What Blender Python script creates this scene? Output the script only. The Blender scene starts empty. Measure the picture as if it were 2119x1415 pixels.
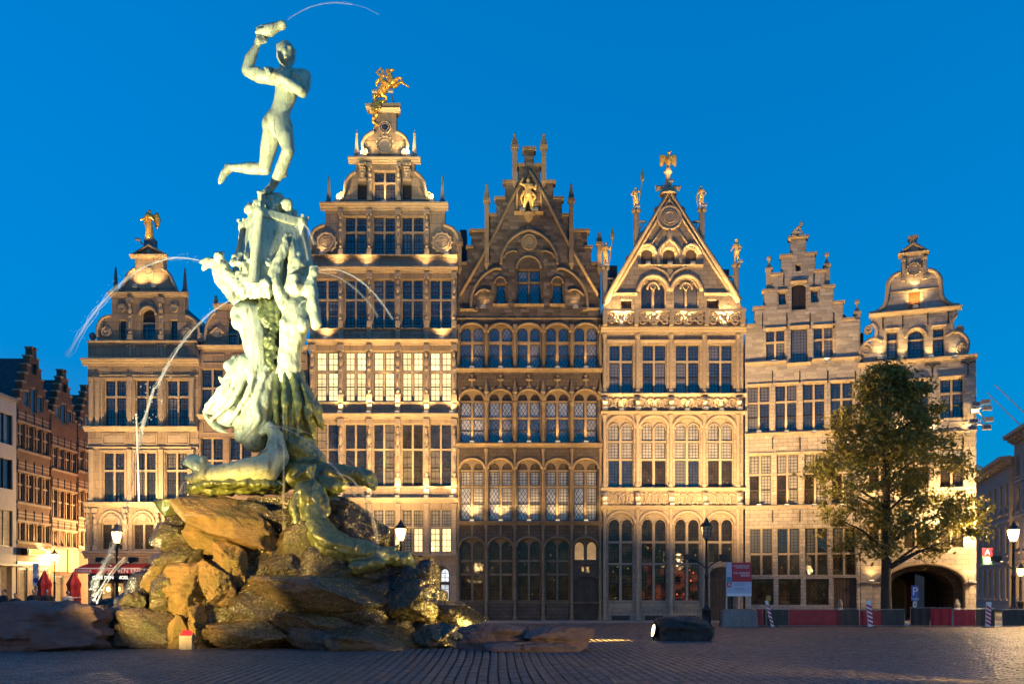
import bpy, math, random
import numpy as np
from mathutils import Vector, Matrix, noise
from mathutils.geometry import tessellate_polygon
R = math.radians
rnd = random.Random(7)
sc = bpy.context.scene
COL = sc.collection

# ------------------------------------------------------------ camera, sky, exposure
F, CX, HY, CH = 1800.0, 1059.5, 1222.0, 1.65      # focal length, axis and horizon in photo pixels; eye height in metres
cam = bpy.data.objects.new('camera', bpy.data.cameras.new('camera'))
COL.objects.link(cam); sc.camera = cam
cam.location = (0, 0, CH); cam.rotation_euler = (R(90), 0, 0)
cam.data.sensor_width = 36; cam.data.sensor_fit = 'HORIZONTAL'
cam.data.lens = F / 2119 * 36
cam.data.shift_y = (HY - 707.5) / 2119
cam.data.clip_start = 0.1; cam.data.clip_end = 2000

world = bpy.data.worlds.new('World'); sc.world = world; world.use_nodes = True
wn, wl = world.node_tree.nodes, world.node_tree.links
bg = wn['Background']
sky = wn.new('ShaderNodeTexSky'); sky.sky_type = 'NISHITA'; sky.sun_disc = False
sky.sun_elevation = R(-1.0); sky.sun_rotation = R(110)
sky.air_density = 1.0; sky.dust_density = 0.0; sky.ozone_density = 6.0; sky.altitude = 0
tint = wn.new('ShaderNodeMix'); tint.data_type = 'RGBA'; tint.blend_type = 'MULTIPLY'; tint.inputs[0].default_value = 1
gam = wn.new('ShaderNodeGamma'); gam.inputs[1].default_value = 0.5          # evens out the long dusk gradient
wl.new(sky.outputs[0], gam.inputs[0])
sep = wn.new('ShaderNodeSeparateColor'); com = wn.new('ShaderNodeCombineColor'); wl.new(gam.outputs[0], sep.inputs[0])
red = wn.new('ShaderNodeMath'); red.operation = 'MULTIPLY_ADD'; red.inputs[1].default_value = -0.72; wl.new(sep.outputs[1], red.inputs[0]); wl.new(sep.outputs[0], red.inputs[2])
pos = wn.new('ShaderNodeMath'); pos.operation = 'MAXIMUM'; pos.inputs[1].default_value = 0.0; wl.new(red.outputs[0], pos.inputs[0])   # deep blue above, afterglow at the horizon
for a, b in ((pos.outputs[0], 0), (sep.outputs[1], 1), (sep.outputs[2], 2)): wl.new(a, com.inputs[b])
wl.new(com.outputs[0], tint.inputs[6]); tint.inputs[7].default_value = (0.9, 1.10, 1.30, 1)
wl.new(tint.outputs[2], bg.inputs[0])
bg.inputs[1].default_value = 1.0

sc.view_settings.view_transform = 'Standard'; sc.view_settings.look = 'None'
sc.view_settings.exposure = 0; sc.view_settings.gamma = 1; sc.view_settings.use_curve_mapping = False
sc.cycles.use_denoising = True
sc.cycles.max_bounces = 5; sc.cycles.diffuse_bounces = 2; sc.cycles.glossy_bounces = 3
sc.cycles.transparent_max_bounces = 12
sc.cycles.sample_clamp_indirect = 4.0
sc.cycles.use_light_tree = True
sc.render.film_transparent = False

def W(px, py, Y):
    """point at depth Y (metres from the camera plane) seen at photo pixel px, py"""
    return Vector(((px - CX) / F * Y, Y, CH + (HY - py) / F * Y))
def ground_Y(py): return F * CH / (py - HY)

# ------------------------------------------------------------ materials
MATS = {}
class NT:
    def __init__(s, name):
        s.m = bpy.data.materials.new(name); s.m.use_nodes = True
        s.t = s.m.node_tree; s.n = s.t.nodes; s.l = s.t.links
        s.p = s.n['Principled BSDF']; s.out = s.n['Material Output']
        MATS[name] = s.m
    def new(s, t, **kw):
        nd = s.n.new(t)
        for k, v in kw.items():
            if k.startswith('i_'): nd.inputs[k[2:].replace('_', ' ')].default_value = v
            else: setattr(nd, k, v)
        return nd
    def link(s, a, b): s.l.new(a, b)
    def mix(s, fac, a, b, blend='MIX'):
        nd = s.n.new('ShaderNodeMix'); nd.data_type = 'RGBA'; nd.blend_type = blend
        for i, x in ((0, fac), (6, a), (7, b)):
            if hasattr(x, 'is_linked') or hasattr(x, 'links'): s.l.new(x, nd.inputs[i])
            elif i == 0: nd.inputs[0].default_value = x
            else: nd.inputs[i].default_value = (*x[:3], 1)
        return nd.outputs[2]
    def math(s, op, a, b=0.0, c=None):
        nd = s.n.new('ShaderNodeMath'); nd.operation = op
        for i, x in ((0, a), (1, b)) + (((2, c),) if c is not None else ()):
            if hasattr(x, 'links'): s.l.new(x, nd.inputs[i])
            else: nd.inputs[i].default_value = x
        return nd.outputs[0]
    def obj(s, scale=(1, 1, 1), swap=False):
        tc = s.n.new('ShaderNodeTexCoord'); o = tc.outputs['Object']
        if swap:
            sp = s.n.new('ShaderNodeSeparateXYZ'); cb = s.n.new('ShaderNodeCombineXYZ')
            s.l.new(o, sp.inputs[0]); s.l.new(sp.outputs[0], cb.inputs[0]); s.l.new(sp.outputs[2], cb.inputs[1]); s.l.new(sp.outputs[1], cb.inputs[2])
            o = cb.outputs[0]
        mp = s.n.new('ShaderNodeMapping'); mp.inputs['Scale'].default_value = scale
        s.l.new(o, mp.inputs[0]); return mp.outputs[0]
    def noise(s, vec, scale, detail=5, rough=.6):
        nd = s.n.new('ShaderNodeTexNoise'); nd.inputs['Scale'].default_value = scale
        nd.inputs['Detail'].default_value = detail; nd.inputs['Roughness'].default_value = rough
        s.l.new(vec, nd.inputs['Vector']); return nd.outputs[0]
    def ramp(s, fac, a, b, ca=(0, 0, 0), cb=(1, 1, 1)):
        nd = s.n.new('ShaderNodeValToRGB'); e = nd.color_ramp.elements
        e[0].position, e[1].position = a, b; e[0].color = (*ca, 1); e[1].color = (*cb, 1)
        s.l.new(fac, nd.inputs[0]); return nd.outputs[0]
    def bump(s, h, strength=.5, dist=.02, normal=None):
        nd = s.n.new('ShaderNodeBump'); nd.inputs['Strength'].default_value = strength; nd.inputs['Distance'].default_value = dist
        s.l.new(h, nd.inputs['Height'])
        if normal: s.l.new(normal, nd.inputs['Normal'])
        return nd.outputs[0]
    def base(s, c):
        if hasattr(c, 'links'): s.l.new(c, s.p.inputs['Base Color'])
        else: s.p.inputs['Base Color'].default_value = (*c, 1)

def stone(name, c1, c2, dirt=(.06, .05, .045), dirt_amt=.5, joints=None, rough=.85, rand=.25, bump=.4):
    """weathered masonry: two tones, vertical soot streaks, optional ashlar joints (block length, course height)"""
    t = NT(name); v = t.obj(); q = (1, .97, .92) if name in ('stone_fox', 'block_pale', 'stone_arch') else (.95, .86, .76); c1 = tuple(a * b for a, b in zip(c1, q)); c2 = tuple(a * b for a, b in zip(c2, q))
    n1 = t.noise(v, .9, 6, .65); n2 = t.noise(v, 9, 4, .6)
    c = t.mix(t.ramp(n1, .35, .68), c1, c2)
    st = t.noise(t.obj((2.6, 2.6, .22)), 1.0, 6, .7)
    c = t.mix(t.math('MULTIPLY', t.ramp(st, .5, .78), dirt_amt), c, dirt)
    c = t.mix(t.math('MULTIPLY', t.ramp(n2, .3, .75), .35), c, dirt, 'MIX')
    oi = t.new('ShaderNodeObjectInfo'); gi = t.new('ShaderNodeNewGeometry')
    r = t.math('FRACT', t.math('ADD', oi.outputs['Random'], gi.outputs['Random Per Island']))
    c = t.mix(1.0, c, t.ramp(r, 0, 1, (1 - rand,) * 3, (1 + rand * .4,) * 3), 'MULTIPLY')
    h = n2
    if joints:
        b = t.new('ShaderNodeTexBrick'); t.link(t.obj(swap=True), b.inputs['Vector'])
        b.inputs['Scale'].default_value = 1; b.inputs['Brick Width'].default_value = joints[0]; b.inputs['Row Height'].default_value = joints[1]
        b.inputs['Mortar Size'].default_value = .012; b.inputs['Color1'].default_value = (.78, .78, .78, 1); b.inputs['Color2'].default_value = (1.1, 1.08, 1.04, 1)
        b.inputs['Mortar'].default_value = (.45, .42, .4, 1)
        c = t.mix(1.0, c, b.outputs[0], 'MULTIPLY')
        h = t.math('SUBTRACT', n2, b.outputs[1])
    t.base(c); t.p.inputs['Roughness'].default_value = rough
    t.link(t.bump(h, bump, .02), t.p.inputs['Normal'])
    return t.m

def plain(name, c, rough=.6, metal=0.0, var=.25, scale=6, emit=None, estr=0, bump=.15, spec=.5):
    t = NT(name); v = t.obj(); n = t.noise(v, scale, 5)
    t.base(t.mix(t.ramp(n, .3, .7), tuple(x * (1 - var) for x in c), tuple(min(1, x * (1 + var)) for x in c)))
    t.p.inputs['Roughness'].default_value = rough; t.p.inputs['Metallic'].default_value = metal
    t.p.inputs['Specular IOR Level'].default_value = spec
    if emit: t.p.inputs['Emission Color'].default_value = (*emit, 1); t.p.inputs['Emission Strength'].default_value = estr
    if bump: t.link(t.bump(n, bump, .02), t.p.inputs['Normal'])
    return t.m

def glass(name, lead=None, tintc=(.02, .019, .019), ior=1.72, warm=0.0, warmc=(1, .55, .18), curtain=0.0, sheet=None):
    """window glass over a dark room; lead = (kind, pitch); warm = share of lamps seen inside; curtain = pale blinds"""
    t = NT(name); v = t.obj(); p = t.p
    oi = t.new('ShaderNodeObjectInfo')
    n = t.noise(v, 2.2, 3)
    c = t.mix(t.ramp(n, .35, .7), tintc, tuple(x * 2.2 for x in tintc))
    if curtain:
        k = t.math('LESS_THAN', oi.outputs['Random'], curtain)
        c = t.mix(k, c, (.13, .115, .095))
    if sheet: c = t.mix(t.ramp(n, .3, .7), sheet, tuple(x * .6 for x in sheet))
    p.inputs['IOR'].default_value = ior; p.inputs['Roughness'].default_value = .05
    h = t.noise(v, 1.3, 2)
    if lead:
        kind, pitch = lead
        sp = t.new('ShaderNodeSeparateXYZ'); t.link(v, sp.inputs[0])
        a, b = sp.outputs[0], sp.outputs[2]
        if kind == 'diamond':
            a2 = t.math('ADD', a, t.math('MULTIPLY', b, .62)); b2 = t.math('SUBTRACT', a, t.math('MULTIPLY', b, .62)); a, b = a2, b2
        la = t.math('LESS_THAN', t.math('FRACT', t.math('DIVIDE', a, pitch)), .13)
        lb = t.math('LESS_THAN', t.math('FRACT', t.math('DIVIDE', b, pitch)), .13)
        L = t.math('MAXIMUM', la, lb)
        c = t.mix(L, c, (.012, .011, .01))
        t.link(t.math('ADD', t.math('MULTIPLY', L, .5), .05), p.inputs['Roughness'])
        t.link(t.math('MULTIPLY', t.math('SUBTRACT', 1.0, L), 1.0), p.inputs['Specular IOR Level'])
    t.base(c)
    t.link(t.bump(h, .16, .05), p.inputs['Normal'])
    if warm:
        vo = t.new('ShaderNodeTexVoronoi'); vo.inputs['Scale'].default_value = 3.4; t.link(v, vo.inputs['Vector'])
        d = t.ramp(vo.outputs['Distance'], .02, .2, (1, 1, 1), (0, 0, 0))
        sel = t.noise(v, .9, 3)
        e = t.math('MULTIPLY', d, t.ramp(sel, .5, .62))
        e = t.math('ADD', t.math('MULTIPLY', e, warm), t.math('MULTIPLY', t.ramp(n, .45, .7), warm * .04))
        p.inputs['Emission Color'].default_value = (*warmc, 1); t.link(e, p.inputs['Emission Strength'])
    return t.m

def lit(name, c, strength, var=.5):
    """a window with the lamps on inside: bands of ceiling light, darker furniture below"""
    t = NT(name); v = t.obj(); oi = t.new('ShaderNodeObjectInfo')
    n = t.noise(t.obj((1.2, 1, 3.0)), 1.1, 3); k = t.math('MULTIPLY', oi.outputs['Random'], .5)
    e = t.math('ADD', t.math('MULTIPLY', t.ramp(n, .3, .7), var), 1 - var)
    e = t.math('MULTIPLY', e, t.math('ADD', k, .75))
    t.base((.1, .08, .06)); t.p.inputs['Roughness'].default_value = .1
    t.p.inputs['Emission Color'].default_value = (*c, 1)
    t.link(t.math('MULTIPLY', e, strength), t.p.inputs['Emission Strength'])
    return t.m

stone('stone_angel', (.43, .36, .29), (.33, .28, .24), joints=(.9, .45), dirt_amt=.6, rand=.08)
stone('stone_rear', (.42, .32, .26), (.33, .26, .22), joints=(.8, .4), dirt_amt=.5, rand=.08)
stone('stone_tall', (.44, .37, .30), (.35, .30, .26), joints=(1.1, .5), dirt_amt=.6, rand=.08)
stone('stone_dark', (.14, .11, .09), (.085, .068, .06), joints=(.36, .19), dirt_amt=.65, rand=.1)
stone('block_dark', (.19, .16, .145), (.10, .085, .08), dirt_amt=.4, rand=.62)
stone('trim_dark', (.33, .26, .17), (.20, .155, .11), dirt_amt=.5, rand=.15)
stone('stone_eagle', (.48, .42, .36), (.40, .35, .31), joints=(.5, .26), dirt_amt=.45, rand=.06)
stone('trim_pale', (.50, .43, .35), (.40, .345, .29), dirt_amt=.25, rand=.1)
stone('stone_fox', (.52, .46, .41), (.43, .38, .35), joints=(.5, .2), dirt_amt=.55, rand=.06)
stone('block_pale', (.54, .48, .43), (.42, .37, .34), dirt_amt=.25, rand=.28)
stone('stone_arch', (.54, .48, .41), (.46, .40, .35), joints=(.6, .25), dirt_amt=.4, rand=.06)
stone('brick_red', (.27, .145, .085), (.19, .10, .065), joints=(.22, .075), dirt_amt=.4, rand=.12)
stone('band_pale', (.42, .33, .25), (.32, .26, .2), dirt_amt=.4, rand=.15)
stone('plaster_white', (.55, .50, .46), (.48, .44, .41), dirt_amt=.2, rand=.05)
stone('stone_street', (.36, .32, .30), (.30, .27, .26), dirt_amt=.3, rand=.08)
stone('concrete', (.34, .33, .33), (.26, .25, .26), dirt_amt=.5, rand=.05)
plain('slate', (.035, .037, .045), .55, var=.4, scale=3)
plain('roof_tile', (.16, .07, .045), .7, var=.4, scale=4)
plain('wood_dark', (.03, .02, .014), .5, var=.4)
plain('wood_sash', (.022, .016, .013), .45, var=.3)
plain('wood_door', (.055, .032, .02), .5, var=.5, scale=3)
plain('wood_orange', (.22, .085, .03), .55, var=.3)
plain('iron', (.018, .018, .02), .45, metal=.2, var=.3)
plain('lead_grey', (.10, .11, .13), .5, var=.3)
plain('galvanised', (.35, .35, .36), .4, metal=.6, var=.2)
plain('gold', (.82, .42, .09), .34, metal=.75, var=.35, scale=9, bump=.35)
plain('gilt_stone', (.62, .40, .13), .45, metal=.35, var=.4, scale=9, bump=.35)
plain('red_cloth', (.42, .018, .015), .75, var=.2)
plain('red_paint', (.40, .008, .025), .4, var=.25, scale=3)
plain('black_paint', (.02, .022, .026), .4, var=.4, scale=3)
plain('white_paint', (.78, .78, .78), .5, var=.05)
plain('blue_sign', (.01, .10, .42), .4, var=.1)
plain('teal_sign', (.0, .28, .38), .45, var=.1)
plain('red_sign', (.50, .012, .05), .45, var=.1)
plain('pale_sign', (.50, .52, .66), .45, var=.06)
plain('green_sign', (.05, .24, .10), .45, var=.1)
plain('blue_sheet', (.01, .12, .40), .4, var=.3)
plain('board_yellow', (.62, .30, .06), .6, var=.12)
plain('skin', (.45, .27, .19), .6, var=.1)
plain('coat_dark', (.018, .018, .022), .8, var=.3)
plain('coat_pale', (.55, .45, .38), .8, var=.15)
plain('hair_dark', (.03, .02, .014), .7, var=.3)
def lantern_mat():
    t = NT('lantern_glass'); tr = t.new('ShaderNodeBsdfTransparent'); em = t.new('ShaderNodeEmission'); em.inputs[0].default_value = (1, .58, .19, 1); em.inputs[1].default_value = 13
    mx = t.new('ShaderNodeMixShader'); mx.inputs[0].default_value = .35; t.link(tr.outputs[0], mx.inputs[1]); t.link(em.outputs[0], mx.inputs[2]); t.link(mx.outputs[0], t.out.inputs[0])
lantern_mat()
plain('lens_glow', (.9, .7, .4), .3, emit=(1, .72, .32), estr=6, bump=0)
plain('neon', (.8, .8, .1), .3, emit=(.95, .9, .05), estr=5, bump=0)
plain('letter_glow', (.9, .9, .8), .3, emit=(1, .93, .75), estr=2.2, bump=0)
plain('xmas_glow', (.9, .2, .1), .3, emit=(1, .12, .04), estr=1.6, bump=0)
glass('glass_sky', ('rect', .17), curtain=.3); glass('glass_plain', None, curtain=.25)
glass('glass_diamond', ('diamond', .2), ior=1.8, curtain=.2)
glass('glass_pale', ('diamond', .2), sheet=(.30, .30, .33), ior=1.8)
glass('glass_warm', ('rect', .17), warm=.5, ior=1.35, tintc=(.02, .015, .012))
glass('glass_dim', ('diamond', .2), warm=.25, ior=1.35, tintc=(.03, .023, .016))
glass('glass_blind', ('rect', .17), sheet=(.36, .33, .29), ior=1.6)
glass('glass_red', ('rect', .17), warm=3.0, warmc=(1, .16, .05), ior=1.4)
lit('lit_yellow', (1, .74, .34), 1.9, .4); lit('lit_dim', (1, .55, .2), .4)
lit('lit_white', (.86, .93, 1), 1.25); lit('lit_bar', (1, .55, .18), .9, .8)

def bronze(name, c1, c2, c3, rough, wet=0.0):
    t = NT(name); v = t.obj(); n = t.noise(v, 1.1, 6, .65); n2 = t.noise(t.obj((3, 3, .5)), 1.6, 6, .7); n3 = t.noise(v, 14, 4)
    c = t.mix(t.ramp(n, .38, .66), c1, c2)
    c = t.mix(t.math('MULTIPLY', t.ramp(n2, .5, .66), .8), c, c3); c = t.mix(t.math('MULTIPLY', t.ramp(n3, .5, .8), .4), c, c3)
    t.base(c); t.p.inputs['Roughness'].default_value = rough; t.p.inputs['Metallic'].default_value = .1
    if wet: t.p.inputs['Coat Weight'].default_value = wet; t.p.inputs['Coat Roughness'].default_value = .12
    b = t.bump(t.math('ADD', n3, t.math('MULTIPLY', n2, 2.0)), .35, .05)
    t.link(b, t.p.inputs['Normal'])
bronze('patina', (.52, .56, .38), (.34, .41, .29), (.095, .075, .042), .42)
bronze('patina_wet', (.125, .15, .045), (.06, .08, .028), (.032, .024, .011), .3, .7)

def rock(name, c1, c2, moss, mossamt, rough, strata=6.0):
    t = NT(name); v = t.obj(); n = t.noise(v, 1.3, 8, .7); n2 = t.noise(t.obj((1, 1, strata)), 1.4, 7, .7); n3 = t.noise(v, 11, 6, .7)
    c = t.mix(t.ramp(n, .35, .68), c1, c2)
    c = t.mix(t.math('MULTIPLY', t.ramp(n2, .5, .7), .55), c, tuple(x * .3 for x in c1))
    c = t.mix(t.math('MULTIPLY', t.ramp(t.noise(v, .8, 7, .7), .45, .62), mossamt), c, moss)
    t.base(c)
    t.link(t.ramp(n3, .35, .7, (rough,) * 3, (min(1, rough + .3),) * 3), t.p.inputs['Roughness'])
    h = t.math('ADD', t.math('MULTIPLY', n2, 1.2), t.math('MULTIPLY', n3, .8))
    t.link(t.bump(h, .85, .12), t.p.inputs['Normal'])
    if rough < .3: t.p.inputs['Coat Weight'].default_value = .6; t.p.inputs['Coat Roughness'].default_value = .12; t.link(t.bump(n3, .6, .05), t.p.inputs['Coat Normal'])
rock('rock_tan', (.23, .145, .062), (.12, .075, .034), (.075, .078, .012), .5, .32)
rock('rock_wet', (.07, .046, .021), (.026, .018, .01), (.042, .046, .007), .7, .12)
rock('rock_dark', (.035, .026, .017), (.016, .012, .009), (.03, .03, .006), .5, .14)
rock('rock_red', (.21, .135, .125), (.14, .09, .085), (.10, .08, .07), .3, .65)
rock('rock_black', (.05, .045, .045), (.028, .026, .027), (.05, .05, .03), .3, .5)

def water(name, alpha, c=(.8, .8, .8)):
    t = NT(name); tr = t.new('ShaderNodeBsdfTransparent'); df = t.new('ShaderNodeBsdfDiffuse'); tl = t.new('ShaderNodeBsdfTranslucent')
    df.inputs[0].default_value = (*c, 1); tl.inputs[0].default_value = (*c, 1)
    a = t.new('ShaderNodeMixShader'); a.inputs[0].default_value = .5; t.link(df.outputs[0], a.inputs[1]); t.link(tl.outputs[0], a.inputs[2])
    b = t.new('ShaderNodeMixShader'); b.inputs[0].default_value = alpha; t.link(tr.outputs[0], b.inputs[1]); t.link(a.outputs[0], b.inputs[2])
    t.link(b.outputs[0], t.out.inputs[0]); return t.m
water('water_jet', .2); water('water_thin', .1)

def leaf_mat():
    t = NT('leaf'); gi = t.new('ShaderNodeNewGeometry'); n = t.noise(t.obj(), .7, 3)
    c = t.mix(gi.outputs['Random Per Island'], (.10, .115, .02), (.25, .23, .04))
    c = t.mix(t.ramp(n, .4, .7), c, (.22, .17, .025))
    t.base(c); t.p.inputs['Roughness'].default_value = .55
    tl = t.new('ShaderNodeBsdfTranslucent'); t.link(c, tl.inputs[0])
    mx = t.new('ShaderNodeMixShader'); mx.inputs[0].default_value = .3
    t.link(t.p.outputs[0], mx.inputs[1]); t.link(tl.outputs[0], mx.inputs[2]); t.link(mx.outputs[0], t.out.inputs[0])
leaf_mat()
plain('bark', (.05, .04, .03), .9, var=.5, scale=12, bump=.6)

def sett_mat(name, rough):
    t = NT(name); v = t.obj(); n = t.noise(v, .25, 5); n2 = t.noise(v, 14, 4)
    gi = t.new('ShaderNodeNewGeometry'); oi = t.new('ShaderNodeObjectInfo')
    r = t.math('FRACT', t.math('ADD', oi.outputs['Random'], gi.outputs['Random Per Island']))
    c = t.mix(r, (.062, .05, .052), (.15, .12, .118))
    c = t.mix(t.math('MULTIPLY', t.ramp(n, .4, .7), .5), c, (.05, .04, .043))
    t.base(c); t.link(t.ramp(n2, .3, .7, (rough,) * 3, (rough + .25,) * 3), t.p.inputs['Roughness'])
    t.link(t.bump(n2, .4, .02), t.p.inputs['Normal'])
sett_mat('sett', .36)
def joint_mat():
    t = NT('joint'); v = t.obj(); n = t.noise(v, 5, 5); n2 = t.noise(v, .5, 4)
    c = t.mix(t.ramp(n, .4, .6), (.012, .010, .009), (.022, .018, .015))
    c = t.mix(t.math('MULTIPLY', t.ramp(n2, .45, .6), .7), c, (.014, .022, .006))
    t.base(c); t.p.inputs['Roughness'].default_value = .8; t.link(t.bump(n, .5, .02), t.p.inputs['Normal'])
joint_mat()
M = MATS

# ------------------------------------------------------------ object helpers
def link(name, mesh, parent=None, kind=None, label=None):
    o = bpy.data.objects.new(name, mesh); COL.objects.link(o)
    if parent: o.parent = parent
    if kind: o['kind'] = kind
    if label: o['label'] = label
    return o
def tag(o, label, cat, group=None):
    o['label'] = label; o['category'] = cat
    if group: o['group'] = group
    return o
def thing(name, label, cat, loc=(0, 0, 0), rotz=0, group=None):
    o = bpy.data.objects.new(name, None); COL.objects.link(o)
    o.empty_display_size = .2; o.location = loc; o.rotation_euler = (0, 0, rotz)
    return tag(o, label, cat, group)
def copy_tree(o, parent=None, **kw):
    c = o.copy(); COL.objects.link(c)
    if parent: c.parent = parent
    for ch in o.children: copy_tree(ch, c)
    return c

class MB:
    def __init__(s): s.v = []; s.f = []; s.fm = []; s.mi = 0
    def add(s, vs, fs):
        b = len(s.v); s.v.extend(vs); s.f.extend([tuple(i + b for i in f) for f in fs]); s.fm.extend([s.mi] * len(fs)); return s
    def box(s, x0, x1, y0, y1, z0, z1):
        return s.add([(x0, y0, z0), (x1, y0, z0), (x1, y1, z0), (x0, y1, z0), (x0, y0, z1), (x1, y0, z1), (x1, y1, z1), (x0, y1, z1)],
                     [(0, 1, 5, 4), (1, 2, 6, 5), (2, 3, 7, 6), (3, 0, 4, 7), (4, 5, 6, 7), (3, 2, 1, 0)])
    def taper(s, cx, cy, z0, z1, a0, b0, a1, b1):
        return s.add([(cx - a0, cy - b0, z0), (cx + a0, cy - b0, z0), (cx + a0, cy + b0, z0), (cx - a0, cy + b0, z0),
                      (cx - a1, cy - b1, z1), (cx + a1, cy - b1, z1), (cx + a1, cy + b1, z1), (cx - a1, cy + b1, z1)],
                     [(0, 1, 5, 4), (1, 2, 6, 5), (2, 3, 7, 6), (3, 0, 4, 7), (4, 5, 6, 7), (3, 2, 1, 0)])
    def slab(s, outer, holes=(), y0=0.0, y1=.1):
        """polygon in (x, z) with holes, front at y0 (towards the viewer), back at y1"""
        loops = [list(outer)] + [list(h) for h in holes]
        for i, lp in enumerate(loops):
            a = sum(p[0] * q[1] - q[0] * p[1] for p, q in zip(lp, lp[1:] + lp[:1]))
            if (a < 0) == (i == 0): lp.reverse()
        tris = tessellate_polygon([[Vector((p[0], p[1], 0)) for p in lp] for lp in loops])
        flat = [p for lp in loops for p in lp]; n = len(flat)
        vs = [(p[0], y0, p[1]) for p in flat] + [(p[0], y1, p[1]) for p in flat]
        fs = []
        for t in tris:
            a, b, c = (flat[i] for i in t)
            cr = (b[0] - a[0]) * (c[1] - a[1]) - (b[1] - a[1]) * (c[0] - a[0])
            t = tuple(t) if cr > 0 else tuple(reversed(t))
            fs.append(t); fs.append(tuple(i + n for i in reversed(t)))
        k = 0
        for lp in loops:
            m = len(lp)
            for i in range(m):
                a, b = k + i, k + (i + 1) % m
                fs.append((b, a, a + n, b + n))
            k += m
        return s.add(vs, fs)
    def prof(s, x0, x1, pr):
        n = len(pr)
        return s.add([(x0, y, z) for y, z in pr] + [(x1, y, z) for y, z in pr],
                     [(i, (i + 1) % n, (i + 1) % n + n, i + n) for i in range(n)] + [tuple(range(n))[::-1], tuple(range(n, 2 * n))])
    def tube(s, pts, r, n=6, closed=False):
        pts = [Vector(p) for p in pts]; m = len(pts); rs = r if isinstance(r, (list, tuple)) else [r] * m
        vs, fs = [], []; up = None
        for i, p in enumerate(pts):
            d = (pts[(i + 1) % m if closed else min(i + 1, m - 1)] - pts[(i - 1) % m if closed else max(i - 1, 0)]).normalized()
            if up is None: up = d.orthogonal().normalized()
            up = (up - d * up.dot(d)).normalized() if (up - d * up.dot(d)).length > 1e-5 else d.orthogonal().normalized()
            sd = d.cross(up)
            for k in range(n):
                a = 2 * math.pi * k / n; q = p + (up * math.cos(a) + sd * math.sin(a)) * rs[i]; vs.append(tuple(q))
        for i in range(m if closed else m - 1):
            j = (i + 1) % m
            for k in range(n): fs.append((i * n + k, i * n + (k + 1) % n, j * n + (k + 1) % n, j * n + k))
        if not closed: fs += [tuple(range(n))[::-1], tuple(range((m - 1) * n, m * n))]
        return s.add(vs, fs)
    def lathe(s, cx, cy, pr, n=10):
        vs = [(cx + r * math.cos(2 * math.pi * k / n), cy + r * math.sin(2 * math.pi * k / n), z) for r, z in pr for k in range(n)]
        m = len(pr)
        fs = [(i * n + k, i * n + (k + 1) % n, (i + 1) * n + (k + 1) % n, (i + 1) * n + k) for i in range(m - 1) for k in range(n)]
        return s.add(vs, fs + [tuple(range(n))[::-1], tuple(range((m - 1) * n, m * n))])
    def ell(s, c, r, n=10, m=6, mat=None):
        vs, fs = [], []
        for i in range(m + 1):
            a = math.pi * i / m
            for k in range(n):
                b = 2 * math.pi * k / n
                p = Vector((r[0] * math.sin(a) * math.cos(b), r[1] * math.sin(a) * math.sin(b), -r[2] * math.cos(a)))
                if mat: p = mat @ p
                vs.append((c[0] + p.x, c[1] + p.y, c[2] + p.z))
        for i in range(m):
            for k in range(n): fs.append((i * n + k, i * n + (k + 1) % n, (i + 1) * n + (k + 1) % n, (i + 1) * n + k))
        return s.add(vs, fs)
    def ring(s, cx, cz, r, t, y, n=20, a0=0, a1=360):
        """moulding: tube bent round in the facade plane"""
        k = max(4, int(n * abs(a1 - a0) / 360)); full = abs(a1 - a0) >= 360
        pts = [(cx + r * math.cos(R(a0 + (a1 - a0) * i / k)), y, cz + r * math.sin(R(a0 + (a1 - a0) * i / k))) for i in range(k if full else k + 1)]
        return s.tube(pts, t, 6, full)
    def build(s, name, mat, parent=None, smooth=False, kind=None, label=None):
        me = bpy.data.meshes.new(name); me.from_pydata(s.v, [], s.f)
        for m in (mat if isinstance(mat, (list, tuple)) else [mat]): me.materials.append(M[m])
        if isinstance(mat, (list, tuple)): me.polygons.foreach_set('material_index', s.fm)
        if smooth: me.polygons.foreach_set('use_smooth', [True] * len(me.polygons))
        me.update()
        return link(name, me, parent, kind, label)

def text_mesh(txt, size, mat, extrude=.01, align='CENTER'):
    cu = bpy.data.curves.new('lettering', 'FONT'); cu.body = txt; cu.size = size; cu.extrude = extrude
    cu.align_x = align; cu.resolution_u = 2
    o = bpy.data.objects.new('lettering', cu); COL.objects.link(o)
    me = bpy.data.meshes.new_from_object(o.evaluated_get(bpy.context.evaluated_depsgraph_get()))
    bpy.data.objects.remove(o); bpy.data.curves.remove(cu)
    me.materials.clear(); me.materials.append(M[mat]); me.name = 'lettering'
    return me
def lettering(txt, size, mat, parent, x, y, z, align='CENTER', rx=90, rz=0):
    o = link('lettering', text_mesh(txt, size, mat, .006, align), parent)
    o.location = (x, y, z); o.rotation_euler = (R(rx), 0, R(rz)); return o

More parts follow.
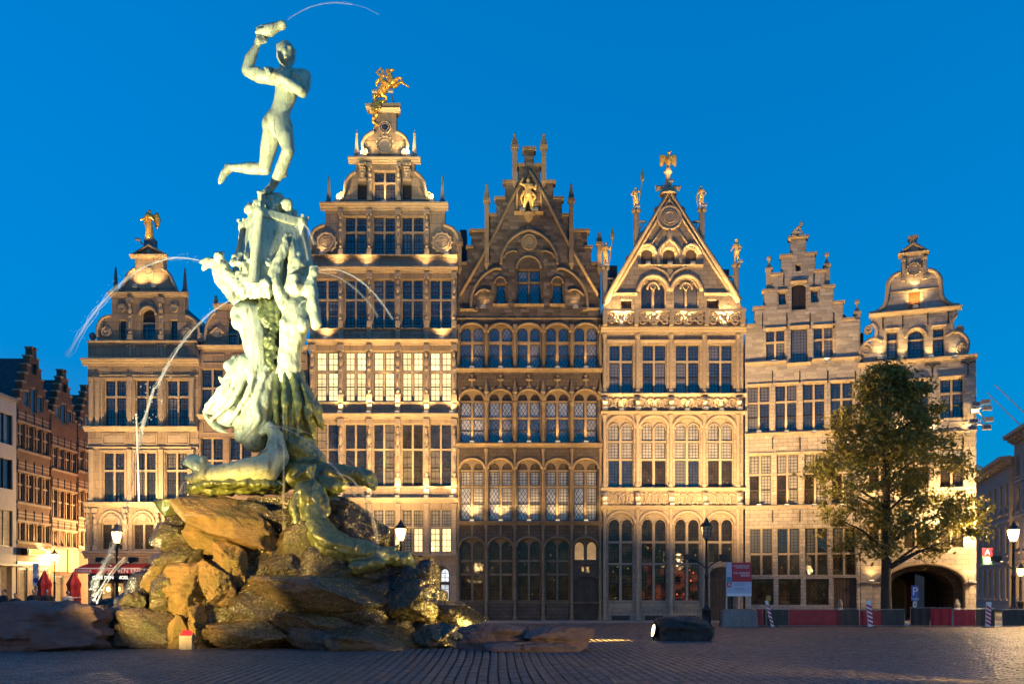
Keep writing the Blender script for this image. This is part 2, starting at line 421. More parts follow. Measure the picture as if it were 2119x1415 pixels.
# soft sculpted bodies: overlapping tapered limbs fused into one skin
def capsule(mb, p0, r0, p1, r1, n=12):
    p0, p1 = Vector(p0), Vector(p1); d = (p1 - p0); L = d.length
    if L < 1e-6: return mb.ell(p0, (r0,) * 3)
    d /= L; up = d.orthogonal().normalized(); sd = d.cross(up); rings = []
    for i in range(5): a = math.pi / 2 * (1 - i / 4); rings.append((p0 - d * r0 * math.sin(a), max(r0 * math.cos(a), 1e-4)))
    for i in range(5): a = math.pi / 2 * i / 4; rings.append((p1 + d * r1 * math.sin(a), max(r1 * math.cos(a), 1e-4)))
    vs = [tuple(c + (up * math.cos(2 * math.pi * k / n) + sd * math.sin(2 * math.pi * k / n)) * r) for c, r in rings for k in range(n)]
    fs = [(i * n + k, i * n + (k + 1) % n, (i + 1) * n + (k + 1) % n, (i + 1) * n + k) for i in range(9) for k in range(n)]
    return mb.add(vs, fs + [tuple(range(n))[::-1], tuple(range(9 * n, 10 * n))])
def fuse(mb, voxel, smooth=4, disp=0.0, dscale=1.0, fold=1.0):
    me = bpy.data.meshes.new('body'); me.from_pydata(mb.v, [], mb.f); me.update()
    o = bpy.data.objects.new('body', me); COL.objects.link(o)
    m = o.modifiers.new('r', 'REMESH'); m.mode = 'VOXEL'; m.voxel_size = voxel; m.use_smooth_shade = True
    if smooth: k = o.modifiers.new('s', 'SMOOTH'); k.factor = .5; k.iterations = smooth
    out = bpy.data.meshes.new_from_object(o.evaluated_get(bpy.context.evaluated_depsgraph_get()))
    bpy.data.objects.remove(o); bpy.data.meshes.remove(me)
    if disp:
        n = len(out.vertices); co = np.empty(n * 3, 'f'); no = np.empty(n * 3, 'f')
        out.vertices.foreach_get('co', co); out.vertices.foreach_get('normal', no); co = co.reshape(-1, 3); no = no.reshape(-1, 3)
        dv = np.array([noise.fractal(Vector((p[0], p[1], p[2] * fold)) * dscale, .9, 2, 5) + .45 * (.5 - abs(noise.noise(Vector((p[0], p[1], p[2] * fold)) * dscale * 2.3))) for p in co]); co += no * (dv * disp)[:, None]
        out.vertices.foreach_set('co', co.ravel()); out.update()
    out.polygons.foreach_set('use_smooth', [True] * len(out.polygons))
    return out
def skin(name, mb, mat, parent, voxel, smooth=4, disp=0, dscale=1, label=None, fold=1.0):
    me = fuse(mb, voxel, smooth, disp, dscale, fold); me.materials.clear(); me.materials.append(M[mat]); me.name = name
    return link(name, me, parent, None, label)

# lamps
WARM = (1.0, .62, .22); WASH = (1.0, .63, .25)
def spot(parent, loc, aim, energy, size=100, color=WARM, blend=.8, radius=.08):
    l = bpy.data.lights.new('lamp', 'SPOT'); l.energy = energy; l.color = color; l.spot_size = R(size); l.spot_blend = blend; l.shadow_soft_size = radius
    o = bpy.data.objects.new('lamp', l); COL.objects.link(o); o.parent = parent; o.location = loc
    o.rotation_euler = (Vector(aim) - Vector(loc)).to_track_quat('-Z', 'Y').to_euler(); return o
def point(parent, loc, energy, color=WARM, radius=.15):
    l = bpy.data.lights.new('lamp', 'POINT'); l.energy = energy; l.color = color; l.shadow_soft_size = radius
    o = bpy.data.objects.new('lamp', l); COL.objects.link(o); o.parent = parent; o.location = loc; return o

# ------------------------------------------------------------ houses
def arch(u0, u1, v0, vs, vt, n=10, ogee=False):
    c, a, h = (u0 + u1) / 2, (u1 - u0) / 2, vt - vs
    pts = [(u0, v0), (u1, v0)]
    for i in range(n + 1):
        t = math.pi * i / n; x = c + a * math.cos(t); z = vs + h * math.sin(t)
        if ogee: k = abs(math.cos(t)); z = vs + h * ((1 - k) ** .55 if k < .35 else (1 - .35) ** .55 * math.sin(t) / math.sin(math.acos(.35)))
        pts.append((x, z))
    return pts
def rect(u0, u1, v0, v1): return [(u0, v0), (u1, v0), (u1, v1), (u0, v1)]
def inset_rect(p, d):
    xs = [q[0] for q in p]; zs = [q[1] for q in p]; cx, cz = (min(xs) + max(xs)) / 2, (min(zs) + max(zs)) / 2
    kx = 1 - 2 * d / (max(xs) - min(xs)); kz = 1 - 2 * d / (max(zs) - min(zs))
    return [(cx + (x - cx) * kx, cz + (z - cz) * kz) for x, z in p]

HOUSES = {}
class House:
    def __init__(s, name, label, px0, Y0, theta, pref, nick, wall, trim, cat='house', gy=None):
        s.th = theta; s.d = Vector((math.cos(theta), -math.sin(theta))); s.n = Vector((-math.sin(theta), -math.cos(theta)))
        p = W(px0, HY, Y0); s.o = Vector((p.x, p.y)); s.pref = pref; s.nick = nick; s.wallm = wall; s.trimm = trim
        s.root = thing(name, label, cat, (p.x, p.y, 0), -theta); s.holes = []; s.key = nick; HOUSES[nick] = s
    def t(s, px): r = Vector(((px - CX) / F, 1)); return s.o.dot(s.n) / r.dot(s.n)
    def u(s, px): t = s.t(px); return (Vector(((px - CX) / F * t, t)) - s.o).dot(s.d)
    def v(s, py, px=None): return CH + s.t(s.pref if px is None else px) * (HY - py) / F
    def P(s, px, py): return (s.u(px), s.v(py, px))
    def poly(s, pts): return [(s.u(a), s.v(b)) for a, b in pts]
    def k(s, px=None): return s.t(s.pref if px is None else px) / F        # metres per photo pixel
    def world(s, u, y, v): q = s.o + s.d * u - s.n * y; return Vector((q.x, q.y, v))
    # -- parts
    def wall(s, outline, name='wall', depth=.5, bands=()):
        """one part; cut into level courses at the band heights so that every piece stays simple"""
        mb = MB(); zs = sorted(bands); lo = min(p[1] for p in outline) - 1; cuts = [lo] + zs + [1e4]
        for a, b in zip(cuts, cuts[1:]):
            pl = clip_band(outline, a, b)
            if len(pl) < 3: continue
            hs = [h for h in s.holes if a <= (min(q[1] for q in h) + max(q[1] for q in h)) / 2 < b]
            mb.slab(pl, hs, 0, depth)
        s.holes = []
        return mb.build(name, s.wallm, s.root)
    def body(s, px0, px1, eave_py, ridge_py, depth=11, roof='slate', over=.0):
        u0, u1, ve, vr = s.u(px0), s.u(px1), s.v(eave_py), s.v(ridge_py); c = (u0 + u1) / 2
        MB().box(u0 + .03, u1 - .03, .5, depth, 0, ve).build('side_wall', s.wallm, s.root)
        m = MB(); m.add([(u0, .5, ve), (u1, .5, ve), (c, .5, vr), (u0, depth, ve), (u1, depth, ve), (c, depth, vr)],
                        [(0, 1, 2), (3, 5, 4), (0, 2, 5, 3), (1, 4, 5, 2), (0, 3, 4, 1)])
        m.build('roof', roof, s.root)
    def win(s, px0, px1, pt, pb, n=2, tr=(), spring=None, lights='flat', glass='glass_sky', top=None, bars=None, mull=4.0, pref=None,
            recess=.14, sash=True, midbar=False, name='window', frame=None, thick=4.0, hole=True, rowglass=None, jamb=1.5, lowbars=None):
        """stone-framed window: n lights wide, split by transoms at the pixel rows tr; head round when spring is given"""
        k = s.k(pref); u0, u1 = s.u(px0), s.u(px1); vt, vb = s.v(pt, pref), s.v(pb, pref)
        vs = s.v(spring, pref) if spring else None
        op = arch(u0, u1, vb, vs, vt) if spring else rect(u0, u1, vb, vt)
        if hole: s.holes.append(op)
        j = jamb * k; m = mull * k; th = thick * k
        wl = ((u1 - u0) - 2 * j - (n - 1) * m) / n
        rows = [vt] + [s.v(y, pref) for y in tr] + [vb]; L = []
        for r in range(len(rows) - 1):
            z1 = rows[r] - (j if r == 0 else th / 2); z0 = rows[r + 1] + (j if r == len(rows) - 2 else th / 2)
            for i in range(n):
                a = u0 + j + i * (wl + m); b = a + wl
                if r == 0 and (spring or lights != 'flat'):
                    if spring and n == 1: q = arch(a, b, z0, vs, vt - j)
                    elif spring: q = arch(a, b, z0, min(vs, vt - .5 * wl), min(vs, vt - .5 * wl) + .66 * (vt - min(vs, vt - .5 * wl)), 8)
                    else: q = arch(a, b, z0, z1 - .45 * wl, z1, 8)
                else: q = rect(a, b, z0, z1)
                L.append((r, i, q))
        fr = MB().slab(op, [q for _, _, q in L], recess, recess + .16).build(name, frame or s.trimm, s.root)
        sb = MB()
        for r, i, q in L:
            g = (top if top and r == 0 else glass)
            if rowglass and r < len(rowglass): g = rowglass[r]
            if isinstance(g, (list, tuple)): g = g[i % len(g)]
            MB().slab(q, (), recess + .09, recess + .1).build('pane', g, fr)
            if sash:
                fwid = min(.035, wl * .12)
                sb.slab(q, [inset_rect(q, fwid)], recess + .05, recess + .13)
                xs = [p[0] for p in q]; zs = [p[1] for p in q]; a, b, c, d = min(xs), max(xs), min(zs), max(zs)
                nb = (lowbars if lowbars and r == len(rows) - 2 else bars)
                if nb:
                    for x in range(1, nb[0]): xx = a + (b - a) * x / nb[0]; sb.box(xx - .012, xx + .012, recess + .07, recess + .12, c, d - (.2 * wl if (r == 0 and (spring or lights != 'flat')) else 0))
                    for z in range(1, nb[1]): zz = c + (d - c) * z / nb[1]; sb.box(a, b, recess + .066, recess + .119, zz - .012, zz + .012)
                if midbar and r == len(rows) - 2: zz = (c + d) / 2; sb.box(a, b, recess + .045, recess + .12, zz - .03, zz + .03)
        if sash: sb.build('sash', 'wood_sash', fr)
        return fr
    def shutter(s, px0, px1, pt, pb, mat='wood_dark', spring=None, name='shutter', pref=None, boards=5):
        u0, u1, vt, vb = s.u(px0), s.u(px1), s.v(pt, pref), max(.04, s.v(pb, pref))
        op = arch(u0, u1, vb, s.v(spring, pref), vt) if spring else rect(u0, u1, vb, vt); s.holes.append(op)
        d = MB().slab(op, (), .2, .26).build(name, mat, s.root); w = (u1 - u0) / boards
        for i in range(boards):
            top = vt if not spring else min(p[1] for p in op if p[1] > vb + .01 and abs(p[0] - (u0 + w * (i + .5))) < w) - .02
            MB().box(u0 + w * i + .012, u0 + w * (i + 1) - .012, .17, .2, vb + .02, top - .03).build('board', mat, d)
        return d
    def cornice(s, px0, px1, pt, pb, proj=.3, name='cornice', mat=None, pref=None):
        u0, u1, z1, z0 = s.u(px0), s.u(px1), s.v(pt, pref), s.v(pb, pref); h = z1 - z0; p = proj
        return MB().prof(u0, u1, [(.05, z0), (-p * .3, z0), (-p * .34, z0 + h * .28), (-p * .62, z0 + h * .4), (-p * .66, z0 + h * .62), (-p, z0 + h * .7), (-p * 1.02, z1 - h * .06), (-p * .9, z1), (.05, z1 + h * .12)]).build(name, mat or s.trimm, s.root)
    def box(s, px0, px1, pt, pb, y0, y1, name, mat=None, pref=None):
        return MB().box(s.u(px0), s.u(px1), y0, y1, s.v(pb, pref), s.v(pt, pref)).build(name, mat or s.trimm, s.root)
    def pilaster(s, px, pt, pb, w=9, proj=.16, name='pilaster', mat=None, style='flat', pref=None):
        k = s.k(px); c = s.u(px); a = w * k / 2; z1, z0 = s.v(pt, pref), s.v(pb, pref); H = z1 - z0; mb = MB(); p = -proj
        if style == 'flat':
            mb.box(c - a, c + a, p, .04, z0, z1); mb.box(c - a * 1.25, c + a * 1.25, p * 1.35, .03, z1 - .16, z1 - .02); mb.box(c - a * 1.2, c + a * 1.2, p * 1.3, .03, z0 + .01, z0 + .2)
            mb.box(c - a * .55, c + a * .55, p * 1.12, .02, z0 + .35, z1 - .3)
        elif style == 'herm':      # tapering shaft, carved bust and scroll on top
            mb.taper(c, p * .5, z0 + H * .12, z0 + H * .62, a * .62, -p * .5, a, -p * .62)
            mb.box(c - a * 1.1, c + a * 1.1, p * 1.25, .03, z0, z0 + H * .12)
            mb.ell((c, p * .9, z0 + H * .7), (a * .95, -p * .9, H * .09)); mb.ell((c, p * 1.1, z0 + H * .83), (a * .6, -p * .9, H * .06))
            mb.box(c - a * 1.2, c + a * 1.2, p * 1.5, .03, z1 - H * .1, z1); mb.ell((c, p * 1.2, z0 + H * .36), (a * .5, -p * .4, H * .1))
            mb.ell((c, p * .9, z0 + H * .18), (a * .8, -p * .6, H * .04)); mb.ell((c, p * 1.1, z0 + H * .56), (a * .8, -p * .5, H * .035))
        else:                      # engaged round column
            r = a
            mb.lathe(c, -r * .3, [(r * 1.5, z0), (r * 1.5, z0 + .18), (r * 1.1, z0 + .26), (r, z0 + .34), (r * .9, z1 - .36), (r * 1.05, z1 - .32), (r, z1 - .26), (r * 1.5, z1 - .08), (r * 1.5, z1)], 10)
        return mb.build(name, mat or s.trimm, s.root)
    def frame_panel(s, px0, px1, pt, pb, t=2.5, proud=.05, name='panel', mat=None, fill=True, pref=None):
        u0, u1, z1, z0 = s.u(px0), s.u(px1), s.v(pt, pref), s.v(pb, pref); d = t * s.k(px0); mb = MB()
        mb.slab(rect(u0, u1, z0, z1), [rect(u0 + d, u1 - d, z0 + d, z1 - d)], -proud, .02)
        if fill: mb.box(u0 + 2 * d, u1 - 2 * d, -proud * .6, .02, z0 + 2 * d, z1 - 2 * d)
        return mb.build(name, mat or s.trimm, s.root)
    def rib(s, pts, r, name='moulding', y=-.06, mat=None, closed=False, n=6):
        return MB().tube([(s.u(a), y, s.v(b)) for a, b in pts], r, n, closed).build(name, mat or s.trimm, s.root, True)
    def arc_rib(s, pxc, pys, rx, ry, r=.06, a0=0, a1=180, name='arch_moulding', y=-.05, mat=None, n=14):
        pts = [(pxc + rx * math.cos(R(a0 + (a1 - a0) * i / n)), pys - ry * math.sin(R(a0 + (a1 - a0) * i / n))) for i in range(n + 1)]
        return s.rib(pts, r, name, y, mat)
    def medallion(s, px, py, r, depth=.12, name='medallion', rings=2, mat=None, bumps=0):
        u, v = s.P(px, py); k = s.k(px) * r; mb = MB()
        c = [(u + k * math.cos(2 * math.pi * i / 24), v + k * math.sin(2 * math.pi * i / 24)) for i in range(24)]
        mb.slab(c, (), -depth * .5, .02); mb.ring(u, v, k * .95, k * .1, -depth * .5, 24)
        if rings > 1: mb.ring(u, v, k * .62, k * .07, -depth * .55, 20)
        for i in range(bumps):
            a = 2 * math.pi * i / bumps; mb.ell((u + k * 1.02 * math.cos(a), -depth * .5, v + k * 1.02 * math.sin(a)), (k * .16, .07, k * .16), 6, 4)
        return mb.build(name, mat or s.trimm, s.root, False)
    def volute(s, px, py, r, turns=1.6, flip=1, a0=90, thick=.16, name='volute', disc=True, mat=None):
        u, v = s.P(px, py); k = s.k(px) * r; mb = MB(); n = int(turns * 18); pts = []; rs = []
        for i in range(n + 1):
            q = i / n; a = R(a0 + flip * 360 * turns * q); rr = k * (1 - .85 * q)
            pts.append((u + rr * math.cos(a), -.08, v + rr * math.sin(a))); rs.append(k * thick * (1 - .5 * q))
        mb.tube(pts, rs, 6)
        if disc: mb.slab([(u + k * .98 * math.cos(2 * math.pi * i / 20), v + k * .98 * math.sin(2 * math.pi * i / 20)) for i in range(20)], (), -.06, .3)
        return mb.build(name, mat or s.trimm, s.root)
    def obelisk(s, px, pt, pb, w=8, name='obelisk', mat=None):
        c, z1, z0 = s.u(px), s.v(pt, px), s.v(pb, px); a = w * s.k(px) / 2; H = z1 - z0; mb = MB(); y = .2
        mb.box(c - a * 1.35, c + a * 1.35, y - a * 1.35, y + a * 1.35, z0, z0 + H * .14); mb.taper(c, y, z0 + H * .14, z0 + H * .8, a, a, a * .42, a * .42)
        mb.ell((c, y, z0 + H * .85), (a * .6, a * .6, H * .055), 8, 5); mb.lathe(c, y, [(a * .2, z0 + H * .9), (a * .04, z1)], 5)
        return mb.build(name, mat or s.trimm, s.root)
    def ball_finial(s, px, pt, pb, w=10, name='finial', mat=None):
        c, z1, z0 = s.u(px), s.v(pt, px), s.v(pb, px); a = w * s.k(px) / 2; y = .2; rb = a * .9; mb = MB(); zt = z1 - 2 * rb
        mb.box(c - a, c + a, y - a, y + a, z0, zt - .55); mb.box(c - a * 1.35, c + a * 1.35, y - a * 1.35, y + a * 1.35, zt - .55, zt - .42)
        mb.lathe(c, y, [(a * .95, zt - .42), (a * .9, zt - .3), (a * .4, zt - .18), (a * .4, zt), (a * .8, zt + rb * .4), (rb, zt + rb), (a * .8, zt + rb * 1.6), (a * .1, z1)], 10)
        return mb.build(name, mat or s.trimm, s.root)
    def pinnacle(s, px, pt, pb, w=10, spire=.28, name='pinnacle', mat=None):
        c, z1, z0 = s.u(px), s.v(pt, px), s.v(pb, px); a = w * s.k(px) / 2; H = z1 - z0; y = -.02; mb = MB(); zs = z1 - H * spire
        mb.box(c - a * .8, c + a * .8, y - a, y + a, z0 + .25, zs); mb.lathe(c, y, [(a * .2, z0 - .1), (a * 1.1, z0 + .25)], 8)
        mb.box(c - a * 1.3, c + a * 1.3, y - a * 1.3, y + a * 1.3, zs - .1, zs + .08); mb.taper(c, y, zs + .08, z1 - .1, a * .8, a * .8, a * .3, a * .3)
        for i in range(5):
            z = zs + .2 + i * (z1 - zs - .35) / 5; q = a * (1.05 - .14 * i)
            mb.box(c - q, c + q, y - q * .5, y + q * .5, z, z + .06)
        mb.ell((c, y, z1 - .08), (a * .55, a * .55, .09), 6, 4)
        return mb.build(name, mat or s.trimm, s.root)
    def iron_tie(s, px, pt, pb, pref=None, top=False):
        u, z1, z0 = s.u(px), s.v(pt, pref or px), s.v(pb, pref or px); mb = MB().box(u - .025, u + .025, -.05, .02, z0, z1)
        if top: mb.tube([(u - .35, -.04, z1 + .06), (u - .2, -.04, z1 + .12), (u, -.04, z1), (u + .2, -.04, z1 + .12), (u + .35, -.04, z1 + .06)], .03, 5)
        return mb.build('wall_anchor', 'iron', s.root)
    def ashlar(s, region, holes, course, length, mat, name='block', limit=290, zmin=None):
        """single dressed blocks laid in courses over a part of the wall, each a little proud of the next"""
        zs = [p[1] for p in region]; z = min(zs) if zmin is None else zmin; row = 0; L = []
        while z + course < max(zs):
            zm = (z + .015, z + course - .015); xs = [p[0] for p in region]; x = min(xs); runs = []; st = None
            n = int((max(xs) - x) / .05)
            for i in range(n + 1):
                xx = x + i * .05
                ok = all(inside((xx, q), region) for q in zm) and not any(inside((xx, q), h) for h in holes for q in (zm[0], (zm[0] + zm[1]) / 2, zm[1]))
                if ok and st is None: st = xx
                if (not ok or i == n) and st is not None:
                    if xx - st > .2: runs.append((st, xx - .05))
                    st = None
            for a, b in runs:
                q = a; off = length * (.5 if row % 2 else 1.0)
                while q < b - .08:
                    e = min(q + off * rnd.uniform(.8, 1.2), b)
                    if b - e < .12: e = b
                    L.append((q, e, z)); q = e; off = length
            z += course; row += 1
        L.sort(key=lambda t: -(t[1] - t[0])); one = {}; rest = MB()
        rnd2 = random.Random(3); order = L[:limit]
        for q, e, z in order:
            w = round(e - q, 1); w = max(w, .1)
            if w not in one:
                m = MB().box(0, 1, 0, .05, 0, course - .012); me = bpy.data.meshes.new('block'); me.from_pydata(m.v, [], m.f); me.materials.append(M[mat]); one[w] = me
            o = link(name, one[w], s.root); o.location = (q + .006, -rnd2.uniform(.006, .022), z); o.scale = (e - q - .012, 1, 1)
        for q, e, z in L[limit:]:
            d = rnd2.uniform(.006, .022); rest.box(q + .006, e - .006, -d, .04, z, z + course - .012)
        if rest.v: rest.build('blockwork', mat, s.root, kind='stuff')
    def uplight(s, px, py, energy, where, out=.4, aim=(0, .5, 3.5), size=110, color=WARM, radius=.06, pref=None):
        u, z = s.u(px), s.v(py, pref or px); p = s.world(u, -out, z)
        key = f'small box uplight on the {where} of the {s.nick}'
        r = thing('uplight', key, 'floodlight', p, -s.th, key.replace('small box uplight', 'uplights')); r['uplight_key'] = s.nick + '|' + where
        MB().box(-.13, .13, -.09, .09, 0, .1).build('housing', 'galvanised', r); MB().box(-.1, .1, -.06, .06, .1, .112).build('lens', 'lens_glow', r)
        MB().box(-.03, .03, .09, out - .02, .01, .05).build('bracket', 'iron', r)
        spot(r, (0, 0, .17), Vector((0, 0, .17)) + Vector((aim[0], aim[1], aim[2])), energy * 1.8, size, color, .9, radius); return r

def inside(p, poly):
    x, z = p; c = False; j = len(poly) - 1
    for i in range(len(poly)):
        if (poly[i][1] > z) != (poly[j][1] > z) and x < (poly[j][0] - poly[i][0]) * (z - poly[i][1]) / (poly[j][1] - poly[i][1]) + poly[i][0]: c = not c
        j = i
    return c
def clip_band(poly, a, b):
    def cut(pl, z, keep):
        o = []
        for p, q in zip(pl, pl[1:] + pl[:1]):
            ip, iq = keep(p[1], z), keep(q[1], z)
            if ip: o.append(p)
            if ip != iq: t = (z - p[1]) / (q[1] - p[1]); o.append((p[0] + (q[0] - p[0]) * t, z))
        return o
    pl = cut(list(poly), a, lambda y, z: y >= z)
    return cut(pl, b, lambda y, z: y <= z) if pl else []
def mirror(pts, c): return pts + [(2 * c - x, y) for x, y in reversed(pts)]
def curve(pts, n=5):
    """smooth line through the given points"""
    o = []
    for i in range(len(pts) - 1):
        p0, p1, p2, p3 = pts[max(i - 1, 0)], pts[i], pts[i + 1], pts[min(i + 2, len(pts) - 1)]
        for k in range(n):
            t = k / n
            o.append(tuple(.5 * (2 * b + (c - a) * t + (2 * a - 5 * b + 4 * c - d) * t * t + (3 * b - a - 3 * c + d) * t ** 3) for a, b, c, d in zip(p0, p1, p2, p3)))
    return o + [tuple(pts[-1])]
Y0 = 47.1

# ---- house with the gilded angel, far left of the row
A = House('guild_house', 'narrow stone guild house topped by a gilded angel, red cafe awning at its foot', 180, Y0, 0, 294, 'angel house', 'stone_angel', 'trim_pale')
ga = [(182, 1285), (182, 708), (199, 706)] + curve([(202, 700), (200, 680), (208, 662), (220, 653), (231, 651)], 3) + [(231, 611), (244, 607)] + curve([(252, 600), (262, 578), (270, 560), (279, 556)], 3) + [(279, 533), (272, 531), (308, 507)]
ga2 = ga + [(2 * 308.5 - x if x > 243 else (383 + (231 - x) if x <= 231 else 2 * 308.5 - x), y) for x, y in reversed(ga[:-1])]
out = A.poly([(min(x, 411), y) for x, y in ga2[:-1]] + [(411, 1285)])
A.win(292, 321, 638, 707, 1, [668], 652, glass='glass_sky', top='wood_dark', bars=(2, 3))
for a, b in ((246, 261), (351, 367)): A.win(a, b, 661, 707, 1, bars=(2, 4))
for a, b in ((215, 261), (280, 326), (344, 390)): A.win(a, b, 785, 881, 2, [820], bars=(2, 3)); A.frame_panel(a - 5, b + 5, 781, 885, 2.5, .07, 'architrave', fill=False)
for a, b in ((212, 257), (277, 322), (342, 387)): A.win(a, b, 935, 1038, 2, [973], bars=(2, 3)); A.frame_panel(a - 5, b + 5, 931, 1042, 2.5, .07, 'architrave', fill=False)
for a, b in ((209, 253), (274, 318), (341, 384)):
    A.win(a, b, 1083, 1137, 2, [], bars=(2, 4), glass='glass_dim'); A.arc_rib((a + b) / 2, 1081, 24, 24, .06); A.arc_rib((a + b) / 2, 1081, 17, 15, .045, name='swag')
    A.medallion((a + b) / 2, 1070, 8, .14, 'cartouche')
A.win(205, 255, 1190, 1262, 2, [1203], glass='lit_bar', top='wood_dark', name='shop_window', frame='wood_door'); A.shutter(265, 300, 1192, 1285, 'wood_door', name='door')
A.win(330, 380, 1192, 1262, 2, [], glass='glass_warm')
A.wall(out, bands=[A.v(y) for y in (1155, 1044, 888, 748, 712, 611)])
A.body(181, 412, 742, 560)
for a in ((173, 414, 744, 757, .42), (176, 410, 883, 893, .3), (176, 410, 1039, 1049, .34), (176, 410, 1140, 1155, .4), (226, 390, 606, 615, .26), (183, 410, 706, 713, .2), (182, 410, 776, 779, .08), (182, 410, 924, 928, .1)): A.cornice(*a)
A.cornice(270, 347, 528, 535, .2, 'pediment'); A.rib([(273, 530), (308.5, 508), (345, 530)], .09, 'pediment')
for a in (213, 279, 345): A.frame_panel(a - 1, a + 47, 896, 920, 2, .05)
for a in (271, 335): A.frame_panel(a - 8, a + 8, 714, 742, 2, .12); A.pilaster(a, 618, 704, 9, .16, style='herm')
for a in (190, 203, 270, 335, 398): A.pilaster(a, 781, 882, 8, .14)
for a in (190, 270, 335, 398): A.pilaster(a, 930, 1038, 8, .14)
for a in (184, 199, 262, 329, 395): A.pilaster(a, 1052, 1138, 9, .16, style='herm')
for a in (215, 305, 345): A.frame_panel(a - 12, a + 12, 757, 772, 1.5, .05)
A.medallion(253, 637, 8, .14); A.medallion(361, 638, 8, .14)
A.medallion(308, 563, 9, .14, 'oculus'); A.medallion(308, 520, 5, .08, 'shield')
A.arc_rib(306.5, 652, 17, 17, .08)
A.volute(221, 688, 11, 1.4, 1); A.volute(386, 690, 11, 1.4, -1); A.rib(curve([(203, 700), (202, 680), (212, 660), (230, 653)]), .08); A.rib(curve([(411, 700), (412, 682), (402, 662), (386, 653)]), .08)
A.rib(curve([(246, 606), (256, 592), (266, 568), (280, 556)]), .08); A.rib(curve([(371, 606), (361, 592), (351, 568), (337, 556)]), .08)
A.obelisk(236, 545, 607, 8, mat='lead_grey'); A.obelisk(380, 548, 607, 8, mat='lead_grey')
A.box(246, 258, 560, 606, .7, 1.3, 'chimney', 'slate')
u, z0, z1 = A.u(190), A.v(708), A.v(686); MB().lathe(u, .1, [(.16, z0), (.08, z0 + .12), (.16, z0 + .25), (.2, z0 + .38), (.12, z1 - .08), (.02, z1)], 8).build('urn', 'lead_grey', A.root, True)
A.box(298, 319, 493, 511, .0, .45, 'pedestal', 'lead_grey')
MB().tube([(A.u(292), -.25, A.v(1040)), (A.u(291), -.55, A.v(862))], .045, 6).ell((A.u(291), -.55, A.v(861)), (.07, .07, .07)).build('flagpole', 'white_paint', A.root)
aw = MB(); xa, xb = A.u(179), A.u(312); zt, zf, zb = A.v(1166), A.v(1177), A.v(1187)
aw.prof(xa, xb, [(0, zt), (-1.3, zf), (-1.3, zb), (-1.27, zb), (-1.27, zf - .02), (0, zt - .03)])
awn = tag(aw.build('awning', 'red_cloth'), 'red cloth awning lettered DEN ENGEL over the cafe window', 'awning'); awn.location = (A.o.x, A.o.y, 0)
MB().box(xa, xb, -1.335, -1.302, zf - .02, zf + .03).build('trim', 'white_paint', awn)
lettering('TAVERNE', .2, 'white_paint', awn, A.u(198), -1.33, A.v(1185)); lettering('DEN ENGEL', .34, 'white_paint', awn, A.u(262), -1.33, A.v(1186), 'LEFT')
sg = tag(MB().box(-1.0, 1.0, -.02, .02, -.2, .2).build('cafe_sign', 'wood_dark'), 'lit white CAFE DEN ENGEL lettering in the cafe window', 'sign'); sg.location = A.world(A.u(230), -.06, A.v(1194))
lettering('CAFE DEN ENGEL', .25, 'letter_glow', sg, 0, -.03, -.09)
for x in (222, 243): 
    b = tag(MB().lathe(0, 0, [(.05, .12), (.09, .06), (.11, 0), (.08, -.1), (.02, -.15)], 8).build('hanging_lamp', 'lantern_glass', None, True), 'small bright globe lamp in the cafe window', 'lamp', 'globe lamps in the cafe window'); b.location = A.world(A.u(x + 3), -.05, A.v(1218))

# ---- house half hidden by the fountain
B = House('guild_house', 'narrow stone guild house half hidden behind the bronze monument', 410, Y0, 0, 525, 'house behind the monument', 'stone_rear', 'trim_pale')
gb = [(412, 1285), (412, 735), (420, 712)] + curve([(425, 705), (428, 675), (436, 655), (447, 646)], 4) + [(447, 634), (470, 632), (476, 600), (492, 575)]
B.win(470, 512, 658, 716, 2, [690], bars=(3, 3)); B.win(538, 580, 658, 716, 2, [690], bars=(3, 3))
for q, (a, b, c) in enumerate(((762, 856, 802), (905, 1000, 952), (1055, 1140, 1095))):
    for x in (415, 474, 533, 592): B.win(x, x + 46, a, b, 2, [c], glass='glass_dim' if q == 2 else 'glass_sky', bars=(3, 4))
B.win(415, 462, 1180, 1262, 2, glass='glass_warm'); B.shutter(480, 515, 1180, 1285, 'wood_door', name='door'); B.win(540, 590, 1180, 1262, 2, glass='glass_warm')
B.wall(B.poly(mirror(gb, 525)), bands=[B.v(y) for y in (1150, 1030, 880, 736, 645)]); B.body(412, 640, 742, 600)
for a in ((411, 640, 716, 724, .3), (411, 640, 858, 868, .28), (411, 640, 1010, 1020, .28), (411, 640, 1145, 1157, .3), (443, 607, 630, 640, .25)): B.cornice(*a)
for x in (419, 478, 537, 590): B.frame_panel(x, x + 45, 733, 752, 1.5, .04, fill=False)
for x in (419, 478, 537, 590): B.frame_panel(x, x + 45, 872, 896, 1.5, .04, fill=False)
B.medallion(450, 690, 10, .1); B.rib([(436, 690), (450, 676), (464, 690)], .05); B.rib(curve([(424, 708), (427, 680), (436, 657), (447, 647)]), .08); B.volute(418, 700, 9)
B.pinnacle(447, 612, 634, 6, .5)

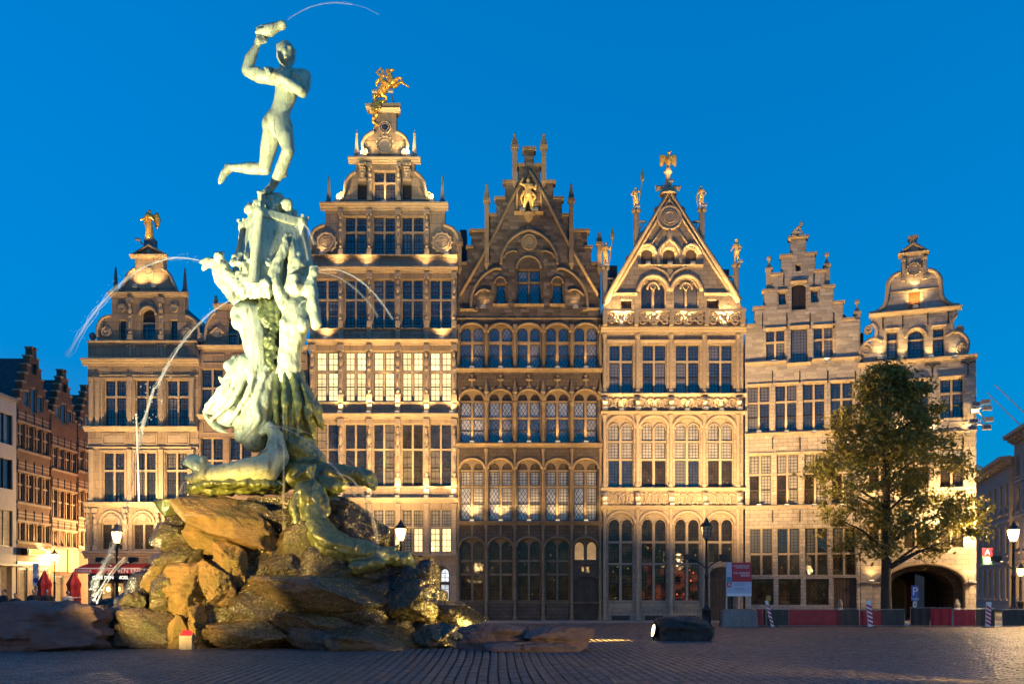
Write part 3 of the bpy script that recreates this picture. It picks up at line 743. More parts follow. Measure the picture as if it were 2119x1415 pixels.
# ---- tall house with the horseman
C = House('guild_house', 'tallest stone guild house with scrolled gable, topped by a gilded horseman', 640, Y0, 0, 794, 'horseman house', 'stone_tall', 'trim_pale')
gc = [(641, 1285), (641, 530)] + curve([(643, 520), (642, 495), (650, 476), (662, 467), (673, 464)], 4) + [(673, 430), (690, 421)] + curve([(700, 416), (712, 402), (716, 378), (724, 364), (736, 356)], 4) + [(736, 336), (742, 328)] + curve([(751, 316), (750, 300), (755, 285), (764, 277), (774, 272)], 4) + [(774, 234), (768, 231), (768, 218)]
CC = 797
cl = C.poly(mirror(gc, CC)); cl = [(min(p[0], C.u(946)), p[1]) for p in cl]
cols = ((713, 759), (772, 818), (831, 877)); five = ((653, 700),) + ((713, 758), (772, 817), (831, 876), (889, 935))
for a, b in cols: C.win(a, b, 447, 528, 2, [479], bars=(2, 3))
C.win(773, 819, 353, 414, 2, [377], bars=(2, 3)); C.shutter(740, 759, 381, 413); C.shutter(833, 852, 381, 413)
for i, (a, b) in enumerate(five):
    C.win(a, b, 577, 679, 2, [619], bars=(2, 3), lowbars=(2, 5), midbar=True)
    C.win(a, b, 726, 830, 2, [768], bars=(2, 3), lowbars=(2, 5), midbar=True, glass=['lit_yellow'])
    C.win(a, b, 876, 1005, 2, [929], bars=(2, 3), lowbars=(2, 5), midbar=True, glass=['glass_plain'] if i else ['lit_dim', 'glass_plain'])
    C.win(a, b, 1053, 1143, 2, [1090], bars=(2, 3), lowbars=(2, 4), top='glass_blind', glass=(['glass_dim', 'lit_dim'], ['glass_blind', 'glass_dim'], ['glass_blind', 'glass_dim'], ['glass_blind', 'lit_yellow'], ['lit_yellow', 'lit_yellow'])[i])
C.win(888, 931, 1170, 1242, 2, [1206], 1186, glass='lit_white', bars=(2, 3), frame='iron'); C.win(820, 862, 1170, 1242, 2, [1206], 1186, glass='lit_dim', bars=(2, 3), frame='iron'); C.shutter(745, 785, 1175, 1285, 'wood_door', 1188, 'door'); C.win(660, 710, 1170, 1242, 2, [1206], 1186, glass='glass_warm', bars=(2, 3))
C.wall(cl, bands=[C.v(y) for y in (1152, 1035, 862, 709, 560, 545, 433, 335)]); C.body(641, 945, 530, 370)
for a in ((638, 948, 556, 565, .4), (638, 948, 705, 714, .42), (638, 948, 857, 867, .42), (638, 948, 1030, 1040, .42), (638, 948, 1147, 1157, .4), (640, 946, 529, 534, .2), (664, 928, 424, 436, .42), (722, 871, 330, 340, .36), (766, 829, 217, 226, .2), (766, 829, 228, 234, .3), (641, 946, 680, 684, .12), (641, 946, 832, 836, .12), (641, 946, 1006, 1010, .12)): C.cornice(*a)
for x in (706, 765, 824, 883, 940, 647):
    if x != 647: C.pilaster(x, 566, 679, 9, .17, style='herm')
    C.pilaster(x, 715, 831, 10, .18, style='herm'); C.pilaster(x, 868, 1006, 10, .18, style='herm'); C.pilaster(x, 1041, 1146, 9, .16)
    for a, b in ((684, 704), (837, 856), (1011, 1029)): C.box(x - 5, x + 5, a, b, -.16, .03, 'plinth')
for x in (706, 765, 825, 884): C.pilaster(x, 437, 529, 9, .17, style='herm')
for x in (766, 826): C.pilaster(x, 341, 418, 8, .18, style='herm')
for x in (751, 843): C.pilaster(x, 341, 376, 15, .22, 'caryatid', style='herm')
for i in range(4):
    x = (650, 711, 770, 829)[i]
for x in (676, 915):
    m = C.medallion(x, 503, 20, .2, 'medallion', 2, bumps=12)
    lettering('D', .36, 'trim_pale', m, C.u(x) - .24, -.12, C.v(508)); lettering('W', .36, 'trim_pale', m, C.u(x) + .24, -.12, C.v(508))
    MB().box(C.u(x) - .03, C.u(x) + .03, -.15, 0, C.v(514), C.v(494)).box(C.u(x) - .2, C.u(x) + .2, -.14, 0, C.v(498), C.v(496)).build('arrow', 'trim_pale', m)
    f = 1 if x < 700 else -1; C.rib(curve([(x - f * 33, 524), (x - f * 33, 495), (x - f * 24, 476), (x - f * 3, 466)]), .1)
C.medallion(797, 302, 17, .25, 'medallion', 2, bumps=14); C.medallion(797, 265, 12, .16, 'oculus', 2)
MB().slab([(C.u(797) + .26 * math.cos(i * .3142), C.v(265) + .26 * math.sin(i * .3142)) for i in range(20)], (), -.1, -.085).build('pane', 'glass_plain', C.root)
for f in (1, -1):
    q = lambda pts: [(CC + f * (x - CC), y) for x, y in pts]
    C.rib(q(curve([(692, 420), (704, 412), (713, 400), (717, 378), (725, 365), (736, 357)])), .1); C.rib(q(curve([(744, 327), (752, 314), (751, 298), (757, 284), (775, 273)])), .1)
    C.obelisk(CC + f * 60, 264, 330, 9); C.obelisk(CC + f * 118, 357, 424, 9, mat='lead_grey'); C.volute(CC + f * 43, 318, 9, 1.4, f); C.volute(CC + f * 92, 408, 9, 1.4, f)
C.box(757, 768, 218, 224, -.2, .6, 'cap'); 
C.box(948, 962, 450, 560, 1.6, 2.6, 'chimney', 'slate'); C.box(932, 944, 462, 520, 2.2, 3.2, 'chimney', 'slate')
for x in (700, 760, 880, 935): C.uplight(x, 557, 50, 'cornice under the medallions', out=.35, aim=(0, .35, 1.2), size=120)
for x in (676, 915): C.uplight(x, 706, 80, 'cornice above the lit windows', out=.36, aim=(0, .3, 1.0), size=120)
for x in (765, 824):
    C.uplight(x, 858, 420, 'cornice below the lit windows', out=.38, aim=(0, .3, 2.6), size=70); C.uplight(x, 1031, 420, 'cornice at the third floor', out=.38, aim=(0, .3, 2.6), size=70)
    C.uplight(x, 1148, 260, 'cornice above the ground floor', out=.38, aim=(0, .3, 2.6), size=80)
for x in (706, 883, 935): C.uplight(x, 858, 130, 'cornice below the lit windows', out=.38, aim=(0, .3, 2.4), size=110); C.uplight(x, 1031, 160, 'cornice at the third floor', out=.38, aim=(0, .3, 2.4), size=110)
for x in (700, 797, 895): C.uplight(x, 425, 170, 'upper gable cornice', out=.36, aim=(0, .3, 2.2), size=125)
for x in (748, 846): C.uplight(x, 330, 240, 'top gable cornice', out=.3, aim=((797 - x) * .01, .25, 1.6), size=125)
for x in (668, 925): C.uplight(x, 530, 16, 'ledge below the medallions', out=.3, aim=(0, .3, 1.2), size=110)

# ---- dark stepped gable
D = House('guild_house', 'dark sooty stone guild house with stepped gable and gilded figure in its niche', 945, Y0, 0, 1094, 'dark stepped-gable house', 'stone_dark', 'trim_dark')
DC = 1095
st = [(947, 1285), (947, 566), (953, 566), (953, 546), (967, 546), (967, 512), (975, 512), (975, 480), (1012, 480), (1012, 446), (1027, 446), (1027, 411), (1045, 411), (1045, 378), (1072, 378), (1072, 343), (1085, 343), (1085, 309)]
dl = D.poly(mirror(st, DC)); dl = [(max(p[0], D.u(946)), p[1]) for p in dl]
D.win(1070, 1119, 557, 629, 2, [583], glass='glass_diamond', thick=4); D.win(1026, 1046, 587, 629, 1, glass='glass_diamond'); D.win(1143, 1164, 587, 629, 1, glass='glass_diamond')
bays = ((952, 1002), (1011, 1061), (1070, 1119), (1129, 1178), (1187, 1237))
for i, (a, b) in enumerate(bays):
    D.win(a, b, 671, 762, 2, [708], 688, glass='glass_diamond', midbar=True, thick=6, mull=5)
    D.win(a, b, 806, 916, 2, [830, 864], 829, glass='glass_diamond', midbar=True, thick=4, mull=5, rowglass=['wood_dark', 'glass_pale', 'glass_pale' if i == 0 else 'glass_diamond'])
    D.win(a, b, 950, 1077, 2, [973, 1006], 972, glass='glass_diamond', midbar=True, thick=4, mull=5, rowglass=['stone_dark', 'glass_blind', ['glass_pale', 'glass_blind']])
    if i < 4: D.win(a, b, 1113, 1243, 2, [1160, 1188], 1132, glass='glass_dim', midbar=True, thick=4, mull=4)
    else:
        D.win(a, b, 1113, 1160, 2, [], 1132, glass='lit_dim'); D.shutter(a, b, 1192, 1284, 'wood_door', 1204, 'door', boards=6)
        D.win(a + 15, b - 15, 1170, 1184, 2, glass='lit_dim')
    for t, sp_, ry in ((669, 688, 19), (803, 829, 24), (947, 970, 22), (1110, 1132, 21)): D.arc_rib((a + b) / 2, sp_, 27, ry, .07, name='hood_mould')
    cx = (a + b) / 2; u, z = D.P(cx, 803)
    MB().tube([(u - .3, -.05, z - .12), (u - .05, -.05, z + .08), (u, -.05, z + .3)], .04, 5).tube([(u + .3, -.05, z - .12), (u + .05, -.05, z + .08), (u, -.05, z + .3)], .04, 5).ell((u, -.07, z + .45), (.2, .1, .09), 8, 4).lathe(u, -.07, [(.06, z + .3), (.05, z + .6), (.09, z + .66), (.02, z + .78)], 6).build('finial', 'trim_dark', D.root)
    for q in (-22, 22):
        D.medallion(cx + q * .75, 801 + abs(q) * .12, 3.2, .1, 'crocket', 1)
    MB().lathe(D.u(b + 4.5), -.08, [(.08, D.v(830)), (.1, D.v(815)), (.16, D.v(812)), (.1, D.v(806)), (.06, D.v(796)), (.02, D.v(786))], 6).build('pinnacle', 'trim_dark', D.root)
    D.box(a + 2, b - 2, 1249, 1280, -.05, .03, 'panel', 'stone_dark') if i < 4 else None
    for x in (cx, ): D.box(x - 2, x + 2, 1079, 1107, -.05, .02, 'corbel')
    if i < 4: D.uplight(cx, 1080, 300 - 42 * i, 'sill of the painted windows', out=.22, aim=(0, .12, 3), size=120)
    else: D.uplight(cx, 1080, 60, 'sill of the painted windows', out=.22, aim=(0, .12, 3), size=120)
    D.uplight(cx, 918, 95, 'sill under the diamond panes', out=.22, aim=(0, .12, 3), size=110); D.uplight(cx, 765, 60, 'sill below the arched top windows', out=.22, aim=(0, .12, 3), size=110)
D.wall(dl, bands=[D.v(y) for y in (1098, 938, 775, 650, 546, 480, 378)]); D.body(947, 1244, 600, 350)
gable = [(x, z) for x, z in dl]
dh = [rect(D.u(1066), D.u(1123), D.v(633), D.v(528)), rect(D.u(1022), D.u(1050), D.v(633), D.v(575)), rect(D.u(1139), D.u(1168), D.v(633), D.v(575)), rect(D.u(1066), D.u(1122), D.v(447), D.v(360))]
D.ashlar([p for p in gable if p[1] > 3] + [(D.u(1243), D.v(660)), (D.u(947), D.v(660))], dh, .18, .42, 'block_dark')
for a in ((945, 1246, 763, 771, .26), (945, 1246, 917, 926, .26), (945, 1246, 1078, 1086, .2), (945, 1246, 1245, 1249, .12), (1064, 1125, 630, 635, .18), (1020, 1051, 630, 635, .18), (1137, 1169, 630, 635, .18), (952, 982, 640, 645, .16), (1207, 1240, 638, 643, .16), (945, 1246, 658, 661, .06)): D.cornice(*a)
for i in range(0, len(st) - 1):
    if st[i + 1][1] == st[i][1] or i < 2: continue
caps = [(953, 967, 546), (967, 980, 512), (973, 1013, 478), (1012, 1028, 446), (1026, 1046, 411), (1043, 1062, 377), (1070, 1086, 343)]
for a, b, y in caps:
    D.box(a - 3, b, y - 3, y + 2, -.12, .55, 'coping'); D.box(2 * DC - b, 2 * DC - a + 3, y - 3, y + 2, -.12, .55, 'coping')
D.box(1081, 1109, 305, 311, -.12, .6, 'coping')
for x in (1065, 1125): D.pinnacle(x, 277, 386, 12, .26)
for x in (1007.5, 1182): D.pinnacle(x, 381, 556, 11, .2)
for x in (951, 1240): D.pinnacle(x, 480, 566, 11, .3)
for f in (1, -1):
    q = lambda pts: [(DC + f * (x - DC), y) for x, y in pts]
    D.rib(q([(1095, 352), (1066, 400), (1012, 508), (952, 612)]), .09, y=-.05); D.rib(q(curve([(1037, 548), (1040, 525), (1054, 500), (1074, 484), (1095, 477)])), .08)
    D.rib(q(curve([(984, 642), (976, 640), (975, 625), (981, 597), (1000, 571), (1022, 557), (1038, 557)])), .08); D.rib(q(curve([(981, 612), (992, 602), (1004, 599), (1014, 603)])), .06); D.rib(q(curve([(1042, 535), (1048, 525), (1060, 520), (1070, 521)])), .06)
    D.volute(DC + f * 110, 641, 5, 1.2, f); D.rib(q([(1070, 444), (1070, 398), (1095, 352)]), .07)
D.medallion(1095, 502, 16, .14, 'shield'); D.arc_rib(1094, 556, 25, 26, .06); D.arc_rib(1035.5, 587, 12, 14, .05); D.arc_rib(1153, 587, 12, 14, .05)
D.cornice(1064, 1124, 441, 446, .3, 'niche_shelf'); D.box(1071, 1118, 375, 441, -.02, .02, 'niche_back', 'gilt_stone') if False else None
u = D.u(1094); MB().lathe(u, -.15, [(.04, D.v(462)), (.2, D.v(456)), (.28, D.v(449)), (.36, D.v(446))], 8).build('corbel', 'trim_dark', D.root)
for x in (948, 1006.5, 1065.5, 1124, 1183, 1242): 
    for a, b in ((672, 762), (831, 917), (928, 1078), (1086, 1284)): D.pilaster(x, a, b, 6.5, .12, 'column', style='round')
D.uplight(1080, 443, 45, 'niche shelf', out=.5, aim=(.2, .5, 1.6), size=110); D.uplight(1108, 443, 45, 'niche shelf', out=.5, aim=(-.2, .5, 1.6), size=110)
D.uplight(1000, 640, 30, 'ledge under the curved ribs', out=.25, aim=(.3, .2, 2), size=120); D.uplight(1190, 640, 30, 'ledge under the curved ribs', out=.25, aim=(-.3, .2, 2), size=120)

# ---- house with the eagle
E = House('guild_house', 'pale traceried stone guild house with pointed gable, gilded eagle and soldiers on top', 1246, Y0, 0, 1390, 'eagle house', 'stone_eagle', 'trim_pale')
el = E.poly([(1247, 1285), (1247, 640), (1252, 624), (1385, 393), (1530, 622), (1538, 640), (1538, 1285)])
ebay = ((1258, 1311), (1327, 1380), (1396, 1449), (1465, 1518))
for i, (a, b) in enumerate(((1326, 1378), (1394, 1446))): E.win(a, b, 577, 644, 2, [], 604, glass='glass_plain', mull=5); c = (a + b) / 2; E.arc_rib(c, 603, 32, 33, .12, y=-.03); E.arc_rib(c, 598, 12, 14, .05, y=.05, name='tracery'); E.rib([(c, 585), (c - 6, 592), (c, 600), (c + 6, 592), (c, 585)], .045, 'tracery', y=.1)
for a, b, o in ((1326, 1353, 0), (1371, 1399, 1), (1418, 1444, 0)):
    E.win(a, b, 512, 549, 1, [], 526, glass='wood_dark', sash=False)
    c = (a + b) / 2; E.arc_rib(c, 526, 19, 20, .1, y=-.03) if not o else E.rib(curve([(1362, 548), (1363, 522), (1372, 506), (1382, 497), (1385, 478), (1388, 497), (1398, 506), (1407, 522), (1408, 548)]), .1)
E.shutter(1285, 1308, 620, 646); E.shutter(1463, 1487, 620, 646)
for i, (a, b) in enumerate(ebay):
    E.win(a + 2, b - 1, 712, 814, 2, [747], midbar=True); E.cornice(a - 2, b + 3, 704, 710, .16, 'hood_mould')
    E.win(a, b, 866, 1008, 2, [913, 950], 885, mull=5, glass=('glass_sky', 'glass_warm', 'glass_sky', 'glass_warm')[i], rowglass=['glass_blind', 'glass_blind'], thick=4)
    if i < 3: E.win(a, b, 1064, 1243, 2, [1121, 1166], 1084, mull=5, glass=('glass_warm', 'glass_red', 'glass_red')[i], midbar=True, rowglass=['glass_warm', 'glass_warm']); E.frame_panel(a, b, 1246, 1259, 1.5, .04)
    else: E.win(a, b, 1064, 1164, 2, [1121], 1084, mull=5, glass='glass_warm'); E.shutter(a + 4, b, 1172, 1284, 'wood_door', 1186, 'door', boards=7)
    c = (a + b) / 2
    for sp_, w in ((886, 30), (1084, 30)): E.arc_rib(c, sp_, w, 26, .1, y=-.03); E.arc_rib(c - 13, sp_ + 2, 12, 13, .04, y=.1, name='tracery'); E.arc_rib(c + 13, sp_ + 2, 12, 13, .04, y=.1, name='tracery')
    for py, hh in ((834, 13), (1031, 12)):                         # pierced parapets: interlacing bows
        for q in range(4):
            x = a - 4 + (b - a + 8) * (q + .5) / 4; E.arc_rib(x, py + hh, 13, 22, .045, name='tracery', n=8)
            E.arc_rib(x, py - hh, 13, -22, .04, name='tracery', n=8)
    if i < 3: E.box(a + 8, b - 8, 1273, 1283, -.03, .02, 'vent', 'iron')
E.wall(el, bands=[E.v(y) for y in (1050, 855, 700, 650, 555)]); E.body(1247, 1538, 640, 420)
for a in ((1243, 1542, 679, 691, .42), (1243, 1542, 815, 821, .26), (1243, 1542, 852, 858, .3), (1243, 1542, 1009, 1016, .24), (1243, 1542, 1046, 1053, .3), (1320, 1455, 549, 555, .18), (1255, 1318, 607, 612, .14), (1457, 1512, 607, 612, .14)): E.cornice(*a)
for x in (1251, 1319, 1388, 1457, 1527):
    E.pilaster(x, 692, 815, 8, .14, 'column', style='round'); E.pilaster(x, 858, 1009, 8, .14, 'column', style='round'); E.pilaster(x, 1053, 1284, 8, .14, 'column', style='round')
    for py in (835, 1031):
        E.box(x - 5, x + 5, py - 14, py + 15, -.2, .03, 'plinth'); u, z = E.P(x, py - 5)
        MB().ell((u, -.26, z), (.17, .16, .2)).ell((u, -.4, z - .06), (.09, .08, .08)).ell((u - .14, -.22, z + .14), (.06, .06, .07)).ell((u + .14, -.22, z + .14), (.06, .06, .07)).build('lion_mask', 'trim_pale', E.root, True)
        E.uplight(x, py + 15, 22, ('upper' if py < 900 else 'lower') + ' lion mask ledge', out=.42, aim=(0, .25, 1), size=100)
E.box(1246, 1538, 646, 651, -.62, -.4, 'handrail')
for i in range(4):                                                  # balustrade of open quatrefoils
    x0, x1 = (1254, 1316, 1388, 1460)[i], (1312, 1384, 1456, 1528)[i]; n = 3; mb = MB()
    for q in range(n):
        w = (x1 - x0) / n; cx, cz = E.u(x0 + w * (q + .5)), E.v(664); r = w * E.k() * .27
        for ax, az in ((-1, 0), (1, 0), (0, 1), (0, -1)): mb.ring(cx + ax * r * .95, cz + az * r * .95, r, .045, -.5, 12)
    mb.build('balustrade', 'trim_pale', E.root)
for x in (1250, 1314, 1386, 1458, 1532): E.box(x - 4, x + 4, 645, 679, -.66, -.36, 'baluster_pier')
E.rib([(1252, 626), (1385, 395), (1530, 624)], .2, 'coping', y=0); E.rib([(1268, 612), (1385, 412), (1514, 612)], .1, 'moulding', y=-.05)
E.medallion(1385, 452, 25, .2, 'medallion', 2); E.medallion(1385, 452, 12, .3, 'shield', 1)
E.rib([(1345, 512), (1372, 470)], .05); E.rib([(1426, 512), (1399, 470)], .05); E.rib([(1385, 400), (1385, 425)], .05)
E.rib(curve([(1352, 552), (1378, 565), (1386, 580), (1394, 565), (1420, 552)]), .07); E.medallion(1386, 563, 6, .15, 'rosette', 1)
for t in (.2, .42, .64, .85):
    for sx, ex in ((1385, 1252), (1385, 1530)):
        u, z = E.P(sx + (ex - sx) * t, 395 + (626 - 395) * t); MB().ell((u, .1, z + .22), (.16, .14, .13), 6, 4).ell((u, .1, z + .34), (.08, .08, .08), 6, 4).build('crocket', 'trim_pale', E.root)
u = E.u(1383); MB().lathe(u, .1, [(.5, E.v(402)), (.42, E.v(395)), (.22, E.v(384)), (.13, E.v(368)), (.13, E.v(360)), (.24, E.v(355)), (.18, E.v(350)), (.14, E.v(347))], 8).build('finial', 'trim_pale', E.root)
for f in (-1, 1): MB().tube([(u, .1, E.v(396)), (u + f * .35, .1, E.v(386)), (u + f * .6, .1, E.v(389)), (u + f * .66, .1, E.v(383))], [.14, .12, .15, .05], 6).build('crocket', 'trim_pale', E.root)
for x, t, b in ((1317, 432, 505), (1453, 430, 500), (1252, 550, 628), (1524, 545, 620)):
    c = E.u(x); MB().lathe(c, .1, [(.06, E.v(b) - .2), (.16, E.v(b)), (.16, E.v(t + 8)), (.26, E.v(t + 5)), (.26, E.v(t + 1)), (.2, E.v(t))], 8).build('statue_pedestal', 'trim_pale', E.root)
for a, b, y0, y1 in ((1321, 1337, 456, 482), (1434, 1449, 456, 480), (1255, 1270, 574, 600), (1508, 1522, 570, 600)): E.box(a, b, y0, y0 + 3, .02, .2, 'rail'); E.rib([(a, y1), ((a + b) / 2, y0 + 6), (b, y1)], .05, 'tracery', y=.1)
E.box(1502, 1523, 536, 620, 1.5, 2.6, 'chimney', 'slate'); E.box(1268, 1284, 528, 600, 1.5, 2.5, 'chimney', 'slate')
for x in (1285, 1497): E.uplight(x, 678, 620, 'balcony floor', out=.2, aim=(0, .12, 3), size=125)
for x in (1353, 1418): E.uplight(x, 678, 330, 'balcony floor', out=.3, aim=(0, .25, 3), size=110)
for x in (1340, 1385, 1432): E.uplight(x, 549, 110, 'ledge under the three dark windows', out=.22, aim=(0, .15, 2), size=120)
for x in (1352, 1420, 1285, 1490): E.uplight(x, 852, 60, 'ledge between the arched floors', out=.3, aim=(0, .2, 3), size=120)
# ---- pale stepped gable with the fox
XF, YF = W(1541, HY, Y0).x, Y0
Fh = House('guild_house', 'pale stone guild house with stepped gable and ball finials, a fox statue on top', 1541, Y0, R(12.8), 1654, 'fox house', 'stone_fox', 'trim_pale')
FC = 1654
sf = [(1542, 1285), (1542, 668), (1561, 668), (1561, 632), (1580, 632), (1580, 598), (1598, 598), (1598, 565), (1617, 565), (1617, 528), (1636, 528), (1636, 492)]
fo = [Fh.u(x) for x, _ in sf]; cu = Fh.u(1652); wR = Fh.u(1780)
fl = [(Fh.u(x), Fh.v(y)) for x, y in sf]; fl = fl + [(min(2 * cu - a, wR), b) for a, b in reversed(fl)]
fl[-1] = (wR, fl[-1][1]); fl[-2] = (wR, fl[-2][1])
Fh.win(1646, 1657, 546, 561, 1, glass='wood_dark', sash=False); Fh.shutter(1638, 1668, 587, 641, spring=594, name='loft_door'); Fh.win(1611, 1627, 602, 628, 1, glass='glass_sky'); Fh.win(1678, 1694, 602, 628, 1, glass='glass_sky')
Fh.win(1584, 1625, 679, 741, 2, [704]); Fh.win(1683, 1725, 679, 741, 2, [704]); Fh.win(1636, 1672, 679, 749, 1, thick=6)
fb = ((1547, 1594), (1604, 1650), (1661, 1708), (1718, 1766))
for i, (a, b) in enumerate(fb):
    Fh.win(a, b, 794, 890, 2, [829], midbar=True); Fh.win(a + 3, b + 3, 938, 1043, 2, [979], glass=['glass_warm', 'glass_blind'], top='glass_blind', midbar=True)
    Fh.win(a + 5, b + 6, 1091, 1190, 2, [1145], glass='glass_dim', top='glass_sky'); Fh.cornice(a - 2, b + 3, 790, 794, .1, 'hood_mould'); Fh.cornice(a + 1, b + 6, 934, 938, .1, 'hood_mould')
    if i < 3: Fh.win(a + 7, b + 7, 1197, 1251, 1, glass=('glass_warm', 'glass_warm', 'glass_dim')[i], frame='wood_dark', name='shop_window')
    else: Fh.shutter(a + 7, b + 7, 1195, 1284, 'wood_door', name='door', boards=7)
    for y in (768, 905, 1056): Fh.iron_tie((a + b) / 2 + 28, y, y + 24)
    Fh.uplight(a + 23, 1048, 70, 'course above the ground floor', out=.25, aim=(0, .12, 3), size=125); Fh.uplight(a + 23, 897, 48, 'course at the middle floor', out=.25, aim=(0, .12, 3), size=125)
Fh.wall(fl, bands=[Fh.v(y) for y in (1050, 898, 760, 660, 575)]); Fh.body(1543, 1779, 680, 560)
hol = [rect(Fh.u(a - 3), Fh.u(b + 3), Fh.v(d + 4), Fh.v(c - 4)) for a, b, c, d in ((1638, 1668, 587, 641), (1584, 1625, 679, 741), (1683, 1725, 679, 741), (1634, 1674, 679, 749), (1611, 1627, 602, 628), (1678, 1694, 602, 628), (1645, 1658, 545, 562))] + [rect(Fh.u(a - 2), Fh.u(b + 4), Fh.v(894), Fh.v(788)) for a, b in fb]
Fh.ashlar([p for p in fl if p[1] > 3] + [(wR - .1, Fh.v(895)), (Fh.u(1543), Fh.v(895))], hol, .19, .55, 'block_pale')
for a in ((1541, 1626, 745, 751, .2), (1680, 1779, 745, 751, .2), (1628, 1678, 751, 757, .22), (1541, 1779, 893, 899, .16), (1541, 1779, 1044, 1050, .16), (1636, 1670, 582, 586, .16), (1608, 1630, 597, 601, .12), (1675, 1697, 597, 601, .12), (1582, 1627, 675, 678, .12), (1681, 1727, 675, 678, .12), (1634, 1674, 674, 678, .14)): Fh.cornice(*a)
for i in range(1, len(sf) - 1, 2):
    pass
for (a, y) in ((1542, 668), (1561, 632), (1580, 598), (1598, 565), (1617, 528), (1634, 492)):
    u0 = Fh.u(a); u1 = u0 + .55; z = Fh.v(y); MB().box(u0 - .08, u1, -.1, .55, z - .02, z + .1).build('coping', 'trim_pale', Fh.root); MB().box(2 * cu - u1, min(2 * cu - u0 + .08, wR + .05), -.1, .55, z - .02, z + .1).build('coping', 'trim_pale', Fh.root)
Fh.box(1632, 1670, 488, 493, -.14, .56, 'coping')
for x, t, b in ((1592, 527, 600), (1712, 519, 592), (1775, 617, 692), (1538, 634, 668)): Fh.ball_finial(x, t, b, 11)
for x in (1578, 1628, 1676, 1725): Fh.iron_tie(x, 648, 680)
for x in (1622, 1684): Fh.iron_tie(x, 568, 592)
for x in (1600, 1710): Fh.uplight(x, 752, 70, 'course under the loft windows', out=.25, aim=(0, .12, 3), size=130)

# ---- archway house
GX = Fh.world(wR + .02, 0, 0); gp = GX.x / GX.y * F + CX
G = House('guild_house', 'pale stone house with bell gable and a wide archway behind the leafy tree', gp, GX.y, R(19), 1900, 'archway house', 'stone_arch', 'trim_pale')
gl = [(1781, 1285), (1781, 747)] + [(1786, 745)] + curve([(1784, 734), (1786, 718), (1795, 704), (1806, 696)], 3) + curve([(1815, 690), (1818, 678), (1812, 664), (1803, 658)], 3) + [(1803, 644)] + curve([(1812, 641), (1826, 634), (1834, 618), (1836, 598), (1838, 580), (1848, 566), (1863, 560)], 4) + [(1866, 560), (1866, 526), (1860, 524), (1889, 501)]
GC = 1891.5; cu = G.u(GC); half = [(G.u(x), G.v(y)) for x, y in gl]; uR = G.u(2020)
full = half[:-1] + [(cu, half[-1][1])] + [(min(2 * cu - a, uR), b) for a, b in reversed(half[:-1])]
sc_ = (uR - cu) / (cu - half[0][0]); full = [(a if a <= cu else cu + (a - cu) * (1 if sc_ > 1 else 1), b) for a, b in full]; full[-1] = (uR, full[-1][1]); full[-2] = (uR, full[-2][1])
G.shutter(1880, 1904, 601, 639, 'wood_orange', boards=4)
G.win(1878, 1913, 682, 742, 1, [702], 698, glass='glass_sky', thick=3); G.win(1834, 1858, 686, 744, 1, [705], pref=1846, thick=5); G.win(1930, 1955, 679, 738, 1, [698], pref=1943, thick=5)
for a, b in ((1797, 1845), (1870, 1922), (1945, 1994)): G.win(a, b, 788, 868, 2, [817], midbar=True); G.win(a, b, 930, 1010, 2, [962], glass='glass_warm', top='glass_blind'); G.win(a, b, 1085, 1134, 2, [], glass='glass_dim'); G.cornice(a - 3, b + 3, 783, 787, .12, 'hood_mould')
aL, aR, aS, aT = G.u(1826), G.u(1998), G.v(1212), G.v(1168); ap = arch(aL, aR, 0.0, aS, aT, 20); G.holes.append([(x, max(z, .01)) for x, z in ap])
G.wall(full, bands=[G.v(y) for y in (1150, 1030, 900, 762, 650)]); u0, u1, ve = G.u(1782), G.u(2019), G.v(760)
MB().box(u0, u1, .5, 11, G.v(1155), ve).box(u0, aL - .05, .5, 11, 0, G.v(1155)).box(aR + .05, u1, .5, 11, 0, G.v(1155)).build('side_wall', 'stone_arch', G.root)
c = (u0 + u1) / 2; vr = G.v(600); MB().add([(u0, .5, ve), (u1, .5, ve), (c, .5, vr), (u0, 11, ve), (u1, 11, ve), (c, 11, vr)], [(0, 1, 2), (3, 5, 4), (0, 2, 5, 3), (1, 4, 5, 2), (0, 3, 4, 1)]).build('roof', 'slate', G.root)
MB().box(G.u(1760), G.u(1790), 1.5, 6, G.v(740), G.v(662)).build('roof', 'slate', G.root)
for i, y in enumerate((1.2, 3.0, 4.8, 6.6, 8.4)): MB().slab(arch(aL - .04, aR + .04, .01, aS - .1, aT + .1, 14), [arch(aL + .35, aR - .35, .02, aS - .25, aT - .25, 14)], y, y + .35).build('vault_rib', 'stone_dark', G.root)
MB().slab(rect(aL - .04, aR + .04, .005, aT + .3), [rect(aL + 2.55, aL + 3.1, .02, 2.9)], 9.8, 10).build('passage_wall', 'brick_red', G.root); MB().box(aL + 2, aL + 4, 12.6, 12.9, .005, 3.6).build('rear_wall', 'plaster_white', G.root); ds = MB().slab(arch(aL + .45, aL + 1.9, .02, 1.7, 2.5, 10), (), 9.6, 9.75).build('passage_door', 'wood_door', G.root); MB().slab(arch(aL + .3, aL + 2.05, .02, 1.7, 2.7, 10), [arch(aL + .45, aL + 1.9, .03, 1.7, 2.5, 10)], 9.5, 9.8).build('frame', 'trim_pale', ds)
G.arc_rib(1912, 1212, 90, 48, .12, y=-.02, n=20)
for x0, x1 in ((1781, 1829), (1995, 2021)): G.cornice(x0, x1, 1204, 1211, .16, 'impost')
gh = [rect(G.u(a - 4), G.u(b + 4), G.v(d + 4), G.v(c_ - 4)) for a, b, c_, d in ((1877, 1907, 600, 640), (1875, 1916, 680, 744), (1832, 1860, 684, 746), (1928, 1957, 677, 744), (1795, 1847, 786, 870), (1868, 1924, 786, 870), (1943, 1996, 786, 870))]
G.ashlar([p for p in full if p[1] > 3] + [(uR - .05, G.v(900)), (G.u(1782), G.v(900))], gh, .2, .6, 'block_pale')
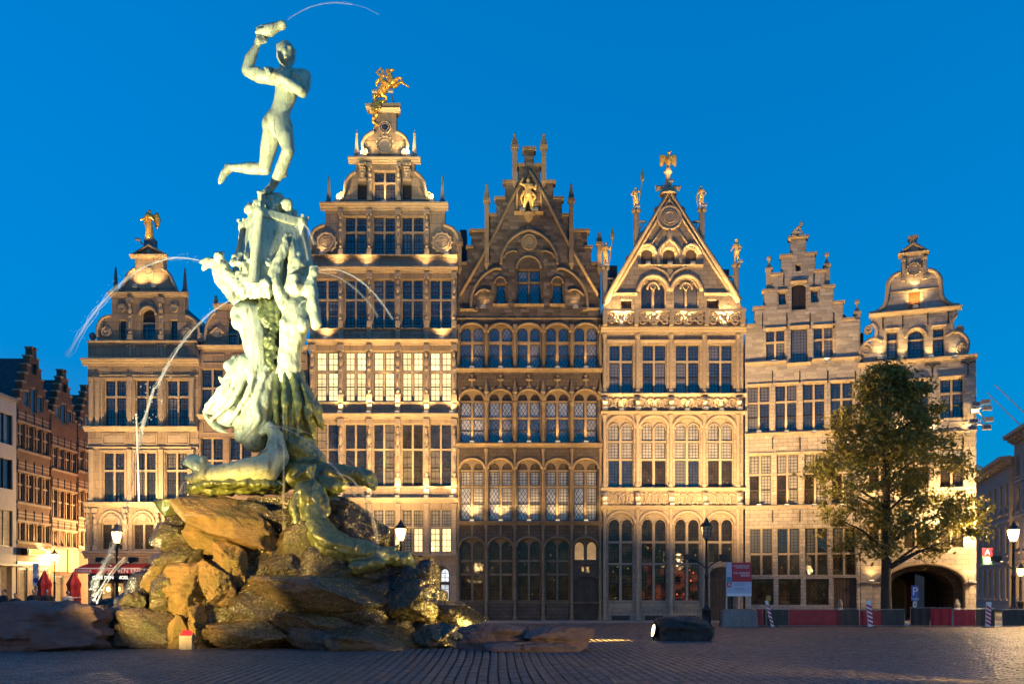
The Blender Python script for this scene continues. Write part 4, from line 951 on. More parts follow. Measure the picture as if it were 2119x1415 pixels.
for a in ((1776, 2022, 743, 752, .28), (1798, 1990, 642, 650, .3), (1781, 2021, 896, 900, .1), (1781, 2021, 1040, 1045, .1), (1838, 1946, 599, 603, .08), (1858, 1922, 522, 529, .22)): G.cornice(*a)
G.rib([(1860, 524), (1890, 502), (1919, 524)], .1, 'pediment'); G.box(1883, 1897, 489, 505, -.05, .5, 'stub'); G.box(1880, 1900, 487, 491, -.12, .56, 'coping'); G.medallion(1891, 558, 13, .2, bumps=12)
for f in (-1, 1):
    q = lambda pts: [(GC + f * (x - GC), y) for x, y in pts]
    G.rib(q(curve([(1985, 641), (1967, 637), (1951, 622), (1947, 600), (1945, 580), (1934, 566), (1920, 561)])), .11); G.rib(q(curve([(1979, 660), (1970, 672), (1972, 690), (1980, 696)])), .09); G.rib(q(curve([(1958, 700), (1975, 692), (1992, 700), (2003, 716), (2001, 735)])), .09)
    G.volute(GC + f * 95, 682, 8, 1.4, f, thick=.2); G.volute(GC + f * 100, 724, 13, 1.6, f); G.pilaster(GC + f * 22, 532, 580, 7, .12)
G.arc_rib(1895.5, 698, 22, 20, .08, y=-.05); G.cornice(1832, 1861, 680, 684, .14, 'hood_mould', pref=1846); G.cornice(1928, 1958, 673, 677, .14, 'hood_mould', pref=1943)
for x in (1827, 1868, 1920, 1962): G.iron_tie(x, 652, 676, GC, True)
for x in (1860, 1930, 2003): G.iron_tie(x, 762, 785, GC, True)
for x in (1800, 1862, 1932, 1993): G.iron_tie(x, 905, 930)
G.uplight(1893, 640, 130, 'sill of the orange shutter', out=.3, aim=(0, .3, 1.2), size=120); G.uplight(1893, 601, 25, 'lintel of the orange shutter', out=.2, aim=(0, .2, 1.6), size=120)
for x in (1820, 1867, 1925, 1975): G.uplight(x, 744, 50, 'gable cornice', out=.3, aim=(0, .2, 3), size=125)
for x in (1800, 1860, 1930, 2000): G.uplight(x, 1045, 75, 'course above the archway', out=.25, aim=(0, .12, 3), size=125); G.uplight(x, 900, 60, 'course under the upper windows', out=.25, aim=(0, .12, 3), size=125)
for x in (1803, 2008): G.uplight(x, 1204, 60, 'archway impost', out=.3, aim=(0, .2, 2), size=120)

# ---- brick houses along the left side of the square
def brick_house(px0, px1, Xp, label, cols_, gy, rows, mat='brick_red', nickname='', shop=None):
    t0 = Xp / ((px0 - CX) / F); t1 = Xp / ((px1 - CX) / F); L = t1 - t0
    h = House('brick_house', label, px0, t0, 0, (px0 + px1) / 2, nickname, mat, 'band_pale')
    h.o = Vector((Xp, t0)); h.d = Vector((0, 1)); h.n = Vector((1, 0)); h.th = -R(90); h.root.location = (Xp, t0, 0); h.root.rotation_euler = (0, 0, R(90))
    top, eave = h.v(gy[0]), h.v(gy[1]); n = 7; pts = [(0, 0), (0, eave)]
    for i in range(n): x = L * .5 * i / n; z0 = eave + (top - eave) * i / n; pts += [(x, z0 + (top - eave) / n), (x + L * .5 / n, z0 + (top - eave) / n)] if i else [(0, eave + (top - eave) / n), (L * .5 / n, eave + (top - eave) / n)]
    pts = pts[1:] if False else pts; left = [(0, 0)] + pts[2:]; cx = L / 2
    left = [p for p in left if p[0] < cx - .2] + [(cx - .22, top)]
    outl = left + [(L - a, b) for a, b in reversed(left)]
    for (a, b, tr) in rows:
        z1, z0 = h.v(a), h.v(b); w = L / cols_
        for i in range(cols_):
            u0, u1 = i * w + w * .1, (i + 1) * w - w * .1; op = rect(u0, u1, z0, z1); h.holes.append(op); m = (u1 - u0) * .07; zt = z0 + (z1 - z0) * .58
            ls = []
            for (p, q) in ((u0 + .03, (u0 + u1) / 2 - m), ((u0 + u1) / 2 + m, u1 - .03)):
                ls += [rect(p, q, z0 + .03, zt - .06), rect(p, q, zt + .06, z1 - .03)] if tr else [rect(p, q, z0 + .03, z1 - .03)]
            fr = MB().slab(op, ls, .1, .26).build('window', 'band_pale', h.root)
            for q in ls: MB().slab(q, (), .2, .21).build('pane', 'glass_dim' if rnd.random() < .5 else 'glass_plain', fr)
        MB().box(.0, L, -.06, .02, z1 + .05, z1 + .2).build('string_course', 'band_pale', h.root); MB().box(.0, L, -.08, .02, z0 - .25, z0 - .08).build('string_course', 'band_pale', h.root)
        for zz in (z1 + .45, z1 + .7): MB().box(.02, L - .02, -.012, .01, zz, zz + .1).build('string_course', 'band_pale', h.root)
    z1, z0 = eave + (top - eave) * .42, eave + .1
    for i in (-1, 0, 1): w = .42; u0 = cx + i * .95 - w; op = rect(u0, u0 + 2 * w, z0 + (.3 if i else 0), z1 - (.4 if i else 0)); h.holes.append(op); fr = MB().slab(op, [inset_rect(op, .12)], .06, .2).build('window', 'band_pale', h.root); MB().slab(inset_rect(op, .12), (), .14, .15).build('pane', 'glass_plain', fr)
    op = rect(cx - .35, cx + .35, eave + (top - eave) * .62, eave + (top - eave) * .78); h.holes.append(op); MB().slab(op, (), .15, .17).build('shutter', 'wood_dark', h.root)
    if shop: shop(h, L)
    h.wall(outl, bands=[h.v(r_[0]) + .3 for r_ in rows] + [eave]); h.holes = []
    for a, b in left[1:]:
        pass
    zs = sorted({round(p[1], 3) for p in left if p[1] > 1})
    for z in zs:
        xs = [p[0] for p in left if abs(p[1] - z) < .01]; x0 = min(xs)
        for xx in (x0, L - x0 - .4): MB().box(xx - .04, xx + .44, -.06, .56, z, z + .13).build('coping', 'band_pale', h.root)
    for i in range(cols_ + 1):
        for (a, b, tr) in rows: z = h.v(a); MB().box(L * i / cols_ - .02 + (.1 if i == 0 else -.1 if i == cols_ else 0), L * i / cols_ + .03 + (.1 if i == 0 else -.1 if i == cols_ else 0), -.05, .02, z, z + 1.0).build('wall_anchor', 'iron', h.root)
    m = MB(); e = eave - .2; m.box(.02, L - .02, .5, 10, 0, e); m.build('side_wall', mat, h.root)
    m = MB().add([(0, .5, e), (L, .5, e), (cx, .5, top - .7), (0, 10, e), (L, 10, e), (cx, 10, top - .7)], [(0, 1, 2), (3, 5, 4), (0, 2, 5, 3), (1, 4, 5, 2), (0, 3, 4, 1)]); m.build('roof', 'slate' if px0 < 150 else 'roof_tile', h.root)
    return h, L
XP = -36.8
def shop1(h, L):
    for a, b in ((.06, .3), (.36, .6), (.66, .94)): op = rect(L * a, L * b, .1, 3.4); h.holes.append(op); f = MB().slab(op, [inset_rect(op, .14)], .06, .22).build('shop_window', 'wood_dark', h.root); MB().slab(inset_rect(op, .14), (), .14, .15).build('pane', 'lit_dim', f)
    MB().box(0, L, -.06, .02, 3.6, 3.85).build('fascia', 'wood_dark', h.root)
H1, L1 = brick_house(35, 104, XP, 'brick house with tall stepped gable and yellow neon sign', 4, (722, 858), ((884, 934, 1), (984, 1040, 1), (1084, 1120, 0)), nickname='neon brick house', shop=shop1)
def shop2(h, L):
    for a, b in ((.06, .46), (.54, .94)): op = rect(L * a, L * b, .1, 2.9); h.holes.append(op); f = MB().slab(op, [inset_rect(op, .14)], .06, .22).build('shop_window', 'wood_dark', h.root); MB().slab(inset_rect(op, .14), (), .14, .15).build('pane', 'lit_dim', f)
    for a, b in ((.05, .48), (.55, .96)): MB().box(L * a, L * b, -.25, -.05, 3.2, 5.0).build('fascia_board', 'board_yellow', h.root)
H2, L2 = brick_house(106, 159, XP, 'brick house with stepped gable and orange lit boards over the shop', 4, (768, 880), ((931, 972, 1), (1017, 1072, 1), (1100, 1130, 0)), nickname='orange-board brick house', shop=shop2)
H3, L3 = brick_house(161, 200, XP, 'brick house with tiled roof squeezed beside the angel house', 3, (800, 900), ((935, 975, 1), (1017, 1070, 1), (1100, 1130, 0)), nickname='tiled brick house')
# tiled roof slope rising behind the third brick house
z0, z1 = 17.5, 22.2
nb = tag(MB().box(-.35, .35, -.02, 2.6, 0, .5).build('neon_sign', 'wood_dark'), 'glowing yellow neon script sign on the brick house', 'sign'); nb.location = (XP + .12, H1.o.y + .6, H1.v(1150)); nb.rotation_euler = (0, 0, 0)
import itertools
pts = [(.40, .2 + i * .09, .12 + .3 * abs(math.sin(i * 1.25)) * (1 if i % 5 else .3)) for i in range(26)]; MB().tube(pts, .05, 5).tube([(.4, .15, .08), (.4, 2.45, .02)], .04, 5).build('neon_tube', 'neon', nb); point(nb, (.8, 1.2, .2), 60, (.95, .85, .05))
# white modern block at the edge of the frame
Hm = House('modern_building', 'white rendered modern building with dark strip windows', 34, XP / ((34 - CX) / F), 0, 10, 'white block', 'plaster_white', 'plaster_white', 'building')
t0 = XP / ((-60 - CX) / F); t1 = XP / ((34 - CX) / F); Hm.o = Vector((XP, t0)); Hm.d = Vector((0, 1)); Hm.n = Vector((1, 0)); Hm.root.location = (XP, t0, 0); Hm.root.rotation_euler = (0, 0, R(90)); L = t1 - t0
for a, b in ((858, 920), (950, 1012), (1056, 1130)):
    for x0, x1 in ((L - 2.4, L - .5), (L - 5.0, L - 2.9)):
        op = rect(x0, x1, Hm.v(b, 20), Hm.v(a, 20)); Hm.holes.append(op); f = MB().slab(op, [rect(x0 + .06, (x0 + x1) / 2 - .04, Hm.v(b, 20) + .06, Hm.v(a, 20) - .06), rect((x0 + x1) / 2 + .04, x1 - .06, Hm.v(b, 20) + .06, Hm.v(a, 20) - .06)], .12, .26).build('window', 'wood_sash', Hm.root); MB().slab(op, (), .2, .21).build('pane', 'glass_plain' if b < 1100 else 'lit_dim', f)
Hm.wall([(0, 3.6), (L, 3.6), (L, Hm.v(830, 30)), (0, Hm.v(830, 30))], bands=[Hm.v(y, 20) for y in (1040, 935)]); MB().box(0, L, .5, 9, 0, Hm.v(832, 30)).build('side_wall', 'plaster_white', Hm.root); MB().box(-.1, L, -.12, .5, Hm.v(830, 30), Hm.v(830, 30) + .2).build('parapet', 'concrete', Hm.root)
MB().box(0, L, -.9, .5, 3.45, 3.6).build('canopy', 'wood_dark', Hm.root); 
for x in (L - .3, L - 2.2, L - 4.4): MB().box(x - .25, x + .25, .02, .5, 0, 3.45).build('pier', 'plaster_white', Hm.root)
MB().box(0, L, .42, .48, 0, 3.45).build('shop_glass', 'lit_dim', Hm.root)
m = MB().add([(-2, 1, Hm.v(835, 30)), (L, 1, Hm.v(835, 30)), (-2, 7, Hm.v(733, 30)), (L, 7, Hm.v(733, 30)), (-2, 13, Hm.v(835, 30)), (L, 13, Hm.v(835, 30))], [(0, 1, 3, 2), (2, 3, 5, 4), (1, 5, 3), (0, 2, 4)]); m.build('roof', 'slate', Hm.root)

# ---- buildings down the street on the right
def street_house(label, p0, p1, eave, mat, rows, ncol, nick, roofy):
    """facade running between two plan points, nearer end last"""
    a, b = Vector(p0), Vector(p1); d = (b - a).normalized(); L = (b - a).length
    r = thing('street_building', label, 'building', (a.x, a.y, 0), math.atan2(d.y, d.x)); holes = []
    for z0, z1 in rows:
        for i in range(ncol):
            w = L / ncol; op = rect(i * w + w * .28, (i + 1) * w - w * .28, z0, z1); holes.append(op)
            f = MB().slab(op, [inset_rect(op, .08)], .1, .25).build('window', 'trim_pale', r); MB().slab(inset_rect(op, .08), (), .18, .19).build('pane', 'glass_plain' if z0 > 4 else 'glass_warm', f)
            MB().box(i * w + w * .22, (i + 1) * w - w * .22, -.12, .02, z0 - .18, z0 - .02).build('sill', 'trim_pale', r)
    mb = MB(); zs = [0] + [z1 + .4 for _, z1 in rows[:-1]] + [eave]
    for q in range(len(zs) - 1): mb.slab(rect(0, L, zs[q], zs[q + 1]), [h for h in holes if zs[q] <= h[0][1] < zs[q + 1]], 0, .4)
    mb.build('wall', mat, r); MB().prof(-.3, L + .3, [(.1, eave - .7), (-.15, eave - .7), (-.3, eave - .4), (-.75, eave - .25), (-.8, eave), (.1, eave + .05)]).build('cornice', 'trim_pale', r)
    for z in zs[1:-1]: MB().box(0, L, -.1, .02, z - .1, z + .1).build('string_course', 'trim_pale', r)
    MB().box(0, L, .4, 9, 0, eave - .1).build('side_wall', mat, r)
    MB().add([(0, .2, eave), (L, .2, eave), (0, 2.4, roofy), (L, 2.4, roofy), (0, 8, roofy), (L, 8, roofy), (0, 9, eave), (L, 9, eave)], [(0, 1, 3, 2), (2, 3, 5, 4), (4, 5, 7, 6), (0, 2, 4, 6), (1, 7, 5, 3)]).build('roof', 'lead_grey', r)
    for i in range(ncol * 2): MB().box(L * (i + .5) / ncol / 2 - .15, L * (i + .5) / ncol / 2 + .15, -.6, .02, eave - .62, eave - .35).build('bracket', 'trim_pale', r)
    return r, L
S1, SL = street_house('grey stone street building with bracketed cornice beyond the archway house', (45.6, 86), (40.6, 71), 12.6, 'stone_street', ((1.0, 3.6), (4.6, 7.0), (8.0, 10.6)), 7, 'street', 13.6)
S2, SL2 = street_house('street building with dormers and flagpoles at the corner behind the tall lamp', (40.7, 70.5), (37.0, 58), 14.2, 'stone_street', ((1.0, 3.6), (4.8, 7.2), (8.0, 10.0), (10.8, 12.4)), 6, 'street', 17.4)
for x in (2.2, 5.4): MB().box(x, x + 1.3, .8, 2.6, 14.6, 16.3).build('dormer', 'lead_grey', S2); MB().box(x + .15, x + 1.15, .77, .8, 14.8, 16.1).build('pane', 'glass_plain', S2)
for x in (.4, 3.2): MB().tube([(x, .5, 14.8), (x - 2.2, -1.6, 18.2)], .06, 5).build('flagpole', 'white_paint', S2)
# ------------------------------------------------------------ statues on the gables
class Sculpt:
    """modelling frame: photo pixels at one depth, metres from the thing's base"""
    def __init__(s, px, py, Y): s.Y = Y; s.b = W(px, py, Y); s.k = Y / F
    def P(s, px, py, d=0.0): q = W(px, py, s.Y); return Vector((q.x, q.y + d, q.z)) - s.b
    def mb(s, prims, sc=1.0):
        m = MB()
        for p in prims:
            if p[0] == 'c': _, x0, y0, d0, r0, x1, y1, d1, r1 = p; capsule(m, s.P(x0, y0, d0), r0 * s.k * sc, s.P(x1, y1, d1), r1 * s.k * sc)
            elif p[0] == 'e':
                _, x, y, d, rx, ry, rz = p[:7]; rot = Matrix.Rotation(R(p[7]), 3, 'Y') if len(p) > 7 else None
                m.ell(s.P(x, y, d), (rx * s.k * sc, rz * s.k * sc, ry * s.k * sc), 14, 9, rot)
            elif p[0] == 'l':
                _, pts, rs = p
                for (a, ra), (b, rb) in zip(zip(pts, rs), zip(pts[1:], rs[1:])): capsule(m, s.P(*a), ra * s.k * sc, s.P(*b), rb * s.k * sc)
        return m

def figure(name, label, px, top, base, Y, mat, pose, extra=None, cat='statue', group=None, pw=1.0):
    """small standing figure: 'top' and 'base' pixel rows, limbs given on a 100-unit-high body"""
    S = Sculpt(px, base, Y); h = (base - top) / 100.0
    r = thing(name, label, cat, S.b, 0, group)
    X = lambda x: px + x * h; Z = lambda z: base - z * h
    pr = []
    for p in pose:
        if p[0] == 'l': pr.append(('l', [(X(a), Z(b), c * h * S.k) for a, b, c in p[1]], [q * h * pw for q in p[2]]))
        else: pr.append(('e', X(p[1]), Z(p[2]), p[3] * h * S.k, p[4] * h, p[5] * h, p[6] * h) + tuple(p[7:8]))
    skin('body', S.mb(pr), mat, r, max(.018, h * S.k * 1.2), 2)
    if extra: extra(S, r, X, Z, h)
    return r
BODY = [('e', 0, 92, 0, 5.2, 7, 6), ('l', [(0, 86, 0), (0, 80, 0)], [3.4, 5]), ('l', [(-9, 79, 0), (9, 79, 0)], [5, 5]), ('l', [(0, 76, 0), (0, 62, 0)], [10, 8.5]), ('l', [(0, 62, 0), (0, 52, 0)], [8.5, 9.5])]
def legs(a=5, k=6, f=8): return [('l', [(-a, 50, 0), (-k, 27, -1), (-f, 4, 0), (-f - 1, 1.5, -4)], [7, 5, 3.2, 2.4]), ('l', [(a, 50, 0), (k, 27, -2), (f, 4, 0), (f + 1, 1.5, -4)], [7, 5, 3.2, 2.4])]
def arm(s, e, w): return [('l', [s, e, w], [4, 3.4, 2.8]), ('e', w[0], w[1], w[2], 3, 3.6, 3)]
ROBE = [('l', [(0, 60, 0), (0, 2, 0)], [9, 15]), ('l', [(-4, 40, -5), (-7, 3, -4)], [5, 6]), ('l', [(4, 40, -5), (6, 3, -4)], [5, 6])]
def wings(S, r, X, Z, h):
    for f in (-1, 1):
        m = S.mb([('l', [(X(f * 6), Z(78), .25), (X(f * 17), Z(92), .35), (X(f * 22), Z(70), .35), (X(f * 18), Z(40), .3)], [4 * h, 6 * h, 7 * h, 2.5 * h]), ('l', [(X(f * 10), Z(80), .3), (X(f * 15), Z(48), .3)], [6 * h, 3 * h])])
        skin('wing', m, 'gold', r, .03, 2, .04, 6)
YA = Y0 + .2
figure('angel_statue', 'gilded winged angel holding a book above the red-awning house', 309.5, 433, 493, YA, 'gold', BODY + ROBE + arm((-9, 78, 0), (-20, 62, -8), (-26, 60, -10)) + arm((9, 78, 0), (16, 62, -8), (8, 66, -14)) + [('e', 8, 68, -15, 8, 6, 4)], wings)
def spear(x, z0, z1, tilt, banner=False):
    def f(S, r, X, Z, h):
        m = MB().tube([S.P(X(x), Z(z0), -.08), S.P(X(x + tilt), Z(z1), -.08)], .035, 6); a = S.P(X(x + tilt), Z(z1), -.08); m.lathe(a.x, a.y, [(.02, a.z - .1), (.09, a.z), (.1, a.z + .25), (.01, a.z + .6)], 6); m.build('spear', 'gold', r)
    return f
figure('soldier_statue', 'gilded soldier raising a banner staff, beside the eagle', 1315, 387, 433, YA, 'gilt_stone', BODY + legs() + arm((9, 78, 0), (22, 78, -3), (26, 92, -5)) + arm((-9, 78, 0), (-20, 66, -2), (-10, 58, -5)), spear(12, 12, 128, 18))
figure('soldier_statue', 'gilded soldier leaning on a sword, beside the eagle', 1451, 384, 431, YA, 'gilt_stone', BODY + legs() + arm((9, 78, 0), (20, 66, -2), (12, 55, -4)) + arm((-9, 78, 0), (-17, 62, -3), (-22, 48, -5)), lambda S, r, X, Z, h: MB().tube([S.P(X(-24), Z(52), -.1), S.P(X(-16), Z(2), -.1)], .03, 5).build('sword', 'gold', r))
figure('soldier_statue', 'gilded soldier with upright lance between the dark and the eagle gables', 1253, 501, 551, YA, 'gilt_stone', BODY + legs() + arm((9, 78, 0), (18, 66, -4), (20, 74, -8)) + arm((-9, 78, 0), (-16, 62, -2), (-6, 56, -8)), spear(14, 8, 112, 14))
figure('soldier_statue', 'gilded hatted soldier on the right shoulder of the eagle gable', 1524, 496, 546, YA, 'gilt_stone', BODY + legs() + arm((9, 78, 0), (20, 64, -2), (9, 54, -6)) + arm((-9, 78, 0), (-20, 62, -2), (-24, 52, -5)) + [('e', 0, 98, 0, 9, 2.5, 9)])
figure('niche_figure', 'gilded armoured figure standing in the niche of the dark gable', 1093, 368, 441, Y0 - .25, 'gilt_stone', BODY + legs(5, 8, 12) + arm((-9, 78, 0), (-22, 84, 0), (-14, 98, 0)) + arm((9, 78, 0), (20, 66, -4), (22, 76, -6)) + [('l', [(-12, 62, 2), (-20, 46, 4), (-16, 28, 4)], [3, 3.4, 2]), ('l', [(12, 58, 2), (20, 48, 4), (13, 32, 4)], [3, 3.4, 2])], pw=1.05)
# eagle
S = Sculpt(1383, 350, YA); r = thing('eagle_statue', 'gilded eagle with spread drooping wings crowning the pointed gable', 'statue', S.b)
skin('body', S.mb([('l', [(1383, 348, 0), (1383, 334, 0), (1384, 322, 0)], [3, 6, 3.4]), ('e', 1384, 317, -.05, 3.4, 3.6, 4), ('l', [(1384, 318, -.1), (1388, 318, -.25)], [1.8, .8])]), 'gold', r, .025, 1)
for f in (-1, 1): skin('wing', S.mb([('l', [(1383 + f * 4, 326, .05), (1383 + f * 10, 321, .1), (1383 + f * 15, 322, .1), (1383 + f * 16, 342, .1)], [2.5, 3.2, 3, 1.2])] + [('l', [(1383 + f * (5 + 3 * i), 325, .08), (1383 + f * (6 + 3 * i), 334 + 3 * i, .1)], [2.6, 1.6]) for i in range(4)]), 'gold', r, .025, 1)
# horseman with dragon
S = Sculpt(800, 217, YA); r = thing('horseman_statue', 'gilded rider on a rearing horse trampling a dragon atop the tallest gable', 'statue', S.b)
skin('horse', S.mb([('l', [(789, 192, 0), (797, 180, 0), (808, 171, 0)], [9.5, 10, 9]), ('l', [(808, 168, 0), (806, 155, 0), (803, 147, 0)], [8, 6, 4.5]), ('l', [(803, 147, 0), (815, 146, -.05)], [4, 2.2]), ('l', [(814, 173, -.1), (826, 165, -.15), (831, 166, -.15), (836, 178, -.15)], [5, 3, 2.4, 1.6]), ('l', [(814, 176, .15), (830, 166, .15), (838, 172, .15), (846, 178, .15)], [4.5, 2.6, 2, 1.5]),
    ('l', [(788, 194, -.15), (793, 203, -.2), (801, 206, -.2), (800, 214, -.2)], [6.5, 4, 2.6, 2]), ('l', [(784, 193, .15), (773, 194, .15), (774, 206, .15), (768, 215, .15)], [6.5, 3.8, 2.6, 2]), ('l', [(781, 190, .1), (772, 196, .2), (771, 208, .2)], [3, 3, 1])]), 'gold', r, .03, 2, .03, 5)
skin('rider', S.mb([('e', 792, 148, -.02, 3.6, 4.4, 4), ('l', [(792, 153, 0), (790, 163, 0), (793, 176, 0)], [4, 5.5, 5.5]), ('l', [(787, 157, 0), (779, 150, 0), (788, 141, 0)], [2.6, 2.2, 1.8]), ('l', [(795, 158, -.1), (800, 164, -.15), (804, 161, -.15)], [2.5, 2, 1.8]), ('l', [(795, 176, -.25), (804, 182, -.35), (802, 190, -.35)], [4, 3, 2.4]), ('l', [(784, 162, .1), (778, 168, .2), (778, 174, .2)], [3, 4, 2])]), 'gold', r, .025, 1)
skin('dragon', S.mb([('l', [(800, 216, -.3), (785, 219, -.35), (775, 226, -.4), (776, 238, -.45), (782, 246, -.45), (775, 254, -.4), (773, 260, -.35), (783, 264, -.3), (776, 272, -.3)], [3, 4.5, 5, 5, 3.5, 2.6, 2.2, 2, 1.4]), ('l', [(778, 236, -.5), (790, 238, -.6)], [3, 2]), ('e', 786, 229, -.45, 6, 7, 4)]), 'gold', r, .025, 1, .03, 6)
# fox
S = Sculpt(1650, 490, Fh.t(1650) + .2); r = thing('fox_statue', 'pale seated fox with pricked ears on the stepped gable', 'statue', S.b)
skin('body', S.mb([('l', [(1642, 485, 0), (1648, 476, 0), (1655, 469, 0)], [5.5, 4.8, 3.6]), ('l', [(1655, 469, 0), (1658, 463, 0)], [3, 2.8]), ('l', [(1658, 463, 0), (1661, 467, -.1)], [2.6, 1]), ('l', [(1656, 461, .06), (1656, 456, .06)], [1.2, .4]), ('l', [(1660, 461, -.02), (1661, 456, -.02)], [1.2, .4]), ('l', [(1654, 474, -.1), (1661, 487, -.1)], [2.2, 1.3]), ('l', [(1652, 474, .1), (1657, 487, .1)], [2.2, 1.3]), ('l', [(1643, 486, -.1), (1650, 488, -.15)], [3, 1.8]), ('l', [(1638, 486, 0), (1637, 490, -.25), (1645, 496, -.4)], [2.4, 2.2, 1.4])]), 'trim_pale', r, .02, 1)
MB().box(-.35, .4, -.2, .2, -.06, .02).build('plinth', 'trim_pale', r)

A.uplight(300, 511, 220, 'pedestal below the angel', out=.9, aim=(.1, .9, 1.6), size=100); A.uplight(288, 600, 110, 'ledge below the oculus', out=.5, aim=(.3, .6, 1.5), size=110); A.uplight(326, 600, 110, 'ledge below the oculus', out=.5, aim=(-.2, .6, 1.5), size=110)
C.uplight(782, 217, 110, 'cap under the horseman', out=1.2, aim=(.3, 1.2, 1.6), size=110); C.uplight(815, 217, 80, 'cap under the horseman', out=1.2, aim=(-.3, 1.2, 1.6), size=110)
E.uplight(1383, 392, 220, 'apex below the eagle', out=.9, aim=(0, .9, 2.0), size=90)
for x, y in ((1315, 433), (1451, 431), (1253, 551), (1524, 546)): E.uplight(x, y + 8, 70, 'pedestals of the gilded soldiers', out=.8, aim=(0, .9, 1.3), size=110)
Fh.uplight(1650, 493, 30, 'block below the fox', out=.8, aim=(0, .9, 1.0), size=110)

# ------------------------------------------------------------ the monument
YM = 27.6
S = Sculpt(575, HY + CH * F / YM, YM)
FT = thing('fountain', 'great rock fountain with green bronze nude hurling a hand above a castle and sea creatures', 'fountain', S.b)
brabo = [
    ('l', [(570, 252, 0), (578, 238, 0)], [22, 19]), ('e', 561, 256, .12, 20, 22, 21), ('e', 588, 256, -.05, 16, 18, 18), ('l', [(578, 240, 0), (585, 217, 0), (592, 195, 0)], [19, 18.5, 21.5]), ('l', [(592, 192, 0), (597, 170, -.02)], [21.5, 24]), ('e', 578, 205, -.2, 5, 12, 5), ('e', 592, 205, -.24, 5, 12, 5), ('e', 590, 226, -.2, 6, 12, 5),
    ('e', 580, 172, -.28, 17, 14, 9), ('e', 612, 172, -.28, 17, 14, 9), ('l', [(562, 160, 0), (628, 160, 0)], [15, 15]), ('l', [(592, 158, 0), (593, 136, -.05)], [13, 12]),
    ('e', 593, 116, -.08, 18, 25, 22), ('l', [(594, 132, -.22), (596, 142, -.2)], [11, 7]), ('e', 597, 122, -.42, 3.2, 7, 5), ('e', 588, 113, -.36, 6, 2.6, 5), ('e', 605, 113, -.36, 6, 2.6, 5), ('e', 575, 118, .0, 3, 6, 4), ('e', 596, 134, -.38, 5, 2.2, 4),
    ('l', [(560, 160, 0), (536, 158, 0), (512, 147, .02)], [14, 13, 10.5]), ('l', [(511, 146, .02), (518, 122, .0), (531, 97, 0)], [11, 11, 6.5]), ('e', 534, 88, 0, 8, 9, 6), ('e', 533, 152, -.05, 13, 10, 11),
    ('l', [(628, 162, 0), (631, 182, -.12), (629, 201, -.25)], [14, 12.5, 10]), ('l', [(628, 200, -.26), (604, 190, -.5), (582, 179, -.62)], [10.5, 9.5, 6.5]), ('e', 572, 173, -.64, 9, 8, 7), ('e', 630, 164, 0, 13, 14, 13),
    ('l', [(586, 262, -.05), (596, 295, -.3), (603, 322, -.35)], [20, 16.5, 12]), ('e', 602, 325, -.38, 11.5, 11.5, 11.5), ('l', [(600, 328, -.33), (584, 356, -.15), (562, 388, .0)], [11.5, 11.5, 7]), ('e', 582, 352, .02, 10, 16, 11, -30), ('l', [(560, 390, .0), (550, 400, -.05), (558, 405, -.25)], [8, 7, 5]), ('l', [(548, 400, .02), (546, 398, .08)], [6, 5]),
    ('l', [(562, 266, .14), (549, 302, .3), (541, 332, .4)], [19, 15.5, 11.5]), ('e', 541, 336, .4, 11, 11, 11), ('l', [(541, 337, .42), (508, 333, .5), (466, 330, .55)], [11, 11.5, 6.5]), ('e', 512, 330, .5, 17, 9.5, 11), ('l', [(464, 330, .55), (452, 342, .55), (446, 358, .5), (444, 364, .46)], [8, 7.5, 6, 4]), ('e', 458, 327, .56, 6, 6, 6)]
for i, (fx, fy) in enumerate(((542, 80), (546, 86), (549, 91), (538, 76))): brabo.append(('l', [(534 + i, 90, -.06 * i), (fx - 3, fy + 4, -.14), (fx + 6, fy + 1, -.12)], [3.6, 3.2, 2.4]))
for i in range(4): brabo.append(('l', [(568 + i * 2, 167 + i * 4, -.66), (562 + i * 2, 170 + i * 4, -.74), (568 + i * 2, 174 + i * 3.2, -.8)], [3.4, 3, 2.4]))
fig = skin('running_figure', S.mb(brabo, 1.07), 'patina', FT, .045, 2, label='nude bronze runner balanced on one foot, right arm raised')
hair = [('e', 592, 106, .04, 18.5, 17, 21)] + [('e', 592 + 17 * math.cos(a), 103 + 5 * math.sin(a * 1.7), .02 - .2 * math.sin(a), 4.5, 4.5, 5) for a in [i * .52 for i in range(12)]]
skin('hair', S.mb(hair), 'patina', fig, .045, 1, .05, 5)
hand = [('l', [(586, 57, -.12), (572, 62, -.12)], [9.5, 9]), ('l', [(572, 62, -.12), (560, 68, -.12)], [10, 13]), ('e', 556, 70, -.12, 12, 10, 7), ('l', [(556, 62, -.12), (544, 61, -.14), (535, 66, -.16)], [5, 4.2, 3.4])] + [('l', [(550, 70 + 3.2 * i, -.2 + .07 * i), (539 + i, 71 + 4.5 * i, -.2 + .07 * i), (533 + 2.5 * i, 76 + 4.6 * i, -.2 + .07 * i)], [4.2, 3.6, 2.6]) for i in range(4)]
skin('severed_hand', S.mb(hand), 'patina', FT, .035, 2, label='huge severed bronze hand with cut wrist')
